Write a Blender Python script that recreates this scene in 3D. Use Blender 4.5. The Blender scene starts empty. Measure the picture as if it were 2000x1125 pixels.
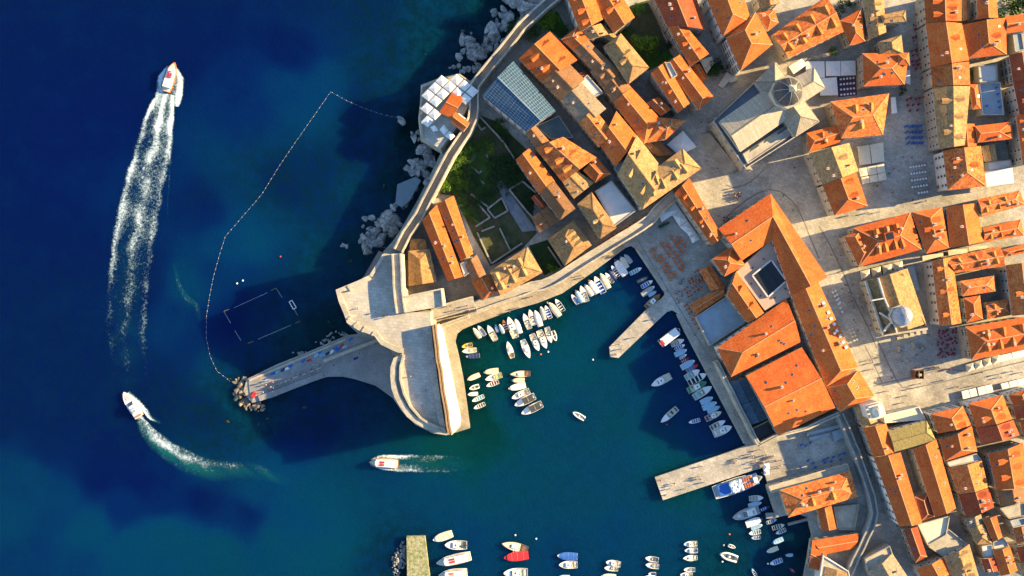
import bpy, bmesh, math, random
import numpy as np
from mathutils import Vector, noise as mnoise
R = math.radians
sc = bpy.context.scene
COL = sc.collection
# ---------------------------------------------------------------- camera, sky, sun, exposure
CAMH = 450.0            # drone height above the water, metres
MPP = 0.2               # metres per photo pixel at sea level (photo 2000 x 1125)
cam = bpy.data.cameras.new('camera'); camo = bpy.data.objects.new('camera', cam); COL.objects.link(camo)
camo.location = (0, 0, CAMH); camo.rotation_euler = (0, 0, 0)
cam.sensor_width = 36; cam.lens = 18 / (200.0 / CAMH); cam.clip_start = 1; cam.clip_end = 3000
sc.camera = camo
SUN_EL, SUN_AZ = R(19.0), math.atan2(0.217, 0.976)      # sun low, to the right and a little up
sdir = Vector((math.cos(SUN_EL) * math.cos(SUN_AZ), math.cos(SUN_EL) * math.sin(SUN_AZ), math.sin(SUN_EL)))
w = bpy.data.worlds.new('World'); sc.world = w; w.use_nodes = True
nt = w.node_tree; nt.nodes.clear()
sky = nt.nodes.new('ShaderNodeTexSky'); sky.sky_type = 'NISHITA'; sky.sun_disc = False
sky.sun_elevation = SUN_EL; sky.sun_rotation = math.pi / 2 - SUN_AZ
sky.air_density = 1.0; sky.dust_density = 0.1; sky.ozone_density = 3.0
bg = nt.nodes.new('ShaderNodeBackground'); bg.inputs[1].default_value = 0.092
wo = nt.nodes.new('ShaderNodeOutputWorld')
nt.links.new(sky.outputs[0], bg.inputs[0]); nt.links.new(bg.outputs[0], wo.inputs[0])
sl = bpy.data.lights.new('sun', 'SUN'); sl.energy = 5.0; sl.angle = R(0.5); sl.color = (1.0, 0.73, 0.35)
so = bpy.data.objects.new('sun', sl); COL.objects.link(so); so.location = (200, 60, 200)
so.rotation_euler = sdir.to_track_quat('Z', 'Y').to_euler()
sc.view_settings.view_transform = 'Standard'; sc.view_settings.look = 'None'
sc.view_settings.gamma = 1.0; sc.view_settings.exposure = 2.0
sc.render.resolution_x = 1024; sc.render.resolution_y = 576
# ---------------------------------------------------------------- pixels to places
REG = {'F': (0, 0, 1.0), 'R1': (780, 0, 5), 'R2': (1180, 0, 5), 'R3': (1580, 0, 4.762), 'R4': (780, 225, 5), 'R5': (1180, 225, 5),
       'R6': (1580, 225, 4.762), 'S1': (620, 430, 5), 'S2': (980, 430, 5), 'S3': (1300, 430, 5), 'S4': (1600, 430, 5),
       'S5': (1180, 640, 5), 'S6': (1580, 640, 4.762), 'S7': (1240, 860, 4.245), 'S8': (1560, 860, 4.2455), 'T1': (420, 640, 4),
       'T2': (860, 580, 4.0167), 'T3': (740, 1000, 4), 'T4': (200, 720, 4.688), 'T5': (180, 100, 3.75), 'T7': (340, 430, 4.1675)}
def px(reg, x, y):
    a = REG[reg]; return (a[0] + x / a[2], a[1] + y / a[2])
def P(p, z=0.0):
    """photo pixel -> point at height z"""
    k = MPP * (CAMH - z) / CAMH
    return Vector(((p[0] - 1000) * k, (562.5 - p[1]) * k, z))
def pts(reg, l):
    return [px(reg, l[i], l[i + 1]) for i in range(0, len(l), 2)]
GZ = 1.6                # level of quays and streets
# ---------------------------------------------------------------- materials
MATS = {}
def mat(name, col, rough=0.85, spec=0.25, var=0.25, scale=0.6, col2=None, fine=6.0, metal=0.0, bump=0.0, objvar=0.0):
    """plain coloured surface with two scales of noise"""
    if name in MATS: return MATS[name]
    m = bpy.data.materials.new(name); m.use_nodes = True; t = m.node_tree; b = t.nodes['Principled BSDF']
    b.inputs['Roughness'].default_value = rough; b.inputs['Specular IOR Level'].default_value = spec; b.inputs['Metallic'].default_value = metal
    c2 = col2 or tuple(c * (1 - var) for c in col)
    geo = t.nodes.new('ShaderNodeNewGeometry')
    n1 = t.nodes.new('ShaderNodeTexNoise'); n1.inputs['Scale'].default_value = scale; n1.inputs['Detail'].default_value = 6; n1.inputs['Roughness'].default_value = 0.65
    n2 = t.nodes.new('ShaderNodeTexNoise'); n2.inputs['Scale'].default_value = fine; n2.inputs['Detail'].default_value = 3
    t.links.new(geo.outputs['Position'], n1.inputs['Vector']); t.links.new(geo.outputs['Position'], n2.inputs['Vector'])
    r = t.nodes.new('ShaderNodeMapRange'); r.inputs[1].default_value = 0.35; r.inputs[2].default_value = 0.65
    t.links.new(n1.outputs[0], r.inputs[0])
    mx = t.nodes.new('ShaderNodeMix'); mx.data_type = 'RGBA'; mx.inputs[6].default_value = (*col, 1); mx.inputs[7].default_value = (*c2, 1)
    t.links.new(r.outputs[0], mx.inputs[0])
    r2 = t.nodes.new('ShaderNodeMapRange'); r2.inputs[1].default_value = 0.3; r2.inputs[2].default_value = 0.7; r2.inputs[3].default_value = 1 - var * 0.6; r2.inputs[4].default_value = 1 + var * 0.4
    t.links.new(n2.outputs[0], r2.inputs[0])
    fac = r2.outputs[0]
    if objvar:
        oi = t.nodes.new('ShaderNodeObjectInfo'); r3 = t.nodes.new('ShaderNodeMapRange'); r3.inputs[3].default_value = 1 - objvar; r3.inputs[4].default_value = 1 + objvar
        t.links.new(oi.outputs['Random'], r3.inputs[0]); mm = t.nodes.new('ShaderNodeMath'); mm.operation = 'MULTIPLY'
        t.links.new(fac, mm.inputs[0]); t.links.new(r3.outputs[0], mm.inputs[1]); fac = mm.outputs[0]
    vm = t.nodes.new('ShaderNodeVectorMath'); vm.operation = 'SCALE'
    t.links.new(mx.outputs[2], vm.inputs[0]); t.links.new(fac, vm.inputs['Scale']); t.links.new(vm.outputs[0], b.inputs['Base Color'])
    if bump:
        bp = t.nodes.new('ShaderNodeBump'); bp.inputs['Strength'].default_value = bump; bp.inputs['Distance'].default_value = 0.4
        t.links.new(n1.outputs[0], bp.inputs['Height']); t.links.new(bp.outputs[0], b.inputs['Normal'])
    MATS[name] = m; return m
def tile_mat(name, c1, c2, patch, bw=0.5, rh=0.42, pscale=0.25, pmix=0.6, mortar=0.6):
    """clay tiles: rows of tiles laid in the roof's own uv (metres) with weathered patches"""
    m = bpy.data.materials.new(name); m.use_nodes = True; t = m.node_tree; b = t.nodes['Principled BSDF']
    b.inputs['Roughness'].default_value = 0.8; b.inputs['Specular IOR Level'].default_value = 0.2
    uv = t.nodes.new('ShaderNodeUVMap'); uv.uv_map = 'uv'
    br = t.nodes.new('ShaderNodeTexBrick'); br.inputs['Scale'].default_value = 1.0; br.inputs['Brick Width'].default_value = bw; br.inputs['Row Height'].default_value = rh
    br.inputs['Mortar Size'].default_value = 0.03; br.inputs['Color1'].default_value = (*c1, 1); br.inputs['Color2'].default_value = (*c2, 1)
    br.inputs['Mortar'].default_value = (*[c * mortar for c in c2], 1); br.offset = 0.5
    t.links.new(uv.outputs[0], br.inputs['Vector'])
    wn = t.nodes.new('ShaderNodeTexNoise'); wn.inputs['Scale'].default_value = pscale; wn.inputs['Detail'].default_value = 8; wn.inputs['Roughness'].default_value = 0.7
    geo = t.nodes.new('ShaderNodeNewGeometry'); t.links.new(geo.outputs['Position'], wn.inputs['Vector'])
    r = t.nodes.new('ShaderNodeMapRange'); r.inputs[1].default_value = 0.45; r.inputs[2].default_value = 0.72; r.inputs[4].default_value = pmix
    t.links.new(wn.outputs[0], r.inputs[0])
    mx = t.nodes.new('ShaderNodeMix'); mx.data_type = 'RGBA'; mx.inputs[7].default_value = (*patch, 1)
    t.links.new(r.outputs[0], mx.inputs[0]); t.links.new(br.outputs['Color'], mx.inputs[6])
    # single darker / lighter tiles
    n2 = t.nodes.new('ShaderNodeTexNoise'); n2.inputs['Scale'].default_value = 1.6; n2.inputs['Detail'].default_value = 5; n2.inputs['Roughness'].default_value = 0.8
    t.links.new(uv.outputs[0], n2.inputs['Vector'])
    r2 = t.nodes.new('ShaderNodeMapRange'); r2.inputs[1].default_value = 0.3; r2.inputs[2].default_value = 0.7; r2.inputs[3].default_value = 0.6; r2.inputs[4].default_value = 1.28
    t.links.new(n2.outputs[0], r2.inputs[0])
    oi = t.nodes.new('ShaderNodeObjectInfo'); r3 = t.nodes.new('ShaderNodeMapRange'); r3.inputs[3].default_value = 0.75; r3.inputs[4].default_value = 1.15
    t.links.new(oi.outputs['Random'], r3.inputs[0])
    mm = t.nodes.new('ShaderNodeMath'); mm.operation = 'MULTIPLY'; t.links.new(r2.outputs[0], mm.inputs[0]); t.links.new(r3.outputs[0], mm.inputs[1])
    vm = t.nodes.new('ShaderNodeVectorMath'); vm.operation = 'SCALE'
    t.links.new(mx.outputs[2], vm.inputs[0]); t.links.new(mm.outputs[0], vm.inputs['Scale']); t.links.new(vm.outputs[0], b.inputs['Base Color'])
    wv = t.nodes.new('ShaderNodeTexWave'); wv.wave_type = 'BANDS'; wv.bands_direction = 'X'; wv.inputs['Scale'].default_value = 1.1; wv.inputs['Distortion'].default_value = 0.4
    t.links.new(uv.outputs[0], wv.inputs['Vector'])
    bp = t.nodes.new('ShaderNodeBump'); bp.inputs['Strength'].default_value = 0.35; bp.inputs['Distance'].default_value = 0.08
    t.links.new(wv.outputs[0], bp.inputs['Height']); t.links.new(bp.outputs[0], b.inputs['Normal'])
    MATS[name] = m; return m
TILE = {
 'o': tile_mat('tile_orange', (0.69, 0.142, 0.025), (0.53, 0.094, 0.018), (0.66, 0.21, 0.046)),
 'r': tile_mat('tile_red', (0.46, 0.085, 0.026), (0.34, 0.058, 0.02), (0.46, 0.14, 0.05)),
 'm': tile_mat('tile_mottled', (0.70, 0.20, 0.04), (0.42, 0.07, 0.02), (0.62, 0.27, 0.075), bw=0.8, rh=0.6, pscale=0.35, pmix=0.7),
 'y': tile_mat('tile_weathered', (0.47, 0.26, 0.10), (0.29, 0.15, 0.06), (0.50, 0.33, 0.14), bw=0.8, rh=0.6, pscale=0.4, pmix=0.6),
 'b': tile_mat('tile_brown', (0.32, 0.15, 0.06), (0.23, 0.10, 0.045), (0.34, 0.2, 0.09), pscale=0.3),
 'g': tile_mat('tile_grey', (0.33, 0.25, 0.16), (0.22, 0.165, 0.11), (0.37, 0.28, 0.17), bw=0.7, rh=0.9),
 'v': tile_mat('tile_olive', (0.33, 0.25, 0.08), (0.22, 0.17, 0.06), (0.3, 0.24, 0.1), bw=0.35, rh=1.2, pscale=0.8),
 's': tile_mat('slate_glass', (0.03, 0.085, 0.15), (0.02, 0.06, 0.115), (0.05, 0.12, 0.19), bw=1.3, rh=0.95, pscale=0.15, pmix=0.4, mortar=1.0),
 'n': tile_mat('stone_tile', (0.44, 0.37, 0.27), (0.34, 0.29, 0.22), (0.27, 0.23, 0.18), bw=0.9, rh=9.0, pscale=0.3, pmix=0.5, mortar=0.45),
 'l': tile_mat('shaded_lead_sheet', (0.12, 0.13, 0.15), (0.085, 0.095, 0.115), (0.2, 0.2, 0.2), bw=0.9, rh=6.0, pscale=0.3, pmix=0.6, mortar=1.6),  # lead darkened and blued to stand for shade on the cathedral aisles
 'd': tile_mat('dark_slate', (0.05, 0.09, 0.125), (0.035, 0.065, 0.095), (0.09, 0.14, 0.17), bw=0.6, rh=0.9, pscale=0.5),
}
for k, v in (('s', (0.28, 0.36, 0.42)),):
    for n in TILE[k].node_tree.nodes:
        if n.type == 'TEX_BRICK': n.inputs['Mortar'].default_value = (*v, 1); n.inputs['Mortar Size'].default_value = 0.045; n.offset = 0.0
M = {
 'stone': mat('limestone', (0.46, 0.40, 0.30), scale=0.3, var=0.3, fine=2.5, bump=0.15),
 'pave': mat('paving', (0.46, 0.42, 0.35), scale=0.12, var=0.34, fine=1.6, rough=0.6, bump=0.1),
 'quay': mat('quay_stone', (0.40, 0.34, 0.25), scale=0.25, var=0.3, fine=2.0, bump=0.15),
 'wall': mat('house_wall', (0.40, 0.345, 0.27), scale=0.5, var=0.3, objvar=0.18),
 'plaster': mat('white_plaster', (0.62, 0.58, 0.52), scale=0.4, var=0.2, objvar=0.08),
 'eave': mat('eave_stone', (0.58, 0.46, 0.34), var=0.2),
 'cap': mat('ridge_clay', (0.60, 0.31, 0.15), var=0.3, scale=2),
 'fort': mat('fort_stone', (0.50, 0.44, 0.34), scale=0.2, var=0.25, fine=1.5, bump=0.2),
 'fortwalk': mat('fort_paving', (0.46, 0.42, 0.35), scale=0.2, var=0.2, fine=2.2, rough=0.7),
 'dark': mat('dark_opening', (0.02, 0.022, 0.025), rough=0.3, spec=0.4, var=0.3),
 'glass': mat('window_glass', (0.04, 0.06, 0.08), rough=0.15, spec=0.5, var=0.3),
 'shutter': mat('green_shutter', (0.03, 0.08, 0.05), var=0.3),
 'white': mat('white_paint', (0.72, 0.71, 0.68), rough=0.45, var=0.08, scale=1.5),
 'cream': mat('cream_canvas', (0.62, 0.56, 0.42), rough=0.9, var=0.12, scale=0.8),
 'sail': mat('white_canvas', (0.70, 0.69, 0.66), rough=0.9, var=0.12, scale=0.8),
 'pink': mat('pink_terrace', (0.50, 0.33, 0.24), var=0.15, scale=0.3),
 'paleroof': mat('pale_roof', (0.55, 0.52, 0.47), var=0.2, scale=0.3),
 'teal': mat('teal_roof', (0.08, 0.16, 0.2), var=0.3, scale=0.4),
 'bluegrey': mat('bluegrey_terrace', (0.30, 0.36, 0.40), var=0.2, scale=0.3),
 'purple': mat('purple_carpet', (0.10, 0.055, 0.12), var=0.15, scale=0.5),
 'wood': mat('varnished_wood', (0.30, 0.14, 0.05), var=0.35, scale=3, rough=0.5),
 'grass': mat('grass', (0.045, 0.115, 0.016), var=0.5, scale=0.35, col2=(0.05, 0.06, 0.018), fine=3),
 'lawn': mat('lawn', (0.045, 0.13, 0.016), var=0.4, scale=0.6, fine=4),
 'dirt': mat('dry_earth', (0.10, 0.085, 0.045), var=0.4, scale=0.3, col2=(0.028, 0.05, 0.012), fine=2.5),
 'rock': mat('sea_rock', (0.36, 0.355, 0.34), scale=0.7, var=0.5, col2=(0.14, 0.14, 0.135), fine=3, bump=0.9, objvar=0.2),
 'rock_sub': mat('weedy_rock', (0.035, 0.042, 0.03), scale=0.6, var=0.5, fine=3, bump=0.7, objvar=0.3),
 'rope': mat('rope', (0.6, 0.58, 0.52), var=0.2),
 'metal': mat('grey_metal', (0.4, 0.4, 0.4), rough=0.4, var=0.15, metal=0.3),
 'black': mat('black_plastic', (0.02, 0.02, 0.022), rough=0.5, var=0.2),
}
def slabs(m, w_, h_, rot, mort=.72):
    # joints of stone slabs over the plain stone
    t = m.node_tree; b = t.nodes['Principled BSDF']; src = b.inputs['Base Color'].links[0].from_socket
    g = t.nodes.new('ShaderNodeNewGeometry'); mp = t.nodes.new('ShaderNodeMapping'); mp.inputs['Rotation'].default_value = (0, 0, rot); t.links.new(g.outputs['Position'], mp.inputs['Vector'])
    br = t.nodes.new('ShaderNodeTexBrick'); br.inputs['Scale'].default_value = 1; br.inputs['Brick Width'].default_value = w_; br.inputs['Row Height'].default_value = h_; br.inputs['Mortar Size'].default_value = .05
    br.inputs['Color1'].default_value = (1.08, 1.08, 1.08, 1); br.inputs['Color2'].default_value = (.86, .86, .86, 1); br.inputs['Mortar'].default_value = (mort, mort, mort, 1); t.links.new(mp.outputs[0], br.inputs['Vector'])
    n = t.nodes.new('ShaderNodeTexNoise'); n.inputs['Scale'].default_value = .045; n.inputs['Detail'].default_value = 5; t.links.new(g.outputs['Position'], n.inputs['Vector'])
    r = t.nodes.new('ShaderNodeMapRange'); r.inputs[1].default_value = .35; r.inputs[2].default_value = .65; r.inputs[3].default_value = .78; r.inputs[4].default_value = 1.12; t.links.new(n.outputs[0], r.inputs[0])
    x = t.nodes.new('ShaderNodeVectorMath'); x.operation = 'MULTIPLY'; t.links.new(src, x.inputs[0]); t.links.new(br.outputs['Color'], x.inputs[1])
    y = t.nodes.new('ShaderNodeVectorMath'); y.operation = 'SCALE'; t.links.new(x.outputs[0], y.inputs[0]); t.links.new(r.outputs[0], y.inputs['Scale']); t.links.new(y.outputs[0], b.inputs['Base Color'])
slabs(M['pave'], 1.6, 1.0, .25); slabs(M['quay'], 2.2, 1.3, .55, .6); slabs(M['fortwalk'], 1.8, 1.2, .1, .7); slabs(M['fort'], 2.4, 1.4, .6, .7)
def col_mat(name, rgb, rough=0.6, var=0.15):
    return mat('paint_' + name, rgb, rough=rough, var=var, scale=1.2)
CM = {'w': M['white'], 'c': M['cream'], 'b': col_mat('blue', (0.03, 0.12, 0.42)), 'l': col_mat('lightblue', (0.28, 0.45, 0.58)), 't': col_mat('turquoise', (0.08, 0.42, 0.5)),
      'n': col_mat('navy', (0.015, 0.03, 0.12)), 'k': M['black'], 'g': col_mat('grey', (0.34, 0.35, 0.36)), 'd': col_mat('charcoal', (0.06, 0.065, 0.07)), 'r': col_mat('red', (0.5, 0.03, 0.035)),
      'm': col_mat('maroon', (0.22, 0.02, 0.06)), 'y': col_mat('yellow', (0.7, 0.42, 0.03)), 'e': col_mat('green', (0.06, 0.2, 0.12)), 'o': col_mat('orange', (0.65, 0.16, 0.03)), 'a': M['wood'], 'p': col_mat('lime', (0.5, 0.55, 0.1))}
CNAME = {'w': 'white', 'c': 'cream', 'b': 'blue', 'l': 'light blue', 't': 'turquoise', 'n': 'navy', 'k': 'black', 'g': 'grey', 'd': 'charcoal', 'r': 'red', 'm': 'maroon', 'y': 'yellow', 'e': 'green', 'o': 'orange', 'a': 'wooden', 'p': 'lime green'}
# ---------------------------------------------------------------- object helpers
def tag(o, label=None, cat=None, group=None, kind=None):
    if label: o['label'] = label
    if cat: o['category'] = cat
    if group: o['group'] = group
    if kind: o['kind'] = kind
    return o
def empty(name, loc, rz=0.0):
    o = bpy.data.objects.new(name, None); o.empty_display_size = 0.5; COL.objects.link(o); o.location = loc; o.rotation_euler = (0, 0, rz); return o
def link(name, me, parent=None, loc=(0, 0, 0), rz=0.0, scale=None):
    o = bpy.data.objects.new(name, me); COL.objects.link(o)
    o.location = loc; o.rotation_euler = (0, 0, rz)
    if scale: o.scale = scale
    if parent: o.parent = parent
    return o
class MB:
    """collects faces in world space; build() makes one mesh object"""
    def __init__(s): s.v = []; s.f = []; s.m = []; s.uv = []
    def face(s, p, m=0, uv=None):
        i = len(s.v); s.v += [tuple(q) for q in p]; s.f.append(tuple(range(i, i + len(p)))); s.m.append(m)
        s.uv += uv if uv else [(0, 0)] * len(p)
    def box(s, c, sx, sy, sz, rz=0.0, m=0, taper=1.0, mtop=None):
        """box standing on point c"""
        ca, sa = math.cos(rz), math.sin(rz)
        def q(x, y, z): return (c[0] + x * ca - y * sa, c[1] + x * sa + y * ca, c[2] + z)
        b = [q(x * sx / 2, y * sy / 2, 0) for x, y in ((-1, -1), (1, -1), (1, 1), (-1, 1))]
        t = [q(x * sx / 2 * taper, y * sy / 2 * taper, sz) for x, y in ((-1, -1), (1, -1), (1, 1), (-1, 1))]
        for i in range(4): s.face([b[i], b[(i + 1) % 4], t[(i + 1) % 4], t[i]], m)
        s.face(t, m if mtop is None else mtop); s.face(b[::-1], m)
    def bar(s, a, b, wd, ht, m=0):
        """beam from a to b, centred, with its top at +ht"""
        a = Vector(a); b = Vector(b); d = b - a; n = Vector((-d.y, d.x, 0))
        if n.length < 1e-6: n = Vector((1, 0, 0))
        n = n.normalized() * wd / 2; u = Vector((0, 0, ht))
        A = [a - n, a + n, a + n + u, a - n + u]; B = [b - n, b + n, b + n + u, b - n + u]
        for i in range(4): s.face([A[i], B[i], B[(i + 1) % 4], A[(i + 1) % 4]], m)
        s.face(A[::-1], m); s.face(B, m)
    def prism(s, top, z0, m=0, mtop=None, batter=0.0):
        """vertical (or battered) sides below a polygon of world points, down to z0"""
        n = len(top); c = sum((Vector(t) for t in top), Vector()) / n
        bot = []
        for i, t in enumerate(top):
            t = Vector(t); o = Vector((0, 0, 0))
            if batter:
                a = Vector(top[i - 1]); b = Vector(top[(i + 1) % n]); e = (b - a); nn = Vector((e.y, -e.x, 0)).normalized()
                if area2(top) < 0: nn = -nn
                o = nn * batter
            bot.append(Vector((t.x + o.x, t.y + o.y, z0)))
        for i in range(n): s.face([top[i], top[(i + 1) % n], bot[(i + 1) % n], bot[i]], m)
        s.face(top, m if mtop is None else mtop)
    def build(s, name, mats, parent=None, smooth=False, merge=False):
        me = bpy.data.meshes.new(name)
        off = Vector(parent.location) if parent else Vector((0, 0, 0))
        if parent and parent.parent: off = off + Vector(parent.parent.location)
        me.from_pydata([(v[0] - off.x, v[1] - off.y, v[2] - off.z) for v in s.v], [], s.f)
        for m in (mats if isinstance(mats, (list, tuple)) else [mats]): me.materials.append(m)
        me.polygons.foreach_set('material_index', s.m)
        ul = me.uv_layers.new(name='uv'); ul.data.foreach_set('uv', [c for u in s.uv for c in u])
        bm = bmesh.new(); bm.from_mesh(me)
        if merge or smooth: bmesh.ops.remove_doubles(bm, verts=bm.verts, dist=1e-4)
        bmesh.ops.recalc_face_normals(bm, faces=bm.faces) if (merge or smooth) else None
        bm.to_mesh(me); bm.free()
        if smooth: me.polygons.foreach_set('use_smooth', [True] * len(me.polygons))
        me.update()
        return link(name, me, parent)
def area2(p):
    return sum(p[i][0] * p[(i + 1) % len(p)][1] - p[(i + 1) % len(p)][0] * p[i][1] for i in range(len(p)))
def lerp(a, b, t): return Vector(a) + (Vector(b) - Vector(a)) * t
def inside(poly, x, y):
    r = False; n = len(poly); j = n - 1
    for i in range(n):
        xi, yi, xj, yj = poly[i][0], poly[i][1], poly[j][0], poly[j][1]
        if (yi > y) != (yj > y) and x < (xj - xi) * (y - yi) / (yj - yi) + xi: r = not r
        j = i
    return r
# ================================================================ THE SETTING
rng = random.Random(7)
LAND = [(1098, -90), (1052, -20), (1018, 30), (985, 75), (952, 118), (932, 150), (917, 158), (898, 143), (858, 152), (822, 166), (818, 240), (824, 271), (862, 296), (846, 330),
        (815, 392), (784, 446), (768, 470), (748, 492), (712, 539), (700, 550), (656, 566), (666, 600), (680, 634), (700, 652), (677, 655), (600, 688), (540, 712), (482, 740), (475, 765), (492, 787), (530, 777), (580, 757),
        (625, 740), (640, 736), (670, 733), (695, 739), (732, 752), (767, 777), (786, 805), (812, 830), (845, 846), (872, 850), (918, 836), (912, 790), (905, 740), (895, 690), (889, 668), (893, 652), (904, 643), (925, 634), (1000, 606), (1050, 592), (1098, 573),
        (1160, 530), (1222, 484), (1233, 480), (1242, 486), (1297, 568), (1298, 576), (1292, 583), (1262, 605), (1190, 678), (1192, 697), (1208, 699), (1270, 640), (1303, 609), (1313, 606), (1322, 611), (1338, 645), (1454, 864),
        (1457, 870), (1426, 882), (1279, 932), (1295, 977), (1470, 919), (1490, 914), (1500, 945), (1496, 951), (1516, 1011), (1537, 1006), (1560, 1004), (1577, 1011), (1586, 1046), (1570, 1125), (1555, 1215), (2120, 1215), (2120, -90)]
lp = [P(p, GZ) for p in LAND]
mb = MB(); mb.prism(lp, -9.0, m=1, mtop=0)
tag(mb.build('pavement', [M['pave'], M['quay']]), kind='structure')
LANDW = [(p.x, p.y) for p in lp]
# old jetty at the foot of the picture
# lighter quay strip and drain lines --------------------------------------------
def sheet(name, regs, z, m, kind='structure', **k):
    mb = MB(); mb.face([P(p, z) for p in regs]); o = mb.build(name, m); tag(o, kind=kind, **k); return o
sheet('quay', [(889, 668), (893, 652), (904, 643), (925, 634), (1000, 606), (1050, 592), (1098, 573), (1160, 530), (1222, 484), (1212, 470), (1150, 512), (1085, 557), (1040, 575), (960, 602), (900, 626), (872, 640), (868, 690), (880, 760), (890, 845), (918, 836), (905, 740)], GZ + 0.004, M['quay'])
def band(name, line, wd, z, m, kind='structure'):
    mb = MB(); w_ = [P(p, z) for p in line]
    for i in range(len(w_) - 1):
        a, b = w_[i], w_[i + 1]; d = (b - a).normalized(); n = Vector((-d.y, d.x, 0)) * wd / 2
        mb.face([a - n, b - n, b + n, a + n])
    return tag(mb.build(name, m), kind=kind)
gut = mat('gutter_stone', (0.2, 0.18, 0.155), var=0.25)
band('drain_channel', pts('R5', [1190, 1010, 1270, 920, 1400, 820, 1500, 760, 1620, 725, 1720, 745, 1830, 830, 1890, 910, 1960, 1060, 2010, 1190, 2100, 1400]), 0.5, GZ + 0.006, gut)
band('drain_channel', pts('R5', [1190, 680, 1260, 710, 1370, 685, 1480, 610, 1560, 530]), 0.45, GZ + 0.006, gut)
band('drain_channel', pts('S4', [0, 60, 100, 230, 230, 500, 330, 750, 480, 1050, 560, 1250]), 0.45, GZ + 0.006, gut)
band('drain_channel', pts('S6', [520, 165, 600, 330, 680, 510]), 0.45, GZ + 0.006, gut)
band('drain_channel', pts('S6', [640, 120, 720, 300, 820, 500, 870, 555, 960, 565, 1300, 490, 1600, 410, 2050, 300]), 0.5, GZ + 0.006, gut)
band('drain_channel', pts('S6', [620, 530, 940, 465, 1260, 380, 1480, 410]), 0.4, GZ + 0.008, gut)
band('quay_edge', [(1242, 486), (1297, 568)], 0.8, GZ + 0.005, M['stone'])
band('quay_edge', [(1322, 613), (1338, 647), (1454, 866)], 0.8, GZ + 0.005, M['stone'])
band('quay_edge', [(1246, 470), (1380, 690)], 0.3, GZ + 0.006, gut)
# seabed and water --------------------------------------------------------------
CT = [(300, 950, 9), (390, 985, 9), (200, 920, 9), (470, 1005, 8.6), (0, 0, 9), (200, 0, 9), (400, 0, 9), (600, 0, 8.5), (720, 20, 8.3), (850, 20, 6), (960, 20, 3.5), (1040, -40, 2), (0, 200, 9), (200, 200, 9), (400, 100, 9), (560, 90, 9), (640, 60, 7.8), (740, 100, 7.3), (850, 90, 4.5), (900, 60, 4),
      (480, 180, 8.2), (560, 180, 7), (640, 170, 6.4), (600, 240, 6.5), (500, 240, 7.8), (540, 270, 6.8), (700, 190, 7.8), (760, 220, 5.8), (800, 240, 2.5), (700, 300, 7.3), (600, 320, 8), (560, 350, 8.6), (450, 320, 7), (480, 370, 6.9), (520, 420, 6.3), (500, 480, 6), (440, 480, 6.5), (400, 400, 8.7), (640, 420, 7.6), (720, 380, 5.5), (760, 350, 3.5), (690, 470, 4), (620, 520, 5),
      (560, 520, 7), (480, 540, 7.3), (420, 560, 7.5), (360, 580, 6.2), (330, 620, 7.6), (280, 560, 9), (380, 640, 8), (450, 620, 8.7), (520, 610, 7.2), (600, 600, 5.5), (630, 650, 3.5), (560, 670, 4.2), (480, 690, 7), (430, 720, 6.5), (450, 770, 4), (500, 810, 4.5), (400, 800, 8.8),
      (100, 500, 9), (0, 500, 9), (150, 700, 9), (300, 760, 9), (0, 800, 9), (120, 850, 8.9), (250, 880, 9), (330, 930, 8.4), (60, 930, 6.7), (20, 1000, 6.3), (120, 980, 6.8), (250, 1000, 8), (330, 1010, 8.5), (180, 1040, 5.9), (60, 1080, 7.2), (150, 1110, 6.9), (260, 1080, 5.7), (330, 1050, 5.1), (420, 1080, 5), (440, 1020, 7.8), (520, 1060, 5.3), (480, 960, 6.4), (400, 900, 6.4), (420, 850, 7.2), (540, 900, 6.2), (560, 1000, 6), (620, 960, 5.4), (640, 1080, 5), (690, 1040, 5), (560, 850, 7.8), (620, 820, 8.4), (660, 780, 6.5), (720, 800, 5.5), (700, 870, 5.6),
      (780, 860, 4.2), (840, 880, 3.8), (900, 870, 3.6), (760, 930, 6), (850, 950, 5.6), (730, 1000, 5.6), (740, 1080, 7.2), (720, 1120, 6.3), (780, 1120, 3), (850, 1020, 6), (900, 1060, 6.4), (960, 940, 5.1), (1050, 900, 5.1), (1020, 1020, 5.7), (1100, 1080, 6.5), (1150, 980, 5.5), (1200, 900, 5.5), (1200, 1060, 6.2), (1300, 1040, 5.7), (1280, 860, 4.7), (1330, 960, 4.2), (1400, 1020, 5.1), (1430, 1080, 4.5), (1500, 1060, 6), (1540, 1080, 4),
      (905, 680, 3), (920, 740, 3), (930, 800, 3), (940, 830, 3.2), (960, 660, 3.6), (980, 740, 4.2), (1000, 680, 4.2), (1050, 640, 4.7), (1000, 800, 5.1), (1060, 740, 4.7), (1120, 700, 4.7), (1100, 800, 5.5), (1150, 620, 5.2), (1200, 560, 6.4), (1240, 520, 6.6), (1100, 600, 3.6), (1160, 545, 4.6), (1180, 740, 4.9), (1240, 780, 5.7), (1300, 700, 6.7), (1380, 800, 6.7), (1200, 840, 4.9), (1420, 900, 6.2), (940, 640, 3), (880, 900, 4.2)]
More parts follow.
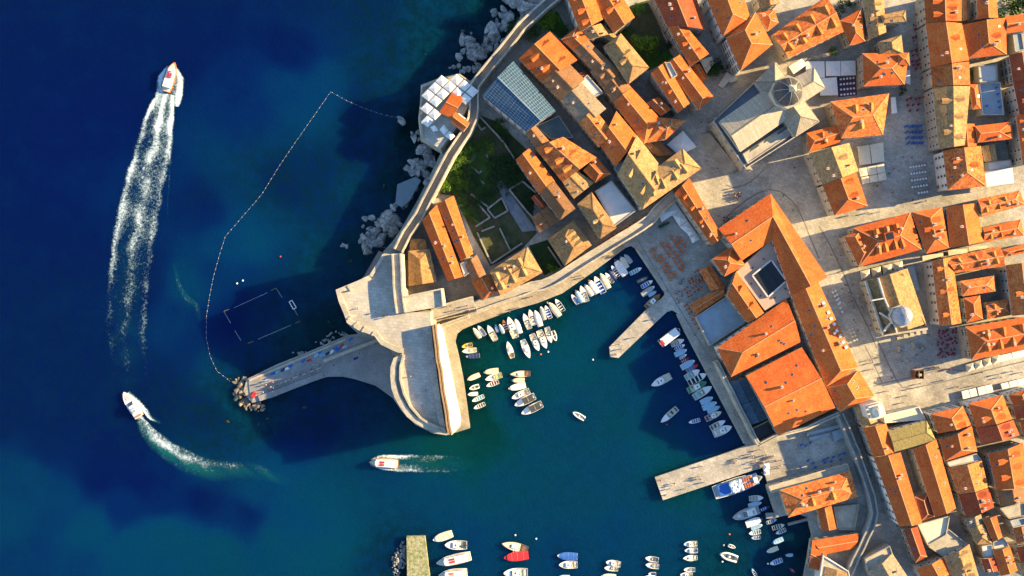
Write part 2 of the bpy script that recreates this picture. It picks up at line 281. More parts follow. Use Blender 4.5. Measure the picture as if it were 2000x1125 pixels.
WEED = [(760, 150, 1), (820, 90, 1), (900, 40, 1), (700, 260, .8), (720, 330, .9), (780, 300, 1), (680, 420, .8), (640, 470, .8), (720, 500, .7), (600, 560, .7), (560, 640, .8), (640, 620, .9), (460, 800, 1), (520, 820, 1), (640, 780, .9), (720, 800, .9), (560, 350, .8), (920, 720, .5), (760, 1090, 1), (1530, 1080, .9), (1560, 1040, 1), (920, 660, .6), (940, 810, .4), (760, 870, .3), (850, 870, .1), (1100, 600, .5), (500, 180, 0), (600, 180, 0), (480, 480, 0), (200, 300, 0), (300, 1000, 0), (620, 1040, 0), (1000, 960, .35), (1060, 880, .4), (1150, 800, .4), (1100, 700, .1), (1300, 900, .15), (1250, 1000, .35), (1000, 680, .1), (900, 1000, .3), (1100, 1060, .4), (400, 620, .2), (540, 900, 0)]
GX, GY, GS = 330, 225, 2.0
xs = np.arange(-GX, GX + .1, GS); ys = np.arange(-GY, GY + .1, GS)
XX, YY = np.meshgrid(xs, ys); fx, fy = XX.ravel(), YY.ravel()
warp = np.array([mnoise.noise_vector(Vector((x * .022, y * .022, 3.1))) for x, y in zip(fx, fy)])
warp2 = np.array([mnoise.noise_vector(Vector((x * .09, y * .09, 7.7))) for x, y in zip(fx, fy)])
wx = fx / MPP + 1000 + warp[:, 0] * 26 + warp2[:, 0] * 12; wy = 562.5 - fy / MPP + warp[:, 1] * 26 + warp2[:, 1] * 12
def shep(ct, p, soft):
    a = np.zeros_like(wx); b = np.zeros_like(wx)
    for x, y, v in ct:
        q = 1.0 / (((wx - x) ** 2 + (wy - y) ** 2 + soft ** 2) ** p); a += q * v; b += q
    return a / b
dep = shep(CT, 2.4, 26); weed = shep(WEED, 2.0, 30)
nx, ny = len(xs), len(ys)
idx = np.arange(nx * ny).reshape(ny, nx)
quads = np.stack([idx[:-1, :-1], idx[:-1, 1:], idx[1:, 1:], idx[1:, :-1]], -1).reshape(-1, 4)
def grid_mesh(name, z, attrs):
    me = bpy.data.meshes.new(name); me.from_pydata(np.stack([fx, fy, z], 1).tolist(), [], quads.tolist())
    for k, v in attrs.items():
        at = me.attributes.new(k, 'FLOAT', 'POINT'); at.data.foreach_set('value', np.asarray(v, dtype=np.float32))
    me.polygons.foreach_set('use_smooth', [True] * len(me.polygons)); return me
bedz = -(0.6 + dep * 1.1) + warp2[:, 2] * 0.35
# seabed material
m = bpy.data.materials.new('seabed'); m.use_nodes = True; t = m.node_tree; b = t.nodes['Principled BSDF']; b.inputs['Roughness'].default_value = 1; b.inputs['Specular IOR Level'].default_value = 0
at = t.nodes.new('ShaderNodeAttribute'); at.attribute_name = 'weed'
g = t.nodes.new('ShaderNodeNewGeometry'); n = t.nodes.new('ShaderNodeTexNoise'); n.inputs['Scale'].default_value = 0.35; n.inputs['Detail'].default_value = 8; n.inputs['Roughness'].default_value = 0.75
t.links.new(g.outputs['Position'], n.inputs['Vector'])
ad = t.nodes.new('ShaderNodeMath'); ad.operation = 'ADD'; t.links.new(at.outputs['Fac'], ad.inputs[0]); t.links.new(n.outputs[0], ad.inputs[1])
r = t.nodes.new('ShaderNodeMapRange'); r.inputs[1].default_value = 0.35; r.inputs[2].default_value = 1.25; t.links.new(ad.outputs[0], r.inputs[0])
mx = t.nodes.new('ShaderNodeMix'); mx.data_type = 'RGBA'; mx.inputs[6].default_value = (0.17, 0.19, 0.10, 1); mx.inputs[7].default_value = (0.014, 0.026, 0.016, 1)
t.links.new(r.outputs[0], mx.inputs[0]); t.links.new(mx.outputs[2], b.inputs['Base Color'])
o = link('seabed', grid_mesh('seabed', bedz, {'weed': weed})); o.data.materials.append(m); tag(o, kind='structure')
# water: body colour follows the depth, shallow water lets the seabed show
m = bpy.data.materials.new('sea_water'); m.use_nodes = True; t = m.node_tree; b = t.nodes['Principled BSDF']; out = t.nodes['Material Output']
b.subsurface_method = 'BURLEY'; b.inputs['Subsurface Weight'].default_value = 0.85; b.inputs['Subsurface Radius'].default_value = (1.0, 1.0, 1.0); b.inputs['Subsurface Scale'].default_value = 9.0
b.inputs['Roughness'].default_value = 0.2; b.inputs['Specular IOR Level'].default_value = 0.1
at = t.nodes.new('ShaderNodeAttribute'); at.attribute_name = 'depth'
aw = t.nodes.new('ShaderNodeAttribute'); aw.attribute_name = 'weed'
g = t.nodes.new('ShaderNodeNewGeometry')
n = t.nodes.new('ShaderNodeTexNoise'); n.inputs['Scale'].default_value = 0.09; n.inputs['Detail'].default_value = 7; n.inputs['Roughness'].default_value = 0.6
t.links.new(g.outputs['Position'], n.inputs['Vector'])
s1 = t.nodes.new('ShaderNodeMath'); s1.operation = 'MULTIPLY_ADD'; s1.inputs[1].default_value = 1.6; t.links.new(n.outputs[0], s1.inputs[0])
s0 = t.nodes.new('ShaderNodeMath'); s0.operation = 'SUBTRACT'; s0.inputs[1].default_value = 0.8; t.links.new(at.outputs['Fac'], s0.inputs[0]); t.links.new(s0.outputs[0], s1.inputs[2])
r = t.nodes.new('ShaderNodeMapRange'); r.inputs[1].default_value = 2; r.inputs[2].default_value = 9; t.links.new(s1.outputs[0], r.inputs[0])
cr = t.nodes.new('ShaderNodeValToRGB'); e = cr.color_ramp.elements
WATER_RAMP = [(0.0, (0.0003, 0.043, 0.040)), (0.25, (0.0003, 0.042, 0.050)), (0.42, (0.0003, 0.033, 0.070)), (0.62, (0.0003, 0.026, 0.083)), (0.82, (0.0003, 0.0125, 0.074)), (1.0, (0.0003, 0.0052, 0.056))]
e[0].position = 0; e[0].color = (*WATER_RAMP[0][1], 1); e[1].position = 1; e[1].color = (*WATER_RAMP[-1][1], 1)
for q, c in WATER_RAMP[1:-1]: k = e.new(q); k.color = (*c, 1)
t.links.new(r.outputs[0], cr.inputs[0])
dk = t.nodes.new('ShaderNodeMix'); dk.data_type = 'RGBA'; dk.inputs[7].default_value = (0.0005, 0.0135, 0.029, 1)
wm = t.nodes.new('ShaderNodeMath'); wm.operation = 'MULTIPLY'; t.links.new(aw.outputs['Fac'], wm.inputs[0])
wn = t.nodes.new('ShaderNodeTexNoise'); wn.inputs['Scale'].default_value = .22; wn.inputs['Detail'].default_value = 9; wn.inputs['Roughness'].default_value = .72; t.links.new(g.outputs['Position'], wn.inputs['Vector'])
wr = t.nodes.new('ShaderNodeMapRange'); wr.inputs[1].default_value = .36; wr.inputs[2].default_value = .6; wr.inputs[3].default_value = .3; t.links.new(wn.outputs[0], wr.inputs[0]); t.links.new(wr.outputs[0], wm.inputs[1])
t.links.new(wm.outputs[0], dk.inputs[0]); t.links.new(cr.outputs[0], dk.inputs[6]); t.links.new(dk.outputs[2], b.inputs['Base Color'])
wv = t.nodes.new('ShaderNodeTexNoise'); wv.inputs['Scale'].default_value = 0.9; wv.inputs['Detail'].default_value = 5; wv.inputs['Distortion'].default_value = 0.6
t.links.new(g.outputs['Position'], wv.inputs['Vector'])
bp = t.nodes.new('ShaderNodeBump'); bp.inputs['Strength'].default_value = 0.6; bp.inputs['Distance'].default_value = 0.5; t.links.new(wv.outputs[0], bp.inputs['Height']); t.links.new(bp.outputs[0], b.inputs['Normal'])
tr = t.nodes.new('ShaderNodeBsdfTransparent'); tr.inputs[0].default_value = (0.22, 0.62, 0.62, 1)
al = t.nodes.new('ShaderNodeMapRange'); al.inputs[1].default_value = 1.2; al.inputs[2].default_value = 5.2; al.inputs[3].default_value = 0.12; al.inputs[4].default_value = 1.0; al.interpolation_type = 'SMOOTHSTEP'
t.links.new(s1.outputs[0], al.inputs[0])
ms = t.nodes.new('ShaderNodeMixShader'); t.links.new(al.outputs[0], ms.inputs[0]); t.links.new(tr.outputs[0], ms.inputs[1]); t.links.new(b.outputs[0], ms.inputs[2]); t.links.new(ms.outputs[0], out.inputs[0])
o = link('sea', grid_mesh('sea', np.zeros_like(fx), {'depth': dep, 'weed': weed})); o.data.materials.append(m); tag(o, kind='structure')
# ================================================================ FORT, WALLS, BREAKWATER
def poly_thing(name, label, cat, poly, z, z0, mats, batter=0.0, pname='wall', floor=None, parapet=None, fname='terrace'):
    """block with a paved top and a parapet round chosen edges"""
    top = [P(p, z) for p in poly]; c = sum(top, Vector()) / len(top); root = empty(name, (c.x, c.y, GZ)); tag(root, label, cat)
    mb = MB(); mb.prism(top, z0, m=0, mtop=0, batter=batter); mb.build(pname, mats[0], root)
    if floor:
        cc = sum(top, Vector()) / len(top); mb = MB(); mb.face([Vector((q.x, q.y, z + .006)) + (cc - q) * 0.004 for q in top]); mb.build(fname, floor, root)
    return root
def ribbon(root, name, line, off0, off1, z0, z1, m, batter=0.0, batter_side=-1):
    """solid strip along a line of world points, between two sideways offsets"""
    L = [Vector((p[0], p[1], 0)) for p in line]
    if len(L) > 4 and not isinstance(z1, (list, tuple)):      # uneven old masonry
        S = []
        for i in range(len(L) - 1):
            k = max(1, int((L[i + 1] - L[i]).length / 4))
            S += [lerp(L[i], L[i + 1], j / k) for j in range(k)]
        S.append(L[-1]); L = [p + Vector((mnoise.noise(p * .21), mnoise.noise(p * .21 + Vector((9, 4, 2))), 0)) * .45 for p in S]
    n = len(L); N = []
    for i in range(n):
        d = (L[min(i + 1, n - 1)] - L[max(i - 1, 0)]).normalized(); N.append(Vector((-d.y, d.x, 0)))
    mb = MB(); zz = lambda i: z1[i] if isinstance(z1, (list, tuple)) else z1
    rows = []
    for i in range(n):
        a = L[i] + N[i] * off0; b = L[i] + N[i] * off1; a0 = a; b0 = b
        if batter:
            if batter_side < 0: a0 = a + N[i] * (batter if off0 > off1 else -batter)
            else: b0 = b + N[i] * (batter if off1 > off0 else -batter)
        rows.append([Vector((a0.x, a0.y, z0)), Vector((a.x, a.y, zz(i))), Vector((b.x, b.y, zz(i))), Vector((b0.x, b0.y, z0))])
    for i in range(n - 1):
        for k in range(3): mb.face([rows[i][k], rows[i + 1][k], rows[i + 1][k + 1], rows[i][k + 1]])
    mb.face(rows[0]); mb.face(rows[-1][::-1])
    return mb.build(name, m, root)
def city_wall(label, line, wd, z, ph=1.1, batter=0.0, sides=(1, 1), m=None, z0=-2.0, walk=None):
    W = [P(p, z) for p in line]; c = W[len(W) // 2]; root = empty('city_wall', (c.x, c.y, GZ)); tag(root, label, 'wall')
    ribbon(root, 'wall', W, -wd / 2, wd / 2, z0, z, m or M['fort'], batter, -1)
    ribbon(root, 'walkway', W, -wd / 2 + .7, wd / 2 - .7, z - .05, z + .012, walk or M['fortwalk'])
    if sides[0]: ribbon(root, 'parapet', W, -wd / 2 + .003, -wd / 2 + .65, z - .02, z + ph, m or M['fort'])
    if sides[1]: ribbon(root, 'parapet', W, wd / 2 - .6, wd / 2 - .003, z - .02, z + ph * .8, m or M['fort'])
    return root
# sea wall: right-hand side of the path (negative offset) faces the town when walking up; path goes from the top down so the sea lies on the right (negative)
city_wall('long pale stone sea wall with walkway running down the rocky coast to the fort', pts('R1', [1640, -120, 1440, 40, 1190, 270, 1010, 500, 850, 690, 735, 835]) + pts('R4', [720, 40, 650, 165, 500, 390, 420, 540, 330, 720, 190, 985, 80, 1150]) + pts('S1', [790, 300]), 3.7, 9.6, ph=2.0, batter=2.2, walk=mat('shade_walk', (0.27, 0.25, 0.215), var=.3, scale=.4))  # walkway darkened and parapets raised to put shade on the wall top
FZ = 19.0
FORT = pts('S1', [640, 330, 510, 540, 180, 680, 215, 800, 262, 920, 290, 1000, 400, 1070, 560, 1130]) + pts('T1', [1300, 130, 1420, 190, 1470, 195]) + [(787, 690)] + pts('T1', [1400, 235, 1372, 300, 1368, 380, 1380, 470, 1405, 545, 1440, 610, 1500, 690, 1570, 745, 1640, 785, 1720, 812, 1808, 828, 1790, 700, 1740, 400, 1700, 120, 1690, 0]) + pts('S1', [1100, 900, 830, 900, 800, 880, 760, 500, 735, 340])
fort = poly_thing('harbour_fort', 'pale stone harbour fort with a broad angular terrace and a curved seaward end', 'fort', FORT, FZ, -6, [M['fort']], batter=1.6, floor=M['fortwalk'])
fw = [P(p, FZ) for p in FORT]
ribbon(fort, 'parapet', fw[1:11], 0.0, 1.9, FZ - .2, FZ + 1.0, M['fort'])
ribbon(fort, 'parapet', fw[0:2], 0.0, 1.2, FZ - .2, FZ + 1.1, M['fort'])
ribbon(fort, 'parapet', fw[11:25], 0.0, 2.2, FZ - .2, FZ + 1.2, M['fort'])
ribbon(fort, 'parapet_step', [P(p, FZ + 1.2) for p in pts('T1', [1470, 205, 1440, 300, 1440, 400, 1465, 520, 1520, 620, 1600, 710, 1690, 765, 1790, 800])], 0, .8, FZ - .2, FZ + 1.8, M['stone'])
# crenel gaps of the angular parapet, as cross walls
for a in ([300, 640, 335, 690], [340, 940, 300, 965], [400, 1000, 360, 1030], [470, 1040, 440, 1090], [560, 1090, 535, 1125]):
    q = pts('S1', a); mbb = MB(); mbb.bar(P(q[0], FZ - .05), P(q[1], FZ - .05), .7, 1.35); mbb.build('merlon', M['stone'], fort)
# inner cross wall above the terrace, throws the long shadow on it
city_wall('white inner fort wall running straight down between terrace and yellow chapel', pts('S1', [770, 330, 775, 480, 785, 640, 805, 800, 815, 905]), 3.6, FZ + 2.4, ph=1.0, z0=2)
city_wall('brown-topped fort wall with whitewashed sloping face above the quay', pts('T1', [1712, -20, 1745, 250, 1785, 500, 1825, 760, 1838, 838]), 1.6, FZ + 3.8, ph=.4, m=mat('brown_parapet', (0.38, 0.24, 0.13), var=0.35, scale=.8), z0=2, walk=mat('brown_walk', (0.36, 0.22, 0.12), var=0.35))
whitewash = mat('pale_limestone', (0.62, 0.56, 0.45), var=0.15, scale=0.4, bump=.15)  # paler limestone for the ramp face and bell tower
r_ = empty('fort_ramp_wall', P((868, 750), GZ)); tag(r_, 'broad whitewashed battered wall sloping down from the fort to the harbour quay', 'wall')
mb = MB(); up = [P(p, FZ + 3.6) for p in pts('T1', [1722, -25, 1757, 250, 1797, 500, 1838, 770, 1848, 838])]; lo = [P(p, GZ - .2) for p in pts('T1', [1772, -20, 1830, 250, 1880, 500, 1922, 700, 1915, 770])]
for i in range(4): mb.face([up[i], up[i + 1], lo[i + 1], lo[i]])
mb.face([up[-1], lo[-1], Vector((up[-1].x, up[-1].y, GZ - .2))]); mb.build('battered_face', whitewash, r_)
fb = poly_thing('fort_gatehouse', 'square stone gatehouse terrace with parapet beside the white inner fort wall', 'building', pts('S1', [850, 740, 1210, 665, 1235, 840, 850, 905]), FZ + 2, 2, [M['fort']], floor=M['fort'])
ribbon(fb, 'parapet', [P(p, FZ + 2) for p in pts('S1', [850, 740, 1210, 665, 1235, 840])], 0, -.6, FZ + 1.9, FZ + 3, M['stone'])
city_wall('sunlit brown wall walk between fort gatehouse and harbour quay', pts('S1', [1120, 915, 1300, 865, 1500, 810, 1530, 805]), 5.0, 9.0, ph=1.0, z0=1)
city_wall('harbour wall with cream parapet running behind the sunny mooring quay', pts('S1', [1540, 845, 1700, 790]) + pts('S2', [-20, 755, 300, 655, 500, 600, 700, 470, 850, 370, 1050, 250, 1250, 130, 1460, -10]) + pts('R5', [520, 930, 700, 775]), 4.2, 7.2, ph=1.2, z0=1)
city_wall('low pale quay wall with arched gate near the fort corner', pts('S1', [1195, 1040, 1340, 990, 1480, 940]), 1.6, 5.0, ph=.3, z0=1)
# Porporela breakwater ----------------------------------------------------------
bwm = mat('breakwater_stone', (0.27, 0.26, 0.25), var=0.25, scale=.25, fine=1.5)
br_ = empty('breakwater', P((600, 730), 0)); tag(br_, 'grey stone breakwater pier curving out from the fort with a raised spine', 'breakwater')
mb = MB(); mb.prism([P(p, GZ + .25) for p in pts('T1', [260, 395, 640, 230, 1020, 75, 1180, 80, 1330, 150, 1400, 230, 1375, 380, 1400, 545, 1250, 452, 1100, 404, 1000, 382, 880, 384, 820, 402, 600, 478, 440, 545, 290, 588, 270, 500])], -5); mb.build('deck', bwm, br_)
ribbon(br_, 'raised_step', [P(p, 2.4) for p in pts('T1', [350, 575, 560, 500, 850, 388])], 0, 2.2, 1, 2.4, bwm)
ribbon(br_, 'retaining_wall', [P(p, 3.2) for p in pts('T1', [850, 275, 1050, 195, 1290, 105])], 0, 1.3, 1, 3.2, M['stone'])
ribbon(br_, 'lower_ledge', [P(p, GZ + .5) for p in pts('T1', [270, 420, 640, 262, 1020, 100])], 0, .8, 1, GZ + .6, M['stone'])
q = poly_thing('bathing_steps', 'narrow concrete bathing ledge with railing below the fort', 'steps', pts('S1', [600, 300, 640, 320, 500, 545, 455, 545]), 3.0, -4, [bwm])
for a, b_ in ((0, 3),):
    A = P(pts('S1', [600, 302])[0], 3.0); B = P(pts('S1', [462, 540])[0], 3.0); mbb = MB()
    for k in range(8): mbb.box(lerp(A, B, k / 7), .12, .12, 1.1)
    mbb.bar(A + Vector((0, 0, 1.05)), B + Vector((0, 0, 1.05)), .1, .08); mbb.build('railing', mat('rusty_rail', (0.3, 0.1, 0.05)), q)
# bastion restaurant terrace on the sea wall
ba = poly_thing('sea_bastion', 'pointed stone bastion carrying the white parasol terrace', 'bastion', pts('R1', [215, 850, 590, 720, 690, 800, 760, 880, 560, 1240]) + pts('R4', [400, 330, 215, 210, 195, 0]), 9.5, -5, [M['fort']], batter=1.8, floor=M['fortwalk'])
bw_ = [P(p, 9.5) for p in pts('R4', [215, 210, 195, 0]) + pts('R1', [215, 850, 590, 720, 690, 800])]
ribbon(ba, 'parapet', bw_, 0, -.6, 9.4, 10.4, M['stone'])
# foot jetty -------------------------------------------------------------------
jm = mat('mossy_concrete', (0.42, 0.37, 0.25), var=.5, col2=(0.13, 0.17, 0.03), scale=.9, fine=3)
q = poly_thing('old_jetty', 'mossy concrete jetty at the bottom edge with rubble along its left side', 'jetty', [(794, 1048), (830, 1047), (840, 1130), (845, 1180), (796, 1180)], 1.8, -6, [jm])
q = poly_thing('small_jetty', 'small grey stone landing jetty below the quay restaurant', 'jetty', pts('S7', [1270, 690, 1430, 645, 1435, 665, 1275, 708]), 1.3, -5, [bwm])
q = poly_thing('landing_stage', 'square grey landing stage beside the small blue boat', 'jetty', pts('S7', [1085, 605, 1170, 600, 1172, 645, 1090, 650]), 1.2, -5, [bwm])
# harbour-side town wall, lower right -------------------------------------------
city_wall('curving grey town wall with walkway descending past the lower harbour houses', pts('S6', [285, 800, 350, 940, 410, 1090]) + pts('S8', [470, 80, 545, 290, 605, 470, 628, 600, 600, 720, 520, 880, 420, 1100, 350, 1250]), 2.8, 6.5, ph=1.1, z0=1, m=mat('shade_wall_stone', (0.34, 0.32, 0.28), var=.3, scale=.4), walk=MATS['shade_walk'])  # stone and walkway colours darkened to stand for the houses' shade
city_wall('cream parapet wall along the arsenal halls above the shaded quay', pts('S5', [1090, 330, 1200, 530, 1300, 730, 1400, 930, 1510, 1140]), 1.5, 8.0, ph=.7, z0=1)
city_wall('pale crooked parapet wall below the arsenal halls', pts('S5', [1510, 1150, 1690, 1050]) + pts('S6', [-10, 930, 130, 860, 285, 795]), 1.5, 8.0, ph=.7, z0=1)
# ================================================================ ROCKS
def rock_mesh(seed, n=15, flat=.8):
    g = random.Random(seed); bm = bmesh.new()
    for i in range(n):
        v = Vector((g.gauss(0, 1), g.gauss(0, 1), g.gauss(0, 1))).normalized(); k = g.uniform(.8, 1.05)
        bm.verts.new((v.x * k, v.y * k * .85, v.z * k * flat))
    bmesh.ops.convex_hull(bm, input=bm.verts)
    bmesh.ops.delete(bm, geom=[v for v in bm.verts if not v.link_faces], context='VERTS')
    bmesh.ops.bevel(bm, geom=list(bm.edges), offset=.035, segments=1, affect='EDGES')
    me = bpy.data.meshes.new('boulder'); bm.to_mesh(me); bm.free(); return me
RK = [rock_mesh(s) for s in range(10)]
for me in RK: me.materials.append(M['rock'])
RKS = [me.copy() for me in RK]
for me in RKS: me.materials.clear(); me.materials.append(M['rock_sub'])
def boulders(cl, label, group, n, rmin, rmax, zmin, zmax, seed, sub=False, stuff=None):
    """boulders scattered in ellipses (px, py, rx, ry)"""
    g = random.Random(seed); tot = sum(c[2] * c[3] for c in cl); SV, SF = [], []
    for c in cl:
        for k in range(max(1, round(n * c[2] * c[3] / tot))):
            a = g.uniform(0, 6.283); q = math.sqrt(g.random()); p = (c[0] + c[2] * q * math.cos(a), c[1] + c[3] * q * math.sin(a))
            r = g.uniform(rmin, rmax) * (1.15 - .45 * q); z = g.uniform(zmin, zmax) * (1.1 - q)
            me_ = g.choice(RKS if sub else RK)
            if stuff:
                ca, sa = math.cos(a), math.sin(a); q0 = P(p, z); b0 = len(SV)
                SV += [(q0.x + r * (v.co.x * ca - v.co.y * sa), q0.y + r * (v.co.x * sa + v.co.y * ca), q0.z + r * v.co.z * .75) for v in me_.vertices]
                SF += [tuple(b0 + i for i in f.vertices) for f in me_.polygons]; continue
            o = link('boulder', g.choice(RKS if sub else RK), None, P(p, z), g.uniform(0, 6.28), (r * g.uniform(.8, 1.4), r * g.uniform(.75, 1.1), r * g.uniform(.5, .75)))
            o.rotation_euler = (g.uniform(-.5, .5), g.uniform(-.5, .5), g.uniform(0, 6.28)); tag(o, label, 'rock', group)
    if stuff:
        me_ = bpy.data.meshes.new(stuff); me_.from_pydata(SV, [], SF); me_.materials.append(M['rock_sub'] if sub else M['rock']); tag(link(stuff, me_), label, 'stones', None, 'stuff')
boulders([(1025, 8, 30, 24), (1000, -15, 18, 20), (1010, 30, 20, 12)], 'pale angular coastal boulder at the foot of the sea wall near the top edge', 'top edge coast rocks', 14, 3.6, 6.5, 0.0, 2.4, 1)
boulders([(977, 25, 12, 15), (984, 43, 12, 8)], 'detached pale rock standing in the water off the upper sea wall', 'detached upper rocks', 7, 1.8, 3.2, 0, 1.6, 2)
boulders([(965, 62, 22, 22), (985, 85, 15, 15), (945, 92, 28, 14), (930, 105, 25, 13), (912, 78, 12, 22), (905, 110, 10, 10), (955, 112, 18, 8)], 'cracked grey boulder in the rock heap between sea wall and parasol bastion', 'bastion side rocks', 40, 1.0, 3.0, -.4, 1.6, 3)
boulders([(905, 135, 30, 7), (925, 130, 14, 10)], 'low grey rock in the dark water just above the parasol bastion', 'rocks above bastion', 16, .9, 2.2, -.2, .8, 4)
boulders([(787, 238, 7, 7), (812, 262, 9, 14), (830, 290, 14, 14), (815, 325, 14, 16), (838, 320, 10, 22), (800, 335, 8, 10), (835, 352, 8, 12)], 'bluish grey boulder in the shaded heap below the sea bastion', 'shaded bastion rocks', 44, 1.2, 3.2, -.1, 1.6, 5)
boulders([(770, 425, 16, 30), (742, 440, 36, 24), (724, 455, 22, 34), (755, 462, 28, 26), (735, 485, 24, 14), (790, 400, 8, 16)], 'pale blocky limestone rock in the large outcrop beside the sea wall', 'large limestone outcrop', 20, 1.2, 3.0, -.3, 1.0, 6)
boulders([(674, 478, 9, 7)], 'small dark reef rock in the water left of the limestone outcrop', 'small dark reef rocks', 4, .8, 1.6, -.4, .1, 7)
boulders([(468, 762, 12, 24), (478, 745, 10, 8), (480, 790, 14, 8), (505, 795, 20, 8), (478, 770, 12, 22)], 'sunlit rubble rock heaped around the breakwater head', 'breakwater head rocks', 74, .6, 1.6, .2, 1.8, 8)
for o in [o for o in COL.objects if o.get('group') == 'breakwater head rocks']:
    o.material_slots[0].link = 'OBJECT'; o.material_slots[0].material = mat('brown_rubble', (0.30, 0.235, 0.17), var=.5, scale=.8, fine=3, bump=.8, objvar=.3)
boulders([(785, 1085, 10, 28), (775, 1100, 9, 30)], 'whitish rubble stones heaped against the mossy jetty', 'jetty rubble', 150, .35, .9, .1, 1.0, 9, stuff='rubble')
boulders([(660, 655, 26, 8), (640, 668, 24, 6), (600, 690, 30, 4)], 'small grey shore stones along the upper edge of the breakwater', 'breakwater shore stones', 70, .4, .9, .4, .9, 10, stuff='shore_stones')
boulders([(860, 100, 30, 30), (850, 190, 20, 40), (800, 300, 25, 40), (760, 380, 25, 20), (700, 490, 20, 30), (660, 620, 22, 30), (480, 810, 45, 25), (440, 760, 20, 30), (560, 800, 40, 16), (920, 50, 20, 20), (690, 800, 40, 20)], 'dark weedy rocks lying under shallow water off the coast', 'submerged rocks', 260, .5, 1.7, -2.4, -1.6, 11, sub=True, stuff='submerged_rocks')
def outcrop(label, poly, hmax, cell, seed):
    W_ = [P(p, 0) for p in poly]; pl = [(q.x, q.y) for q in W_]; st_ = .55
    x0, x1 = min(p[0] for p in pl) - 3, max(p[0] for p in pl) + 3; y0, y1 = min(p[1] for p in pl) - 3, max(p[1] for p in pl) + 3
    nx_, ny_ = int((x1 - x0) / st_) + 1, int((y1 - y0) / st_) + 1; V = []; ok = []
    A_ = np.array(pl); B2 = np.roll(A_, -1, 0)
    for j in range(ny_):
        for i in range(nx_):
            x, y = x0 + i * st_, y0 + j * st_; xw, yw = x + mnoise.noise(Vector((x * .3, y * .3, seed))) * 1.6, y + mnoise.noise(Vector((x * .3, y * .3, seed + 9))) * 1.6
            d_ = B2 - A_; t_ = np.clip(((np.array([xw, yw]) - A_) * d_).sum(1) / (d_ ** 2).sum(1), 0, 1); dist = float(np.min(np.hypot(*(A_ + d_ * t_[:, None] - np.array([xw, yw])).T)))
            s_ = dist if inside(pl, xw, yw) else -dist
            dd, pp = mnoise.voronoi(Vector((x / cell, y / cell, seed)) + mnoise.noise_vector(Vector((x * .25, y * .25, seed))) * .35)
            dd2, pp2 = mnoise.voronoi(Vector((x / cell * 2.3, y / cell * 2.3, seed + 5)))
            rnd = mnoise.cell(pp[0] * 7.3); tilt = (Vector((x / cell, y / cell, seed)) - pp[0]).dot(Vector((mnoise.cell(pp[0] * 3.1), mnoise.cell(pp[0] * 5.7), 0)))
            env = max(0.0, min(1.0, (s_ + .8) / 5.0)); env = env ** .6
            z = -1.6 + (hmax + 1.4) * env * (.62 + .32 * rnd + .45 * tilt) - .9 * max(0, .16 - (dd[1] - dd[0])) / .16 - .35 * max(0, .14 - (dd2[1] - dd2[0])) / .14 + .25 * mnoise.noise(Vector((x, y, seed)))
            V.append((x, y, z if s_ > -2.5 else -3)); ok.append(s_ > -2.6)
    F_ = [(j * nx_ + i, j * nx_ + i + 1, (j + 1) * nx_ + i + 1, (j + 1) * nx_ + i) for j in range(ny_ - 1) for i in range(nx_ - 1) if ok[j * nx_ + i] and ok[(j + 1) * nx_ + i + 1]]
    me = bpy.data.meshes.new('rock_outcrop'); me.from_pydata(V, [], F_); bm = bmesh.new(); bm.from_mesh(me); bmesh.ops.delete(bm, geom=[v for v in bm.verts if not v.link_faces], context='VERTS'); bm.to_mesh(me); bm.free(); me.materials.append(ROCKM); tag(link('rock_outcrop', me), label, 'rock')
ROCKM = M['rock'].copy(); ROCKM.name = 'outcrop_rock'; t = ROCKM.node_tree; b = t.nodes['Principled BSDF']; src = b.inputs['Base Color'].links[0].from_socket
g = t.nodes.new('ShaderNodeNewGeometry'); sx = t.nodes.new('ShaderNodeSeparateXYZ'); t.links.new(g.outputs['Position'], sx.inputs[0]); r = t.nodes.new('ShaderNodeMapRange'); r.inputs[1].default_value = -.1; r.inputs[2].default_value = .9; r.inputs[3].default_value = .28; t.links.new(sx.outputs['Z'], r.inputs[0])   # dark wet algae band at the waterline
v = t.nodes.new('ShaderNodeVectorMath'); v.operation = 'SCALE'; t.links.new(src, v.inputs[0]); t.links.new(r.outputs[0], v.inputs['Scale']); t.links.new(v.outputs[0], b.inputs['Base Color'])
outcrop('rugged pale cliff of cracked rock at the top edge outside the sea wall', [(985, -60), (999, 18), (1004, 30), (990, 46), (1006, 62), (1034, 40), (1056, 10), (1085, -50)], 4.5, 4.2, 1.3)
outcrop('broad cracked grey rock shelf between sea wall and parasol bastion', pts('R1', [850, 330, 880, 250, 930, 195, 990, 220, 1060, 210, 1130, 250, 1040, 400, 960, 520, 880, 620, 780, 610, 710, 580, 640, 510, 600, 430, 585, 340, 620, 275, 665, 300, 700, 350, 780, 380]), 3.6, 3.2, 2.4)
outcrop('small detached rock block in the water near the top edge', pts('R1', [935, 140, 985, 55, 1040, 105, 1055, 200, 985, 222]), 2.6, 3.0, 3.1)
outcrop('low dark rock ledge just above the parasol bastion', pts('R1', [465, 690, 540, 658, 700, 645, 760, 615, 850, 640, 770, 760, 700, 790, 630, 715, 520, 722]), 1.6, 2.4, 4.2)
outcrop('massive pale limestone outcrop in the water beside the lower sea wall', pts('S1', [405, 110, 430, 55, 560, -10, 640, -90, 790, -120, 850, -20, 780, 130, 700, 215, 640, 300, 540, 335, 450, 345, 395, 310, 430, 230]), 5.0, 4.6, 5.7)
outcrop('shaded grey rock slope under the sea bastion', pts('R4', [95, 480, 200, 315, 330, 330, 370, 400, 300, 520, 260, 610, 140, 600, 85, 530]), 2.6, 2.6, 6.1)
outcrop('pale sloping rock shelf beside the bathing slab', pts('R4', [-20, 800, 90, 690, 210, 600, 260, 640, 150, 860, 60, 1000, -60, 1010]), 2.4, 2.8, 7.7)
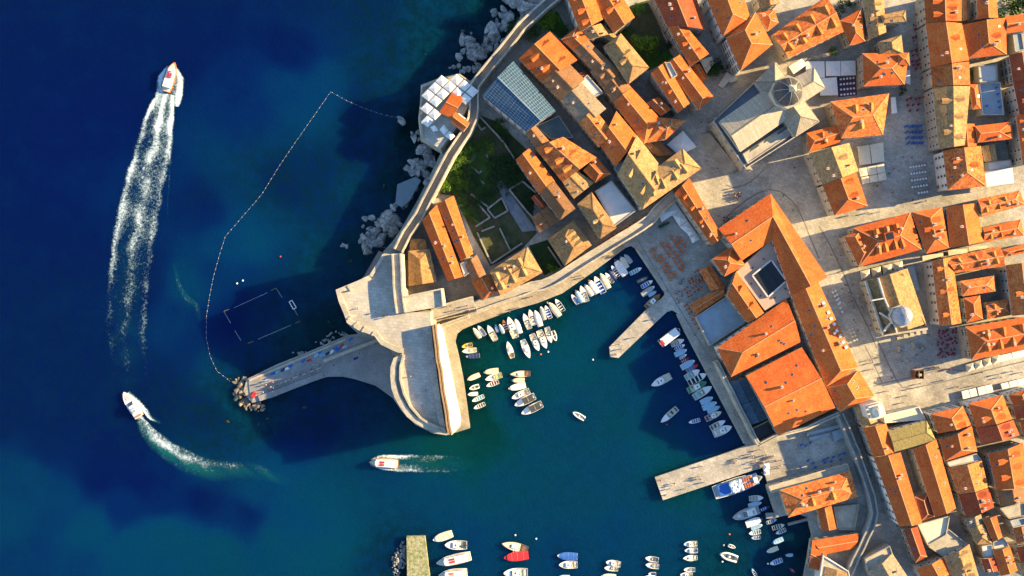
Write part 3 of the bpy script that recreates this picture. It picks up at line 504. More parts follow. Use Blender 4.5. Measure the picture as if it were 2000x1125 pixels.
# paved bathing slab among the rocks
sl_ = poly_thing('bathing_platform', 'flat blue-grey concrete bathing slab among the coastal rocks', 'platform', [(776, 360), (812, 345), (822, 352), (800, 392), (785, 405), (772, 398)], 2.3, -3, [mat('bathing_concrete', (0.17, 0.22, 0.25), var=.15)])
# ================================================================ HOUSES
# a wing is a four-cornered roof outline in photo pixels (region, 8 numbers), its ridge parallel to the first side
WINGS = []
def unit_window():
    mb = MB(); mb.box((0, -.02, 0), 1.15, .16, 1.75, m=0); mb.box((0, -.09, .14), .85, .1, 1.45, m=1); mb.box((0, -.1, -.1), 1.3, .3, .12, m=0)
    o = mb.build('window', [M['eave'], M['glass']]); me = o.data; bpy.data.objects.remove(o); return me
def unit_window_shut():
    mb = MB(); mb.box((0, -.02, 0), 1.15, .14, 1.75, m=0); mb.box((0, -.09, .14), .85, .08, 1.45, m=1)
    for s in (-1, 1): mb.box((s * .85, -.06, .05), .5, .08, 1.6, m=2)
    o = mb.build('window', [M['eave'], M['glass'], M['shutter']]); me = o.data; bpy.data.objects.remove(o); return me
WIN = [unit_window(), unit_window(), unit_window_shut()]
def unit_door():
    mb = MB(); mb.box((0, -.02, 0), 1.7, .2, 2.6, m=0); mb.box((0, -.1, 0), 1.2, .14, 2.3, m=1)
    o = mb.build('door', [M['eave'], M['wood']]); me = o.data; bpy.data.objects.remove(o); return me
DOOR = unit_door()
DORM = {}
def unit_dormer(c):
    """gabled dormer: front at y=0 looking along -y, roof running back into the slope"""
    if c in DORM: return DORM[c]
    mb = MB(); w_, h, g, k = .75, .75, 1.2, .34
    e = w_ + .2; bk, bt = h / k, g / k
    mb.face([(-w_, 0, -.5), (w_, 0, -.5), (w_, 0, h), (0, 0, g - .1), (-w_, 0, h)], 0)
    for s in (-1, 1):
        mb.face([(s * w_, 0, -.5), (s * w_, bk, h), (s * w_, 0, h)], 0)
        mb.face([(s * e, -.25, h - .12), (0, -.25, g), (0, bt, g), (s * e, bk, h - .12)], 1, [(0, 0), (0, 1.2), (4, 1.2), (3, 0)])
    mb.box((0, -.05, 0), .8, .08, .65, m=2)
    o = mb.build('dormer', [M['plaster'], TILE[c], M['glass']]); DORM[c] = o.data; bpy.data.objects.remove(o); return DORM[c]
def unit_chimney():
    mb = MB(); mb.box((0, 0, -1.0), .75, .75, 2.1, m=0); mb.box((0, 0, 1.1), .95, .95, .14, m=0)
    for s in (-1, 1): mb.box((s * .2, 0, 1.24), .22, .5, .3, m=1)
    o = mb.build('chimney', [M['plaster'], M['cap']]); me = o.data; bpy.data.objects.remove(o); return me
CHIM = unit_chimney()
def unit_skylight():
    mb = MB(); mb.box((0, 0, -.1), .7, .95, .2, m=0); mb.box((0, 0, .1), .58, .82, .02, m=1)
    o = mb.build('skylight', [M['metal'], mat('skylight_glass', (0.03, 0.06, 0.1), rough=.2, spec=.6)]); me = o.data; bpy.data.objects.remove(o); return me
SKYL = unit_skylight()
def W(reg, q, e=11.5, c='o', h=(0, 0), d=(0, 0), k=1, s=1, flat=None, pitch=.34, z0=GZ - .3, wm='wall', par=.5, win=True, shed=False, cap=True):
    if reg in ('R1', 'R2', 'R4', 'R5') and e > 8.4 and z0 < 5: e = e + 3.4        # the upper quarter stands on the rising rock
    return dict(reg=reg, q=q, e=e, c=c, h=h, d=d, k=k, s=s, flat=flat, pitch=pitch, z0=z0, wm=wm, par=par, win=win, shed=shed, cap=cap)
HN = [0]
def B(name, label, *wings, cat='house', group=None):
    HN[0] += 1; g = random.Random(HN[0] * 13 + 5); root = None
    for wi, d in enumerate(wings):
        e = d['e'] + g.uniform(-.45, .45) + wi * .03
        Q = [P(p, e) for p in pts(d['reg'], d['q'])]
        if root is None:
            c = sum(Q, Vector()) / 4; root = empty(name, (c.x, c.y, GZ)); tag(root, label, cat, group)
        cen = sum(Q, Vector()) / 4
        if d['reg'] in ('R1', 'R2', 'R4') and e > 9 and len(wings) == 1: Q = [cen + (q - cen) * 1.05 for q in Q]
        size = min((Q[0] - Q[1]).length, (Q[1] - Q[2]).length)
        ins = [q + (cen - q).normalized() * .5 for q in Q]
        wallm = M[d['wm']]
        WINGS.append((root, ins, e, d, g.randint(0, 10 ** 6)))
        if d['flat']:
            mb = MB(); mb.prism(Q, d['z0']); mb.build('wall', wallm, root)
            mb = MB(); mb.face([q + (cen - q) * .01 + Vector((0, 0, .006)) for q in Q]); mb.build('roof', M[d['flat']] if d['flat'] in M else TILE[d['flat']], root)
            if d['par']:
                mb = MB()
                for i in range(4): mb.bar(Q[i] + (cen - Q[i]).normalized() * .25 - Vector((0, 0, .02)), Q[(i + 1) % 4] + (cen - Q[(i + 1) % 4]).normalized() * .25 - Vector((0, 0, .02)), .35, d['par'] + .02 * (i % 2))
                mb.build('parapet', wallm, root)
            d['zf'] = None; continue
        tm = TILE[d['c']]
        m0, m1 = (Q[3] + Q[0]) / 2, (Q[1] + Q[2]) / 2
        half = ((Q[0] - Q[3]).length + (Q[1] - Q[2]).length) / 4
        rise = max(.7, min(4.2, half * d['pitch'])); up = Vector((0, 0, rise))
        L = (m1 - m0).length
        hh = [min(.46, x) for x in d['h']]
        if d['shed']: R0, R1 = lerp(Q[3], Q[2], 0) + up * 1.0, Q[2] + up * 1.0
        else: R0, R1 = lerp(m0, m1, hh[0]) + up, lerp(m0, m1, 1 - hh[1]) + up
        th = Vector((0, 0, -.22)); mb = MB()
        def slope(a, b, c_, dd=None):
            u = (b - a).normalized(); ps = [a, b, c_] + ([dd] if dd is not None else []); v0 = (c_ - a) - u * (c_ - a).dot(u); v0.normalize()
            mb.face(ps, 0, [((p - a).dot(u) + HN[0] * 7.3, (p - a).dot(v0) + wi * 3.1) for p in ps])
        wb = MB(); gables = []
        if d['shed']:
            slope(Q[0], Q[1], R1, R0)
        else:
            slope(Q[0], Q[1], R1, R0); slope(Q[2], Q[3], R0, R1)
            if hh[1] > 0: slope(Q[1], Q[2], R1)
            else: gables.append((ins[1], ins[2], R1))
            if hh[0] > 0: slope(Q[3], Q[0], R0)
            else: gables.append((ins[3], ins[0], R0))
        for i in range(4): mb.face([Q[i], Q[(i + 1) % 4], Q[(i + 1) % 4] + th, Q[i] + th], 1)
        mb.face([q + th for q in Q[::-1]], 1)
        roof = mb.build('roof', [tm, M['eave']], root)
        for i in range(4): wb.face([ins[i], ins[(i + 1) % 4], Vector((*ins[(i + 1) % 4].xy, d['z0'])), Vector((*ins[i].xy, d['z0']))])
        if d['shed']:
            wb.face([Q[2] * .98 + cen * .02, R1 * .995 + cen * .005, R0 * .995 + cen * .005, Q[3] * .98 + cen * .02])
            wb.face([ins[1], ins[2], R1]); wb.face([ins[3], ins[0], R0])
        for a, b_, r0 in gables:
            inn = r0 + (Vector((cen.x, cen.y, r0.z)) - r0).normalized() * .35 - Vector((0, 0, .12)); wb.face([a, b_, inn])
        wb.build('wall', wallm, root)
        if d['cap'] and not d['shed']:
            cb = MB(); cb.bar(R0 - Vector((0, 0, .06)), R1 - Vector((0, 0, .06)), .3, .16)
            if hh[0] > 0: [cb.bar(Q[i] - Vector((0, 0, .06)), R0 - Vector((0, 0, .06)), .26, .14) for i in (0, 3)]
            if hh[1] > 0: [cb.bar(Q[i] - Vector((0, 0, .06)), R1 - Vector((0, 0, .06)), .26, .14) for i in (1, 2)]
            cb.build('ridge_tiles', M['cap'] if d['c'] in 'orm' else TILE[d['c']], roof)
        # furniture of the roof
        def on(side, s_, t_):
            """point on slope: s along ridge, t 0 eave .. 1 ridge, with heading of the downhill direction"""
            a, b_, r0, r1 = (Q[0], Q[1], R0, R1) if side == 0 else (Q[3], Q[2], R0, R1)
            lo = lerp(a, b_, s_); hi = lerp(R0, R1, min(1, max(0, (s_ - hh[0]) / max(.05, 1 - hh[0] - hh[1]))))
            p = lerp(lo, hi, t_); dn = lo - hi; return p, math.atan2(dn.y, dn.x), dn
        if not d['shed']:
            for side in (0, 1):
                n = d['d'][side]
                for i in range(n):
                    s_ = hh[0] * .7 + (1 - (hh[0] + hh[1]) * .7) * (i + .5 + g.uniform(-.12, .12)) / n
                    p, a, dn = on(side, s_, .40 if half > 3 else .3); sc_ = min(1.15, max(.6, half / 4.6))
                    link('dormer', unit_dormer(d['c']), root, p - root.location, a + math.pi / 2, (sc_, sc_, sc_ * .95))
            for i in range(d['k']):
                p, a, dn = on(g.randint(0, 1), g.uniform(.12, .88), g.uniform(.35, .85)); f = g.uniform(.7, 1.1)
                link('chimney', CHIM, root, p - root.location, a, (f, f, f))
            for i in range(d['s']):
                p, a, dn = on(g.randint(0, 1), g.uniform(.2, .8), g.uniform(.25, .75))
                o = link('skylight', SKYL, root, p - root.location); o.rotation_mode = 'XYZ'; o.rotation_euler = (math.atan2(rise, half), 0, a + math.pi / 2)
    return root
H_ = lambda label, *w_, **k: B('house', label, *w_, **k)
# ---- top centre
H_('tall white-walled house with a row of small dormers above the walled lawn', W('R1', [1600, -150, 1765, 300, 1980, 180, 1830, -220], 13, 'o', d=(4, 1), wm='plaster'))
H_('red-roofed house with two big dormers facing right beside the sea wall', W('R1', [1180, 575, 1400, 795, 1725, 585, 1470, 320], 11.5, 'o', d=(2, 2)))
H_('house with one slope dark brown and one orange next to the blue glazed roof', W('R1', [1402, 797, 1578, 975, 1800, 775, 1640, 610], 11.5, 'b', k=2, s=0))
H_('house with grey old tiles and a cream lit slope in the long row', W('R1', [1580, 980, 1800, 1230, 2010, 1060, 1785, 820], 11.5, 'g'))
H_('mottled orange house at the lower middle of the long row', W('R4', [1765, 75, 1945, 305, 2090, 170, 1900, -60], 11.5, 'm'))
H_('red house with a small glazed annexe above the corner palace', W('R5', [-40, 290, 110, 510, 330, 215, 120, -40], 11.5, 'o', k=2), W('R5', [92, 512, 140, 580, 268, 482, 228, 412], 9, flat='bluegrey', k=0))
H_('house with a flat white roof terrace in the middle of the long row', W('R1', [1735, 822, 1860, 965, 1985, 905, 1835, 735], 10.5, flat='paleroof', par=.4))
H_('little dark red annexe behind the white roof terrace', W('R1', [1700, 762, 1762, 832, 1850, 742, 1790, 700], 9.5, 'r', k=0, s=0))
H_('yellow-tiled house squeezed under the white-walled house', W('R1', [1790, 302, 1850, 388, 2040, 335, 1965, 232], 11, 'y', k=2))
H_('small hipped orange house behind the bright garden', W('R1', [1585, 385, 1690, 480, 1850, 390, 1735, 270], 11, 'o', h=(.3, 0)))
H_('brown-tiled house under the hipped orange one', W('R1', [1692, 485, 1890, 680, 2010, 560, 1835, 385], 11, 'b', s=3))
H_('brown-tiled house with lean-to dormers in the middle of the alley', W('R1', [1890, 682, 2020, 830, 2155, 700, 2012, 562], 11, 'b', s=2))
H_('pale yellow hipped house standing over the green tree garden', W('R2', [0, 460, 235, 810, 430, 655, 165, 335], 12.5, 'y', h=(.12, .25), k=0, s=0, d=(1, 1)))
H_('brown house with long rounded dormers below the yellow hipped one', W('R2', [-130, 700, 100, 1000, 265, 860, 20, 565], 10.5, 'b', d=(2, 0)))
H_('bright plain orange house beside the narrow dark courtyard', W('R2', [100, 1002, 390, 1390, 560, 1180, 270, 867], 11, 'o', h=(0, .2)))
H_('cluster house of small mottled pyramid roofs above the white square canopy', W('R5', [400, 270, 600, 240, 800, 50, 470, 10], 10.5, 'm', h=(.4, .4)), W('R5', [600, 240, 720, 130, 660, 40, 560, 60], 10.8, 'm', h=(.3, .3), k=0))
H_('low brown lean-to house between yellow palace and white canopy', W('R5', [380, 300, 520, 400, 680, 385, 500, 220], 8, 'b', k=0))
B('corner_palace', 'large L-shaped palace with weathered yellow tiles and triangular dormers', W('R5', [130, 575, 370, 925, 600, 560, 320, 195], 13, 'y', d=(2, 2), k=1, wm='plaster'), W('R5', [370, 925, 950, 520, 765, 325, 330, 650], 13, 'y', h=(.2, .15), d=(4, 2), k=0, wm='plaster'))
H_('long orange house with red gables leaning over the blue tents', W('R5', [690, 760, 1050, 1270, 1160, 1195, 830, 615], 9.5, 'o', d=(4, 0), k=3))
B('glazed_hall', 'hall roofed with blue glass panels in a pale grid', W('R1', [825, 935, 1235, 1275, 1510, 1080, 1115, 615], 11, 's', h=(0, 0), k=0, s=0, cap=True, wm='plaster'), cat='hall')
H_('sunken teal flat-roofed annexe in the shade below the glazed hall', W('R4', [1330, 110, 1480, 240, 1700, 220, 1560, 0], 6.5, flat='teal'))
H_('small brown house with a yellow slope at the corner of the ruins', W('R4', [1235, 165, 1340, 325, 1460, 250, 1315, 90], 10, 'b'))
H_('broad house with speckled red-orange tiles right of the ruin garden', W('R4', [1340, 330, 1595, 640, 1910, 410, 1600, 220], 11, 'm', d=(3, 1), k=1))
H_('small orange house with a pale gable at the end of the speckled roof', W('R4', [1800, 540, 1915, 655, 2060, 570, 1920, 415], 10.5, 'o', h=(0, .3)))
H_('low house with a shallow ochre and brown roof by the alley crossing', W('R4', [1600, 655, 1705, 810, 1895, 660, 1740, 550], 9, 'y', pitch=.15, s=2))
H_('long orange house with a cream lit slope along the ruin garden', W('R4', [1145, 440, 1370, 765, 1510, 640, 1275, 330], 10.5, 'o', s=2))
H_('brown house with a cream slope continuing the long garden row', W('R4', [1370, 767, 1570, 1025, 1720, 912, 1512, 642], 10.5, 'b', h=(0, .15), s=1), W('R4', [1290, 1000, 1370, 1150, 1572, 1030, 1440, 890], 8, 'b', pitch=.2, d=(1, 0), k=0), W('R4', [1285, 805, 1380, 915, 1435, 880, 1340, 765], 7, 'r', k=0, s=0))
H_('square hipped house with weathered yellow tiles above the red tables', W('R4', [1745, 875, 1960, 1200, 2115, 1095, 1880, 760], 10.5, 'y', h=(.35, .25), d=(1, 1)))
H_('house with a flat whitewashed roof terrace beside the corner palace', W('R5', [-90, 740, 100, 1090, 310, 935, 70, 635], 8.5, flat='paleroof', par=.4))
H_('pale hipped house with large dormers above the mooring quay', W('S2', [450, 190, 615, 445, 880, 245, 700, 0], 11, 'y', h=(.25, .3), d=(0, 3), wm='plaster'))
H_('long brown-yellow house with dormers on both slopes behind the harbour wall', W('S2', [-10, 745, 400, 510, 250, 260, -120, 500], 10.5, 'y', h=(0, .3), d=(3, 3), k=2))
H_('bright orange twin-gabled house left of the ruin garden, its seaward half', W('S1', [1020, 5, 1270, 595, 1420, 550, 1165, -150], 11.5, 'o', h=(0, 0), k=3, s=3))
H_('bright orange twin-gabled house left of the ruin garden, its landward half', W('S1', [1168, -155, 1400, 400, 1520, 330, 1330, -240], 11.6, 'o', k=2, s=4))
H_('orange house with a flat white roof patio near the fort courtyard', W('S1', [1440, 440, 1510, 600, 1650, 530, 1555, 335], 10.5, 'b', k=0), W('S1', [1392, 422, 1432, 555, 1495, 512, 1465, 390], 10, flat='paleroof'))
H_('small speckled orange house at the end of the harbour wall walk', W('S1', [1505, 610, 1612, 785, 1785, 695, 1700, 515], 9.5, 'm', h=(0, .2)))
B('chapel', 'small chapel with weathered yellow roof and rounded apse inside the fort wall', W('S1', [885, 300, 890, 645, 1165, 602, 1095, 280], 10, 'y', h=(.3, 0), k=0, s=0), W('S1', [822, 400, 825, 640, 888, 632, 880, 390], 7, 'y', shed=True, k=0, s=0), W('S1', [905, 180, 900, 300, 1075, 285, 1050, 185], 7.5, 'y', h=(.45, 0), k=0, s=0), cat='chapel')
# ---- top right
H_('yellow-orange house with walls of small windows at the upper garden', W('R2', [-90, 20, 95, 315, 290, 165, 120, -120], 12, 'o', d=(1, 1)))
H_('narrow yellow lean-to house between two garden trees', W('R2', [-110, 275, 60, 400, 130, 365, -20, 232], 10, 'y', k=0, s=0))
H_('large faded red house cut by the top edge above a windowed alley wall', W('R2', [470, -60, 625, 255, 985, 280, 880, -60], 12, 'r', k=3))
H_('narrow orange house with dormer and roof terrace below the faded red one', W('R2', [635, 268, 840, 640, 1015, 520, 800, 262], 11.5, 'o', d=(1, 2), k=2))
H_('tall house with pale blue window wall and big orange hip roof', W('R2', [980, -60, 1160, 365, 1440, 215, 1330, -150], 14, 'o', h=(0, .35), k=1, s=3, wm='plaster'), W('R2', [1190, 372, 1332, 695, 1645, 435, 1480, 120], 14, 'o', h=(.2, .4), k=1, s=1, wm='plaster'))
H_('small red hipped house tucked behind the big orange hip roof', W('R2', [1500, 130, 1600, 300, 1700, 220, 1660, 100], 10, 'o', h=(.3, .4)))
H_('brown and orange house with a white roof deck over the cathedral lane', W('R2', [455, 715, 720, 1105, 835, 1010, 600, 600], 12, 'o', d=(1, 0), k=3, s=0), W('R2', [592, 612, 660, 770, 715, 740, 640, 605], 12.8, flat='paleroof'))
H_('long orange house with a bright yellow slope ending at the cathedral street', W('R2', [610, 635, 920, 1065, 1060, 940, 745, 545], 11.5, 'o', h=(0, .12), k=2))
H_('low orange shed house behind the potted tree courtyard', W('R2', [840, 650, 955, 800, 1010, 760, 930, 620], 6.5, 'o', k=0), W('R2', [935, 590, 1000, 720, 1075, 615, 1050, 550], 5.5, flat='cream', par=0))
H_('large house with speckled orange roof and paired dormers at the top edge', W('F', [1540, 113, 1648, 62, 1614, -8, 1506, 70], 12.5, 'm', d=(4, 4), k=2))
H_('pointed orange house between speckled roof and weathered complex', W('R3', [290, 190, 380, 425, 525, 385, 490, 80], 12, 'o', h=(.35, .35)))
H_('weathered yellow house complex with a raised cross wing over the square street', W('R3', [485, -60, 560, 370, 720, 300, 690, -60], 12.5, 'y', d=(1, 2), k=2), W('R3', [690, 215, 905, 200, 900, 90, 670, 140], 13.5, 'y', h=(.1, .15), k=0), W('R3', [640, 390, 662, 500, 880, 500, 860, 325], 12.5, 'y', h=(.3, .3), k=0))
H_('square orange hipped house with a small corner turret beside the grey awnings', W('R3', [510, 805, 890, 785, 930, 490, 495, 495], 12, 'o', h=(.38, .38), k=2, s=5), W('R3', [835, 600, 940, 610, 930, 490, 830, 500], 13.2, 'o', h=(.4, .4), k=0, s=0))
H_('broad speckled orange house between turret house and cream awnings', W('R3', [300, 1290, 690, 1255, 745, 868, 200, 945], 12, 'm', h=(.3, .3), d=(1, 2), k=2))
H_('plain orange house with one cross gable facing the cathedral steps', W('R6', [0, 350, 290, 250, 265, 90, -20, 165], 11, 'o', h=(.2, 0), d=(1, 1)))
H_('long house with brown streaked left slope and pale lit right slope', W('R6', [0, 355, 125, 650, 460, 520, 375, 258], 12, 'y', d=(0, 1), k=3))
H_('red house with a hipped end and twin dormers at the square corner', W('R6', [125, 652, 238, 935, 548, 845, 440, 532], 12, 'o', h=(0, .35), d=(0, 2), k=1))
for lab, q, c, d, k in (('long market street house at the top edge with ribbed dormers', [1068, -60, 1085, 215, 1420, 195, 1420, -60], 'o', (2, 3), 2),
                        ('long market street house with one shadowed rear wing', [1085, 217, 1130, 630, 1490, 560, 1422, 217], 'o', (0, 1), 2),
                        ('speckled short market street house in the middle of the row', [1130, 632, 1148, 810, 1500, 790, 1490, 572], 'm', (0, 0), 2),
                        ('weathered brown-yellow market street house with small dormers', [1148, 812, 1208, 1390, 1450, 1350, 1500, 802], 'y', (2, 3), 1)):
    H_(lab, W('R3', q, 13, c, d=d, k=k, s=2))
H_('red corner house with dark skylights above the purple table rows', W('R6', [1245, 330, 1290, 700, 1648, 660, 1600, 285], 13, 'm', h=(0, .38), d=(1, 1), k=3, s=6, wm='plaster'))
H_('large red hipped house with a lit dormer near the upper right edge', W('R3', [1430, 230, 1480, 545, 1840, 505, 1830, 165], 12.5, 'o', h=(0, .35), d=(0, 1), k=2, s=3))
H_('narrow orange house touching the top edge beside the dark tree', W('R3', [1560, -60, 1565, 180, 1760, 165, 1740, -60], 12, 'o'))
H_('plain orange house below the dark tree at the right edge', W('R3', [1835, 310, 2080, 280, 2080, 120, 1830, 150], 12, 'o', s=0))
H_('dark red house at the right edge above the pergola terrace', W('R3', [1860, 510, 1900, 780, 2120, 740, 2080, 470], 13, 'r', k=2))
H_('deep red plain house at the right edge beside the pergola terrace', W('R3', [1902, 782, 1960, 1071, 2150, 1050, 2122, 742], 13, 'r', d=(1, 0)))
H_('orange house with paired dormers at the right edge of the small courtyard', W('R6', [1925, 0, 1990, 460, 2110, 450, 2080, -20], 13, 'o', d=(3, 0)))
H_('flat roof terrace house with red loungers near the right edge', W('R3', [1570, 610, 1580, 770, 1755, 760, 1745, 600], 9, flat='paleroof'))
H_('white pergola terrace house with blue tables near the right edge', W('R3', [1580, 775, 1610, 1071, 1810, 1071, 1775, 765], 7.5, flat='bluegrey', par=.7, wm='plaster'))
H_('narrow orange house wedged beside the white pergola terrace', W('R3', [1490, 785, 1525, 1020, 1600, 1010, 1568, 785], 10, 'o', h=(.2, .2), k=0))
H_('orange hipped house closing the small courtyard at its top', W('R6', [1570, 255, 1900, 220, 1885, 60, 1545, 100], 12, 'o', h=(.1, .4), k=1))
H_('low orange house with rounded dormers beside the red corner house', W('R6', [1365, 85, 1380, 310, 1560, 285, 1540, 80], 11, 'o', d=(0, 2)))
H_('small ochre lean-to house in the dark courtyard', W('R6', [1610, 290, 1640, 435, 1750, 420, 1730, 265], 9, 'y', k=0, s=0))
# ---- right middle
H_('large many-gabled orange house with a square light well', W('S4', [392, 455, 1000, 285, 890, -75, 330, 75], 12, 'o', h=(.35, .3), d=(4, 3), k=4, s=1), W('S4', [240, 160, 385, 457, 515, 265, 412, 100], 11.6, 'o', h=(.15, .15), k=1, s=0))
H_('orange house with a column of dormers right of the light well house', W('S4', [902, -80, 1045, 328, 1275, 272, 1200, -125], 12, 'o', h=(.2, .3), d=(1, 3), k=4, s=2))
H_('house with a broad smooth deep orange slope in the upper terrace', W('S4', [1240, -130, 1278, 272, 1610, 210, 1530, -165], 12.4, 'o', k=1, s=0))
H_('long speckled ochre-orange house with a pale hipped end at the right', W('S4', [1590, -30, 2010, -150, 1960, -290, 1545, -205], 12, 'm', h=(0, .2), d=(3, 2), k=2))
H_('orange house with three broad dormers facing down the narrow street', W('S4', [1610, 212, 2000, 150, 1970, -10, 1600, 75], 12, 'o', h=(0, .15), d=(3, 1), k=2))
H_('speckled orange house wrapped around a dark courtyard beside the domed church', W('S4', [1097, 400, 1175, 1035, 1390, 1005, 1300, 360], 12.5, 'm', d=(3, 1), k=2, s=0, wm='plaster'), W('S4', [1335, 515, 1815, 450, 1770, 255, 1210, 372], 12.3, 'm', d=(3, 3), k=2))
B('chapel', 'orange barrel-ended chapel roof inside the dark courtyard', W('S4', [1400, 745, 1725, 695, 1710, 540, 1375, 595], 11, 'm', h=(.2, .3), k=1), cat='chapel')
H_('square orange hipped house below the courtyard chapel', W('S4', [1410, 760, 1440, 1005, 1600, 965, 1570, 735], 11.5, 'o', h=(.3, .3)))
H_('low speckled house with a white wall below the courtyard chapel', W('S4', [1640, 970, 1880, 925, 1850, 770, 1620, 805], 10.5, 'm', h=(0, .3), d=(1, 1)))
H_('large dark speckled red house at the right edge behind the chapel', W('S4', [1820, 440, 1885, 935, 2150, 900, 2100, 400], 12, 'm', d=(1, 0), k=1))
H_('narrow orange house at the right edge above a blue shaded patio', W('S4', [1810, 360, 2060, 310, 2050, 220, 1785, 290], 11, 'o', h=(.2, 0)))
H_('long orange house with many dormers facing the main street awnings', W('S6', [1510, 303, 2070, 190, 2020, -100, 1457, -5], 12.5, 'o', h=(.25, 0), d=(4, 3), k=5))
H_('orange annexe in the narrow court above the white square canopy', W('R2', [420, 1005, 555, 1130, 655, 1065, 530, 950], 10.2, 'o', k=1))
H_('pale old house at the top edge behind the big hip roof', W('R2', [1490, -70, 1520, 70, 1705, 35, 1690, -90], 11, 'y', k=1))
H_('narrow olive-brown house in the gap of the market street row', W('R3', [1428, -60, 1437, 195, 1505, 180, 1495, -60], 10, 'b', k=0))
H_('grey flat roof patio beside the plain orange right edge house', W('R3', [1890, 312, 1915, 487, 2000, 466, 1975, 302], 8, flat='bluegrey'))
H_('white walled roof patio above the striped patio roof', W('R6', [1640, 442, 1652, 522, 1892, 482, 1872, 415], 6.5, flat='paleroof'))
H_('walled yard building with stone rim behind the quay restaurant', W('S8', [285, 548, 320, 740, 462, 742, 498, 525], 3.6, flat='stone', par=.9))
H_('grey stone house in the steep lane below the red chimney house', W('S8', [1385, 652, 1405, 732, 1530, 692, 1512, 612], 10, 'g', k=1))
H_('white flat-roofed house between orange and blue patio houses', W('S8', [1605, 840, 1612, 912, 1745, 878, 1700, 810], 9, flat='paleroof'))
H_('stone terrace house above the speckled right edge house', W('S8', [1662, 562, 1738, 652, 1882, 622, 1872, 512], 9.5, flat='stone'))
H_('grey flat-roofed block beside the curving town wall', W('S8', [545, 982, 575, 1092, 778, 936, 755, 872], 8.8, flat='stone'))
# ---- rector's palace and halls
B('palace', 'large orange-roofed palace around a pink terrace with a square glazed court', W('F', [1403, 447, 1505, 378, 1508, 469, 1449, 509], 13, 'o', k=1, s=2, wm='plaster'), W('F', [1505, 378, 1616, 541, 1545, 577, 1508, 469], 13, 'o', k=0, s=1, wm='plaster'),
  W('S3', [455, 380, 575, 552, 780, 440, 650, 258], 12.5, 'o', h=(.42, .42), k=1, s=0), W('S3', [600, 735, 800, 1005, 960, 905, 690, 500], 11.5, 'o', d=(0, 2), k=0, s=0), W('S3', [690, 505, 970, 882, 1240, 735, 1035, 190], 10.6, flat='pink', par=0), cat='palace')
B('town_hall', 'very long orange town hall wing with white skylight boxes along its lit slope', W('F', [1545, 577, 1614, 756, 1677, 718, 1596, 546], 12.5, 'o', h=(0, .08), k=6, s=8, wm='plaster'), W('F', [1615, 757, 1641, 805, 1708, 774, 1677, 722], 12, 'o', h=(.2, .25), k=0, s=4, wm='plaster'), cat='hall')
B('arsenal_hall', 'upper plain orange arsenal hall next to the blue-grey terrace', W('S5', [1240, 482, 1920, 140, 1780, -280, 1100, 200], 11.5, 'o', h=(.25, 0), k=2, s=5, cap=True, wm='plaster'), cat='hall')
B('arsenal_hall', 'lower plain orange arsenal hall with a lone white chimney', W('S5', [1700, 1055, 2257, 782, 1930, 190, 1385, 470], 11.8, 'o', k=2, s=7), cat='hall')
B('slate_annexe', 'dark blue slate-roofed annexe below the arsenal halls', W('S5', [1215, 540, 1325, 750, 1500, 690, 1390, 475], 7.5, 'd', pitch=.12, k=0, s=0), W('S5', [1327, 755, 1425, 950, 1610, 885, 1502, 692], 7.5, 'd', pitch=.12, k=0, s=0), cat='building')
B('dark_pit_block', 'near-black flat top standing for a dark pit, with pale parapet near the quay corner', W('S5', [1440, 980, 1500, 1120, 1695, 1050, 1615, 895], 5.5, flat='dark', par=1.0), cat='building')  # near-black roof colour stands for the shade inside a pit
B('quay_pavilion', 'low L-shaped pavilion with speckled orange roof beside the orange tables', W('S3', [330, 490, 447, 690, 580, 660, 435, 440], 5.5, 'm', pitch=.12, k=0, s=0), W('S3', [292, 930, 578, 735, 560, 645, 228, 825], 5.5, 'm', pitch=.12, h=(0, 0), k=0, s=1), cat='pavilion')
B('terrace_building', 'flat blue-grey roof terrace between pavilion and arsenal halls', W('S3', [290, 945, 590, 745, 780, 1000, 430, 1225], 5.0, flat='bluegrey', par=.5), cat='building')
# ---- lower right
B('gate_house', 'old brown-roofed gate house beside the white bell tower', W('S6', [425, 735, 492, 925, 640, 870, 545, 690], 10.5, 'y', k=1), cat='house')
B('palace', 'long orange palace around a narrow dark courtyard with an olive front roof', W('S8', [622, 142, 832, 715, 1025, 690, 845, 100], 12.5, 'o', k=2, s=2, wm='plaster'), W('S8', [945, 72, 1130, 640, 1305, 565, 1140, -8], 12.5, 'o', k=0, s=2), W('S8', [795, 97, 1138, 0, 1060, -165, 742, -75], 12.2, 'v', h=(0, .15), k=0, s=0, wm='plaster'), W('S8', [530, -105, 620, 140, 800, 95, 725, -140], 12, 'o', k=1, s=0), W('S8', [965, 470, 1020, 668, 1132, 632, 1072, 432], 11.4, 'r', h=(.25, .2), k=0, s=0), cat='palace')
B('front_terrace', 'sunlit cream flat-topped loggia in front of the olive-roofed palace', W('S6', [700, 885, 1085, 850, 1025, 735, 690, 815], 8.5, flat='cream', wm='plaster'), cat='building')
H_('orange house with two dormers first right of the olive-roofed palace', W('S6', [1130, 805, 1200, 985, 1510, 905, 1430, 730], 12.5, 'o', h=(.4, 0), d=(0, 2), k=1, wm='plaster'))
H_('orange hipped house with pale chimneys above the white roof patio', W('S8', [1170, 0, 1212, 175, 1480, 90, 1435, -120], 12, 'o', h=(0, .3), k=3))
H_('house with a flat whitewashed patio between two red roofs', W('S8', [1225, 182, 1245, 218, 1515, 162, 1475, 108], 11, flat='paleroof'))
H_('house with herringbone red left slope below the white patio', W('S8', [1245, 228, 1320, 450, 1575, 390, 1520, 168], 12, 'm', k=1, s=2))
H_('red house with two pale chimney pots and hooded dormers in the steep lane', W('S8', [1325, 454, 1385, 635, 1622, 555, 1577, 395], 12, 'r', d=(0, 2), k=3))
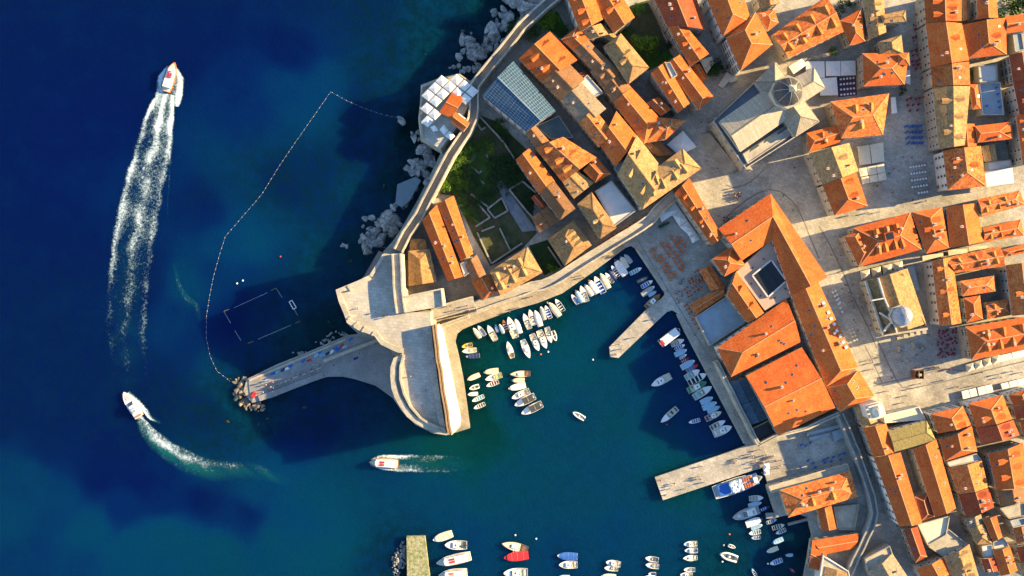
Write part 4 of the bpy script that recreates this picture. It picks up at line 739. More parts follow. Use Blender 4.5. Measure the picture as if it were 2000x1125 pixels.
H_('orange house with dark skylights behind the white main street awnings', W('S6', [1480, 705, 1555, 935, 1890, 850, 1800, 625], 12.5, 'o', h=(.4, 0), d=(1, 2), k=3, wm='plaster'))
H_('dark red house with rounded dormers behind the awning houses', W('S6', [1555, 940, 1600, 1090, 1960, 1000, 1900, 860], 12, 'r', d=(0, 2), k=2))
H_('orange house with bright right slope at the right edge, lower lanes', W('S8', [1570, 112, 1640, 410, 1900, 380, 1860, 20], 12.5, 'o', d=(2, 3), k=1))
H_('old brown house below the bright slope at the right edge', W('S8', [1640, 414, 1672, 548, 1880, 505, 1870, 395], 11, 'b', k=2))
H_('orange house at the right edge behind the last white awning', W('S6', [1855, 625, 1900, 725, 2100, 680, 2060, 560], 12.5, 'o', h=(.3, 0), d=(0, 1), k=1, wm='plaster'))
H_('red house with a white ridge at the right edge of the main street block', W('S6', [1900, 730, 1925, 855, 2125, 810, 2100, 690], 12, 'r', k=2))
H_('orange house at the right edge beyond the second steep lane', W('S6', [1960, 880, 2010, 1060, 2160, 1040, 2120, 840], 12, 'o', k=1))
H_('roofless yellow stone building with a slatted pergola below the long palace', W('S8', [980, 695, 1068, 872, 1222, 785, 1250, 622], 9, flat='cream', par=.7))
H_('narrow dark red house with curved pale eave below the palace', W('S8', [865, 740, 970, 1015, 1065, 965, 985, 715], 10.5, 'r', h=(0, .15), k=0, s=2))
H_('grey stone roof terraces stepped above the lower lane', W('S8', [1070, 880, 1200, 970, 1400, 862, 1240, 732], 9, flat='stone', par=.6))
H_('orange house with grey gable cut by the bottom edge', W('S8', [980, 1060, 1040, 1200, 1330, 1180, 1200, 970], 11, 'o', k=1))
H_('weathered house with three yellow dormers at the bottom edge', W('S8', [1205, 972, 1290, 1200, 1500, 1150, 1415, 860], 11, 'y', d=(0, 3), k=2))
H_('small house with a pale yellow triangular slope in the lower lanes', W('S8', [1410, 730, 1475, 865, 1605, 860, 1530, 690], 10.5, 'y', h=(0, .4), k=1))
H_('plain deep orange house right of the pale triangular roof', W('S8', [1525, 655, 1610, 835, 1690, 805, 1640, 625], 11, 'o', k=0, s=0))
H_('little house with a white and blue roof patio in the lower lanes', W('S8', [1510, 872, 1532, 972, 1612, 968, 1600, 860], 9.5, flat='sail', par=.6))
H_('dark red house below the white and blue patio', W('S8', [1512, 982, 1545, 1095, 1668, 1080, 1620, 972], 10.5, 'r'))
H_('orange house with a bright right slope near the bottom right', W('S8', [1612, 915, 1675, 1125, 1815, 1080, 1750, 880], 11.5, 'o', k=2))
H_('house with a shaded blue roof pool terrace at the right edge', W('S8', [1745, 665, 1770, 722, 1905, 692, 1875, 635], 10, flat='bluegrey', par=.8))
H_('speckled house below the blue roof terrace at the right edge', W('S8', [1775, 727, 1805, 852, 1930, 830, 1905, 702], 11, 'm'))
H_('dark house in the bottom right corner', W('S8', [1800, 885, 1840, 1010, 1960, 985, 1925, 865], 11, 'r', k=1), W('S8', [1830, 1020, 1870, 1150, 1990, 1120, 1960, 995], 10.5, 'y', k=0))
H_('quay restaurant with speckled orange hipped roof and many chimneys', W('F', [1540, 1011, 1676, 970, 1661, 920, 1523, 957], 8, 'm', h=(.25, .2), d=(2, 0), k=6, s=2), W('S8', [155, 575, 190, 752, 312, 735, 270, 540], 6.5, 'o', k=0, s=0), cat='restaurant')
H_('flat-pitched orange boathouse bent around the lower harbour corner', W('S8', [200, 948, 465, 897, 505, 770, 110, 830], 7, 'o', pitch=.16, k=0, s=0), W('S8', [80, 1055, 165, 1082, 245, 925, 115, 825], 6.8, 'o', pitch=.12, k=0, s=2), cat='boathouse')
B('bastion_tower', 'white stone bastion with a sunken yellow roof at the bottom edge', W('S8', [200, 955, 165, 1180, 440, 1190, 415, 1085], 8.5, flat='fort', par=.4, wm='plaster'), W('S8', [222, 1045, 205, 1150, 410, 1160, 400, 1098], 9.0, 'y', pitch=.1, k=0, s=0, cap=False), cat='bastion')
H_('olive-grey tiled house at the bottom edge beside the curving wall', W('S8', [575, 1095, 640, 1230, 910, 1140, 775, 935], 9.5, 'g', k=1))
B('parapet_block', 'shaded pale parapet front along the quay cafe tables', W('F', [1500, 950, 1506, 962, 1660, 918, 1655, 905], 6.2, flat='stone', par=.6), cat='building')
# ---- restaurant hut on the bastion
H_('flat-pitched orange kitchen hut on the parasol bastion', W('R1', [395, 1095, 510, 1150, 630, 960, 520, 905], 12.2, 'o', pitch=.1, k=0, s=0, z0=9), cat='hut')
H_('small orange tower house on the sea wall walk', W('R4', [500, 60, 625, 155, 685, 75, 555, -25], 12.5, 'o', pitch=.15, k=0, s=0), cat='house')
# ================================================================ CATHEDRAL, CHURCH, TOWER
def dome_parts(root, c, r, z0, zd, zt, m_drum, m_dome, seg=16, lantern=True, ribs=8):
    mb = MB()
    ring = lambda rr, z, n=seg: [Vector((c[0] + rr * math.cos(6.28318 * i / n), c[1] + rr * math.sin(6.28318 * i / n), z)) for i in range(n)]
    a, b_ = ring(r * 1.12, z0, 8), ring(r * 1.12, zd, 8)
    for i in range(8): mb.face([a[i], a[(i + 1) % 8], b_[(i + 1) % 8], b_[i]])
    mb.face(b_); mb.build('drum', m_drum, root)
    mb = MB(); b_ = ring(r * 1.2, zd + .003, 8); a = ring(r * 1.2, zd + .45, 8)
    for i in range(8): mb.face([a[i], a[(i + 1) % 8], b_[(i + 1) % 8], b_[i]])
    mb.face(a); mb.build('cornice', m_drum, root)
    mb = MB(); N = 8; prev = ring(r, zd + .46)
    for k in range(1, N + 1):
        t = k / N * math.pi / 2 * .96; cur = ring(r * math.cos(t), zd + .46 + (zt - zd) * math.sin(t))
        for i in range(seg): mb.face([prev[i], prev[(i + 1) % seg], cur[(i + 1) % seg], cur[i]], 0, [(i * .9, k), (i * .9 + .9, k), (i * .9 + .9, k + 1), (i * .9, k + 1)])
        prev = cur
    mb.face(prev); mb.build('dome', m_dome, root, smooth=True)
    for j in range(ribs):
        mb = MB(); an = 6.28318 * j / ribs
        for k in range(7):
            t0, t1 = k / 7 * 1.5, (k + 1) / 7 * 1.5
            q = [Vector((c[0] + r * 1.01 * math.cos(t) * math.cos(an), c[1] + r * 1.01 * math.cos(t) * math.sin(an), zd + .4 + (zt - zd) * 1.01 * math.sin(t))) for t in (t0, t1)]
            mb.bar(q[0], q[1], .16, .1)
        mb.build('rib', m_drum, root)
    if lantern:
        mb = MB(); mb.box((c[0], c[1], zt + .2), r * .36, r * .36, r * .4); mb.box((c[0], c[1], zt + .2 + r * .4), r * .5, r * .5, r * .3, taper=.1); mb.build('lantern', m_drum, root)
cat_ = B('cathedral', 'baroque stone cathedral with ribbed dome, columned facade and blue shaded aisles', W('F', [1392, 237, 1456, 330, 1600, 238, 1515, 122], 13, flat='l', wm='stone', par=.9),
         W('F', [1446, 297, 1545, 228, 1506, 166, 1404, 237], 17, 'n', pitch=.5, k=0, s=0, wm='stone', z0=10), W('F', [1474, 160, 1553, 268, 1598, 236, 1513, 122], 17.5, 'n', pitch=.6, h=(.2, .2), k=0, s=0, wm='stone', z0=10), W('F', [1460, 320, 1546, 262, 1538, 243, 1450, 300], 14.2, flat='stone', par=.3, wm='stone', z0=10), W('F', [1562, 205, 1612, 172, 1590, 132, 1538, 158], 17, 'n', pitch=.5, h=(0, .3), k=0, s=0, wm='stone', z0=10), cat='cathedral')
cc = P((1541, 178), 27); dome_parts(cat_, (cc.x, cc.y), 5.2, 15, 25, 30.5, M['stone'], mat('lead_dome', (0.08, 0.075, 0.08), var=.5, scale=1.5, rough=.6))
for i in range(3):      # thermal windows of the nave side
    p = P(lerp((1470, 286, 0), (1525, 252, 0), i / 2).to_tuple()[:2], 15); mb = MB(); n_ = 10; dirv = Vector((.83, .56, 0)).normalized()
    arc = [p + dirv * (2.3 * math.cos(math.pi * k / n_)) + Vector((.30, -.45, 0)) * (1 - math.sin(math.pi * k / n_)) * 2.2 + Vector((0, 0, 1.9 * math.sin(math.pi * k / n_))) for k in range(n_ + 1)]
    mb.face(arc); mb.build('window', M['glass'], cat_)
A_, B_ = P((1386, 240), GZ), P((1454, 338), GZ)     # columned facade with broken cornice
for i in range(6):
    p = lerp(A_, B_, (i + .5) / 6) ; mb = MB(); mb.box((p.x - .6, p.y - .4, GZ - .1), 1.5, 1.5, 9.5); mb.box((p.x - .7, p.y - .45, GZ + 9.4), 2.0, 1.8, 1.6); mb.build('column', M['stone'], cat_)
mb = MB(); mb.bar(lerp(A_, B_, -.02) + Vector((.3, .3, 8.9)), lerp(A_, B_, 1.02) + Vector((.3, .3, 8.9)), 1.4, 1.0); mb.build('cornice', M['stone'], cat_)
for i in range(9):      # balustrade statues/pedestals
    p = lerp(A_, B_, i / 8); mb = MB(); mb.box((p.x + .3, p.y + .2, GZ + 9.85), .7, .7, 1.5, taper=.6); mb.build('statue', M['stone'], cat_)
for i in range(7):      # stairs in front
    a, b_ = P(pts('R5', [905 + i * 18, 195 - i * 3])[0], GZ), P(pts('R5', [1195 + i * 18, 580 - i * 8])[0], GZ)
    mb = MB(); mb.bar(a - Vector((0, 0, .1)), b_ - Vector((0, 0, .1)), .75, .22 + i * .16); mb.build('step', M['stone'], cat_)
ch = B('domed_church', 'church with weathered brown-yellow roof and a pale blue dome by the main square', W('S4', [465, 592, 640, 1122, 1045, 1010, 862, 470], 13, 'y', k=0, s=0, wm='stone'), W('S4', [860, 850, 1040, 1000, 1040, 1060, 960, 780], 12.5, 'y', k=0, s=0, wm='stone'), W('S4', [580, 900, 700, 1110, 780, 1080, 700, 880], 14.3, 'y', k=0, s=0, wm='stone', z0=10), W('S4', [600, 560, 830, 560, 800, 500, 590, 560], 13.9, 'y', k=0, s=0, wm='stone', z0=10), cat='church')
cc = P(pts('S4', [825, 938])[0], 21); dome_parts(ch, (cc.x, cc.y), 3.7, 12, 18.5, 23, M['stone'], mat('pale_lead_dome', (0.30, 0.36, 0.46), var=.45, scale=1.5, rough=.45), lantern=False)
A_, B_, C_, D_ = [P(p, 14.2) for p in pts('S4', [455, 595, 630, 1125, 1060, 1060, 880, 470])]
for a, b_ in ((A_, B_), (B_, C_)):
    mb = MB(); mb.bar(a - Vector((0, 0, 1.2)), b_ - Vector((0, 0, 1.2)), .8, 1.4); mb.build('balustrade', M['stone'], ch)
for l_ in ([585, 565, 640, 755, 690, 870, 765, 1100], [520, 785, 640, 762], [600, 905, 720, 985, 640, 1085]):
    q_ = [P(p, 16.2) for p in pts('S4', l_)]; mb = MB()
    for i in range(len(q_) - 1): mb.bar(q_[i] - Vector((0, 0, 2.2)), q_[i + 1] - Vector((0, 0, 2.2)), .45, 2.0)
    mb.build('roof_parapet', M['plaster'], ch)
for i in range(4):
    p = lerp(P(pts('S6', [830, 70])[0], GZ), P(pts('S6', [1000, 30])[0], GZ), i / 3); mb = MB(); mb.box((p.x, p.y, GZ - .1), 1.0, 1.0, 8); mb.box((p.x, p.y, GZ + 7.9), 1.5, 1.5, .8); mb.build('column', M['stone'], ch)
for i in range(4):
    a, b_ = P(pts('S6', [815, 100 + i * 22])[0], GZ), P(pts('S6', [985, 60 + i * 22])[0], GZ); mb = MB(); mb.bar(a - Vector((0, 0, .1)), b_ - Vector((0, 0, .1)), 1.0, .9 - i * .18); mb.build('step', M['stone'], ch)
for i in range(2):
    p = P(pts('S6', [840, 205] if i == 0 else [965, 170])[0], GZ); mb = MB(); mb.box((p.x, p.y, GZ - .1), .9, 3.2, 1.1, rz=.25); mb.build('stair_wall', M['stone'], ch)
tw = empty('bell_tower', P(pts('S6', [640, 760])[0], GZ)); tag(tw, 'slim white stone bell tower with a small dome at the end of the main street', 'tower')
tp = P(pts('S6', [598, 690])[0], GZ); tpos = Vector((P(pts('S6', [640, 780])[0], 24).x, P(pts('S6', [640, 780])[0], 24).y, GZ)); tw.location = tpos
mb = MB(); mb.box((tpos.x, tpos.y, GZ - .2), 5.0, 5.0, 18, rz=.3); mb.build('shaft', whitewash, tw)
mb = MB(); mb.box((tpos.x, tpos.y, GZ + 17.8), 5.8, 5.8, .8, rz=.3); mb.build('cornice', whitewash, tw)
for i in range(4):
    a = .3 + .785 + i * 1.5708; mb = MB(); mb.box((tpos.x + 2.6 * math.cos(a), tpos.y + 2.6 * math.sin(a), GZ + 18.6), 1.0, 1.0, 3.2, rz=.3); mb.build('pillar', whitewash, tw)
mb = MB(); mb.box((tpos.x, tpos.y, GZ + 21.7), 5.4, 5.4, .5, rz=.3); mb.build('belfry_roof', whitewash, tw)
mb = MB(); prev = None
for k in range(7):
    t = k / 6 * 1.5; cur = [Vector((tpos.x + 2.2 * math.cos(t) * math.cos(.785 * i), tpos.y + 2.2 * math.cos(t) * math.sin(.785 * i), GZ + 22.2 + 2.4 * math.sin(t))) for i in range(8)]
    if prev: [mb.face([prev[i], prev[(i + 1) % 8], cur[(i + 1) % 8], cur[i]]) for i in range(8)]
    prev = cur
mb.face(prev); mb.build('dome', whitewash, tw)
mb = MB(); mb.box((tpos.x, tpos.y, GZ + 18.6), 1.3, 1.3, 1.6, taper=.6); mb.build('bell', M['wood'], tw)
th_ = [o for o in COL.objects if o.get('label', '').startswith('very long orange')][0]
for x_, y_ in ((-135, 645), (-105, 705), (40, 810), (90, 900), (115, 960), (145, 1015), (170, 1080), (205, 1130), (235, 1190), (262, 1240)):
    q_ = P(pts('S4', [x_, y_])[0], 13.6); mb = MB(); mb.box((q_.x, q_.y, 12.4), .9, .9, 1.4, rz=.5); mb.box((q_.x, q_.y, 13.8), 1.1, 1.1, .12, rz=.5); mb.build('skylight_box', M['white'], th_)
# court of the palace: framed glass, near-black to stand for the shade in the hole
pal = [o for o in COL.objects if o.get('label','').startswith('large orange-roofed palace')][0]
fr = [P(p, 12.0) for p in pts('S3', [850, 540, 1035, 388, 1182, 592, 1003, 752])]
mb = MB(); [mb.bar(fr[i] - Vector((0, 0, 1.5)), fr[(i + 1) % 4] - Vector((0, 0, 1.5)), .55, 1.3) for i in range(4)]; mb.build('court_frame', M['plaster'], pal)
mb = MB(); cf = sum(fr, Vector()) / 4; mb.face([q * .965 + cf * .035 - Vector((0, 0, .75)) for q in fr]); mb.build('court_shade_glazing', M['dark'], pal)
for i in range(2):
    mb = MB(); mb.bar(lerp(fr[0], fr[1], .35 + .3 * i) - Vector((0, 0, .7)), lerp(fr[3], fr[2], .35 + .3 * i) - Vector((0, 0, .7)), .12, .12); mb.build('glazing_bar', M['black'], pal)
for i in range(8):
    p = lerp(fr[i // 2], fr[(i // 2 + 1) % 4], .3 + .4 * (i % 2)); q = p + (p - cf).normalized() * 2.2; mb = MB(); mb.box((q.x, q.y, 10.6), .3, .8, .5, rz=i); mb.build('roof_bench', M['black'], pal)
# light well of the gabled house: near-black slab stands for its inner shade
lw = [o for o in COL.objects if 'light well' in o.get('label', '') and o.get('label', '').startswith('large many')][0]
c0 = P(pts('S4', [690, 155])[0], 15.5); mb = MB(); mb.box((c0.x, c0.y, 11), 3.6, 3.2, 4.5, rz=.25, m=0); mb.build('light_well_kerb', TILE['o'], lw)
mb = MB(); mb.box((c0.x, c0.y, 15.4), 2.9, 2.5, .12, rz=.25); mb.build('light_well_shade', M['dark'], lw)
# windows and doors on every wall that looks towards the drone and is not hidden behind a neighbour
polys = [(w_[0], [(q.x, q.y) for q in w_[1]], w_[2]) for w_ in WINGS]
NW = 0
for root, ins, e, d, seed in WINGS:
    if not d['win'] or d['e'] < 5.2 or d['z0'] > 5: continue
    g = random.Random(seed); cen = sum(ins, Vector()) / 4; me = g.choice(WIN)
    for i in range(4):
        a, b_ = ins[i], ins[(i + 1) % 4]; v = b_ - a; v.z = 0; L = v.length
        if L < 3: continue
        u = v / L; n = Vector((u.y, -u.x, 0)); mid = (a + b_) / 2
        if (mid - cen).dot(n) < 0: n = -n
        if n.dot(Vector((-mid.x, -mid.y, 0)).normalized()) < .12: continue
        if abs(mid.x) > 215 or abs(mid.y) > 125: continue
        cols = max(1, int(L / 3.1)); rows = max(1, int((e - GZ - 1) / 3.3)); rz = math.atan2(n.y, n.x) + math.pi / 2
        for cidx in range(cols):
            p = a + u * (L * (cidx + .5) / cols); tst = p + n * 1.2; top = 0
            for r2, po, e2 in polys:
                if r2 is not root or True:
                    if inside(po, tst.x, tst.y): top = max(top, e2)
            for r_i in range(rows):
                z = e - 2.5 - r_i * 3.3
                if z < top - .3 or z < GZ + .3: continue
                if g.random() < .06: continue
                low = r_i == rows - 1 and z - GZ < 3.4 and g.random() < .3
                q = Vector((p.x, p.y, GZ + .02 if low else z)) - root.location
                link('door' if low else 'window', DOOR if low else me, root, q, rz); NW += 1
print('windows', NW)
# ================================================================ GARDENS AND TREES
sheet('garden_ground', pts('R4', [430, 520, 560, 390, 760, 60, 800, 5, 950, 60, 1240, 330, 1330, 760, 1300, 1000, 1345, 1150]) + pts('S1', [1990, 290, 1690, 450, 1520, 150]) + pts('R4', [690, 1110, 540, 790, 400, 770]), GZ + .01, M['dirt'])
sheet('grass', pts('R4', [570, 420, 720, 240, 830, 330, 900, 520, 870, 640, 960, 760, 860, 920, 720, 800, 560, 600]), GZ + .016, M['grass'], kind='stuff', label='dark green grass and weeds covering the ruin garden', cat='grass')
sheet('grass', pts('R4', [890, 450, 1010, 380, 1160, 480, 1205, 610, 1080, 700, 960, 640]), GZ + .016, M['grass'], kind='stuff', label='dark green overgrown plot beside the long orange house', cat='grass')
sheet('garden_path', pts('R4', [935, 650, 1000, 640, 1110, 800, 1340, 1125, 1200, 1140, 1090, 960, 1000, 790]), GZ + .022, mat('grey_path', (0.26, 0.27, 0.28), var=.35, scale=.5))
sheet('lawn', pts('S2', [262, 250, 450, 190, 600, 440, 560, 470, 415, 540]), GZ + .012, mat('dark_lawn', (0.02, 0.05, 0.012), var=.4), kind='stuff', label='dark green lawn between two yellow houses', cat='lawn')
sheet('lawn', pts('R2', [400, 600, 630, 490, 680, 560, 440, 690, 420, 650]), GZ + .012, M['lawn'], kind='stuff', label='bright strip of lawn below the garden tree', cat='lawn')
sheet('lawn', pts('R1', [1375, 205, 1540, 110, 1650, 300, 1560, 370, 1430, 260]), GZ + .012, M['lawn'], kind='stuff', label='green lawn in the walled plot under the white house', cat='lawn')
sheet('garden_ground', pts('R2', [250, 60, 430, 0, 660, 540, 420, 690, 300, 480, 110, 330, 260, 200]), GZ + .008, M['dirt'])
ruin = mat('ruin_stone', (0.34, 0.32, 0.27), var=.3, scale=1)
RU = [('R4', [780, 10, 1020, 270, 1130, 440], 'long garden wall dividing the ruin garden from the shacks', 2.2), ('R4', [700, 500, 780, 570, 800, 545], 'broken L-shaped ruin wall in the dark grass', 1.2), ('R4', [850, 385, 895, 480], 'short straight ruin wall in the upper garden', .9), ('R4', [745, 385, 700, 450], 'stub of ruined wall near the bright bushes', 1.0),
      ('R4', [860, 920, 1000, 810, 1060, 935, 930, 1005, 862, 922], 'square roofless ruin room beside the grey path', 1.9), ('R4', [770, 870, 885, 1000, 745, 1090], 'angled ruin wall left of the square ruin room', 1.6), ('R4', [700, 770, 870, 900], 'thin wall running down to the square ruin room', 1.1), ('R4', [1075, 725, 1205, 650, 1330, 760], 'upper wall of the dark ruin yard', 2.4), ('R4', [1073, 730, 1230, 925, 1300, 1000], 'long wall between grey path and dark ruin yard', 2.4),
      ('S1', [1600, 110, 1730, 60], 'short cross wall in the lower ruin plot', 1.0), ('S1', [1780, 80, 1880, 290], 'straight dividing wall of the lower ruin plot', 1.2), ('S1', [2000, 225, 1700, 425, 1560, 120], 'outer retaining wall of the lower ruin plot', 2.2), ('S1', [1590, 40, 1500, -30], 'leaning stub wall near the orange twin house', 1.1), ('R4', [790, 640, 830, 670], 'lone ruined wall block in the middle grass', .8), ('R4', [760, 80, 800, 145, 840, 120], 'small square footing at the garden tip', .7), ('R1', [1375, 215, 1450, 330], 'low boundary wall of the small lawn', 1.4), ('S2', [450, 260, 590, 465], 'white fence wall beside the dark lawn', 1.2)]
for reg, l, lab, h in RU:
    w_ = [P(p, GZ) for p in pts(reg, l)]; root = empty('ruin_wall', w_[0]); tag(root, lab, 'wall', 'ruin garden walls')
    for i in range(len(w_) - 1):
        mb = MB(); n = max(2, int((w_[i + 1] - w_[i]).length / 2.2)); g = random.Random(i + len(lab))
        for k in range(n): mb.bar(lerp(w_[i], w_[i + 1], k / n) - Vector((0, 0, .1)), lerp(w_[i], w_[i + 1], (k + 1.01) / n) - Vector((0, 0, .1)), .62 + .02 * (k % 2), h * g.uniform(.6, 1.1))
        mb.build('wall_run', ruin, root)
LEAF = []
def leaf_mat(name, c, c2):
    m = bpy.data.materials.new(name); m.use_nodes = True; t = m.node_tree; b = t.nodes['Principled BSDF']; b.inputs['Roughness'].default_value = .6; b.inputs['Specular IOR Level'].default_value = .2
    g = t.nodes.new('ShaderNodeNewGeometry'); n = t.nodes.new('ShaderNodeTexNoise'); n.inputs['Scale'].default_value = 1.1; n.inputs['Detail'].default_value = 3; t.links.new(g.outputs['Position'], n.inputs['Vector'])
    r = t.nodes.new('ShaderNodeMapRange'); r.inputs[1].default_value = .35; r.inputs[2].default_value = .65; t.links.new(n.outputs[0], r.inputs[0])
    mx = t.nodes.new('ShaderNodeMix'); mx.data_type = 'RGBA'; mx.inputs[6].default_value = (*c, 1); mx.inputs[7].default_value = (*c2, 1); t.links.new(r.outputs[0], mx.inputs[0]); t.links.new(mx.outputs[2], b.inputs['Base Color']); return m
LM = [leaf_mat('leaf_bright', (0.14, 0.25, 0.015), (0.06, 0.14, 0.012)), leaf_mat('leaf_green', (0.05, 0.12, 0.015), (0.025, 0.065, 0.01)), leaf_mat('leaf_dark', (0.025, 0.06, 0.014), (0.012, 0.032, 0.008))]
def crown_mesh(seed, n=1200):
    g = random.Random(seed); v = []; f = []
    lobes = [(Vector((g.gauss(0, .42), g.gauss(0, .42), g.uniform(.25, 1.0))), g.uniform(.28, .5)) for _ in range(14)]
    for _ in range(n):
        c, r = g.choice(lobes); d = Vector((g.gauss(0, 1), g.gauss(0, 1), g.gauss(0, 1))).normalized(); p = c + d * r * g.uniform(.55, 1.05)
        if p.z < .05: continue
        s = g.uniform(.045, .09); a = (d + Vector((g.gauss(0, .6), g.gauss(0, .6), g.gauss(0, .6)))).normalized(); u = a.orthogonal().normalized(); w_ = a.cross(u); i = len(v)
        v += [p - u * s, p + w_ * s * .6, p + u * s, p - w_ * s * .6]; f.append((i, i + 1, i + 2, i + 3))
    me = bpy.data.meshes.new('crown'); me.from_pydata([tuple(x) for x in v], [], f); return me
CROWN = [crown_mesh(s) for s in range(5)]
TRUNKM = None
def plant(name, label, p, r, h, lm, group=None, cat='bush'):
    """p photo pixel of the crown, r crown radius in m, h height in m"""
    global TRUNKM
    root = empty(name, Vector((*P(p, GZ + h * .6).xy, GZ))); tag(root, label, cat, group); g = random.Random(int(p[0] * 7 + p[1]))
    me = g.choice(CROWN).copy(); me.materials.append(LM[lm]); c = link('crown', me, root, (0, 0, h * .22), g.uniform(0, 6.28), (r * 1.3, r * 1.3, h * .6))
    if TRUNKM is None:
        mb = MB(); mb.box((0, 0, -.05), .2, .2, 1.05, taper=.6)
        for k in range(4):
            a = k * 1.57 + .4; mb.bar((0, 0, .5), (.35 * math.cos(a), .35 * math.sin(a), .95), .06, .06)
        o = mb.build('trunk', M['wood']); TRUNKM = o.data; bpy.data.objects.remove(o)
    link('trunk', TRUNKM, root, (0, 0, 0), g.uniform(0, 6), (r * .6, r * .6, h * .55)); return root
for x, y, r, h, lm, lab in (('R2', (330, 95), 2.2, 5, 0, 'small bright round tree in the upper garden'), ('R2', (400, 400), 3.6, 7, 0, 'large bright green tree in the middle of the upper garden'), ('R2', (480, 500), 2.6, 5, 1, 'green tree just below the large bright garden tree'), ('R2', (340, 470), 2.2, 4.5, 1, 'green tree beside the yellow hipped house wall'), ('R2', (1110, 640), 2.8, 6, 2, 'dark courtyard tree under the tall window wall'), ('R2', (1060, 705), 2.4, 5, 1, 'green courtyard tree beside the orange shed roof'), ('R2', (635, 430), 1.6, 4, 2, 'dark small tree in the shaded alley garden'), ('R2', (180, 330), 2.2, 4, 1, 'loose yellow-green tree left of the upper garden'),
                            ('R1', (1460, 190), 3.8, 5, 0, 'broad green tree filling the small walled lawn'), ('R1', (1320, 310), 2.8, 4.5, 1, 'green tree at the foot of the sea wall'), ('R1', (1590, 310), 2.0, 4, 1, 'olive green bush below the white house wall'), ('R1', (1110, 270), 2.0, 2.5, 2, 'dark shrub on the rocks outside the sea wall'), ('R3', (1900, 50), 5.5, 8, 1, 'big leafy tree at the top right corner'), ('R3', (1990, 20), 4.5, 8, 2, 'dark tree at the right end of the top edge'), ('R3', (1530, 690), 2.0, 4, 1, 'yellow-green tree beside the terrace with red loungers'), ('S2', (520, 495), 1.9, 4, 0, 'bright small tree at the corner of the harbour wall'), ('R3', (300, 60), 3.0, 6, 2, 'dark tree in the shaded yard at the top'), ('R3', (230, 470), 1.6, 3.5, 1, 'small round tree beside the orange pointed house'), ('R3', (870, 830), 1.6, 3, 2, 'dark creeper bush at the wall of the turret house')):
    plant('tree', lab, px(x, *y), r, h, lm, cat='tree')
for (x, y), r, h, lm in (((590, 400), 2.8, 4, 0), ((560, 490), 2.6, 3.5, 0), ((640, 440), 3, 4, 1), ((700, 340), 2.8, 3.5, 1), ((450, 560), 2.2, 3, 0), ((440, 690), 2.4, 3, 0), ((520, 640), 2.6, 3, 1), ((650, 580), 3.2, 4, 2), ((740, 660), 3, 3.5, 2), ((620, 520), 2.6, 3.5, 1)):
    plant('bush', 'leafy bush in the bright thicket along the seaward edge of the ruin garden', px('R4', x, y), r, h, lm, 'thicket bushes')
for (x, y), r, h, lm in (((1000, 540), 3.6, 3.5, 2), ((1080, 580), 3.4, 3.5, 2), ((950, 600), 2.8, 3, 2), ((1110, 510), 2.8, 3, 2), ((1010, 440), 2.6, 3, 2), ((1060, 640), 2.6, 3, 2), ((930, 520), 2.4, 2.5, 2)):
    plant('bush', 'dark bush in the shaded thicket beside the long orange house', px('R4', x, y), r, h, lm, 'dark thicket bushes')
for (x, y), r, h, lm in (((840, 250), 1.8, 2.2, 1), ((900, 330), 1.6, 2, 0), ((870, 440), 1.8, 2, 1), ((780, 300), 2, 2.4, 1), ((940, 480), 1.6, 2, 1), ((960, 900), 1.4, 1.8, 1), ((660, 700), 2.4, 3, 1), ((600, 640), 2.4, 3, 0), ((500, 560), 2.2, 3, 0), ((900, 760), 2.4, 2.5, 2), ((830, 780), 2.6, 3, 2), ((620, 830), 2.2, 2.5, 1), ((680, 930), 2.2, 2.5, 1), ((740, 860), 2, 2.2, 2), ((560, 740), 1.8, 2.4, 1), ((720, 1000), 2, 2, 1)):
    plant('bush', 'green bush in the lower grass of the ruin garden', px('R4', x, y), r, h, lm, 'lower garden bushes')
for (x, y), r, h, lm in (((1270, 810), 2.4, 3, 2), ((1260, 870), 2, 2.6, 2), ((1040, 210), 2.2, 2.5, 2), ((1010, 150), 2, 2.2, 1), ((960, 80), 1.8, 2, 1)):
    plant('bush', 'overgrown bush among the shacks and yards right of the garden wall', px('R4', x, y), r, h, lm, 'yard bushes')
# ================================================================ AWNINGS, TENTS AND PARASOLS
def canopy(label, q, z=3.2, m='sail', peak=.8, group=None, base=GZ, name='awning', cat='awning'):
    Q = [P(p, z) for p in q]; c = sum(Q, Vector()) / 4; root = empty(name, (c.x, c.y, base)); tag(root, label, cat, group)
    ap = c + Vector((0, 0, peak)); mb = MB(); V = Vector((0, 0, -.22))
    Q = [q_ + (c - q_) * .015 for q_ in Q]
    if peak > 0:
        for i in range(4): mb.face([Q[i], Q[(i + 1) % 4], ap])
    else: mb.face(Q)
    for i in range(4): mb.face([Q[i], Q[(i + 1) % 4], Q[(i + 1) % 4] + V, Q[i] + V])
    mb.build('canvas', M[m], root)
    for i in range(4):
        mb = MB(); p = Q[i] + (c - Q[i]) * .04; mb.box((p.x, p.y, base - .05), .12, .12, z - base); mb.build('post', M['metal'], root)
    return root
canopy('huge square white canopy with dark ribs beside the corner palace', pts('R5', [610, 285, 770, 150, 905, 310, 735, 395]), 4.5, 'sail', 1.2)
g = random.Random(3)
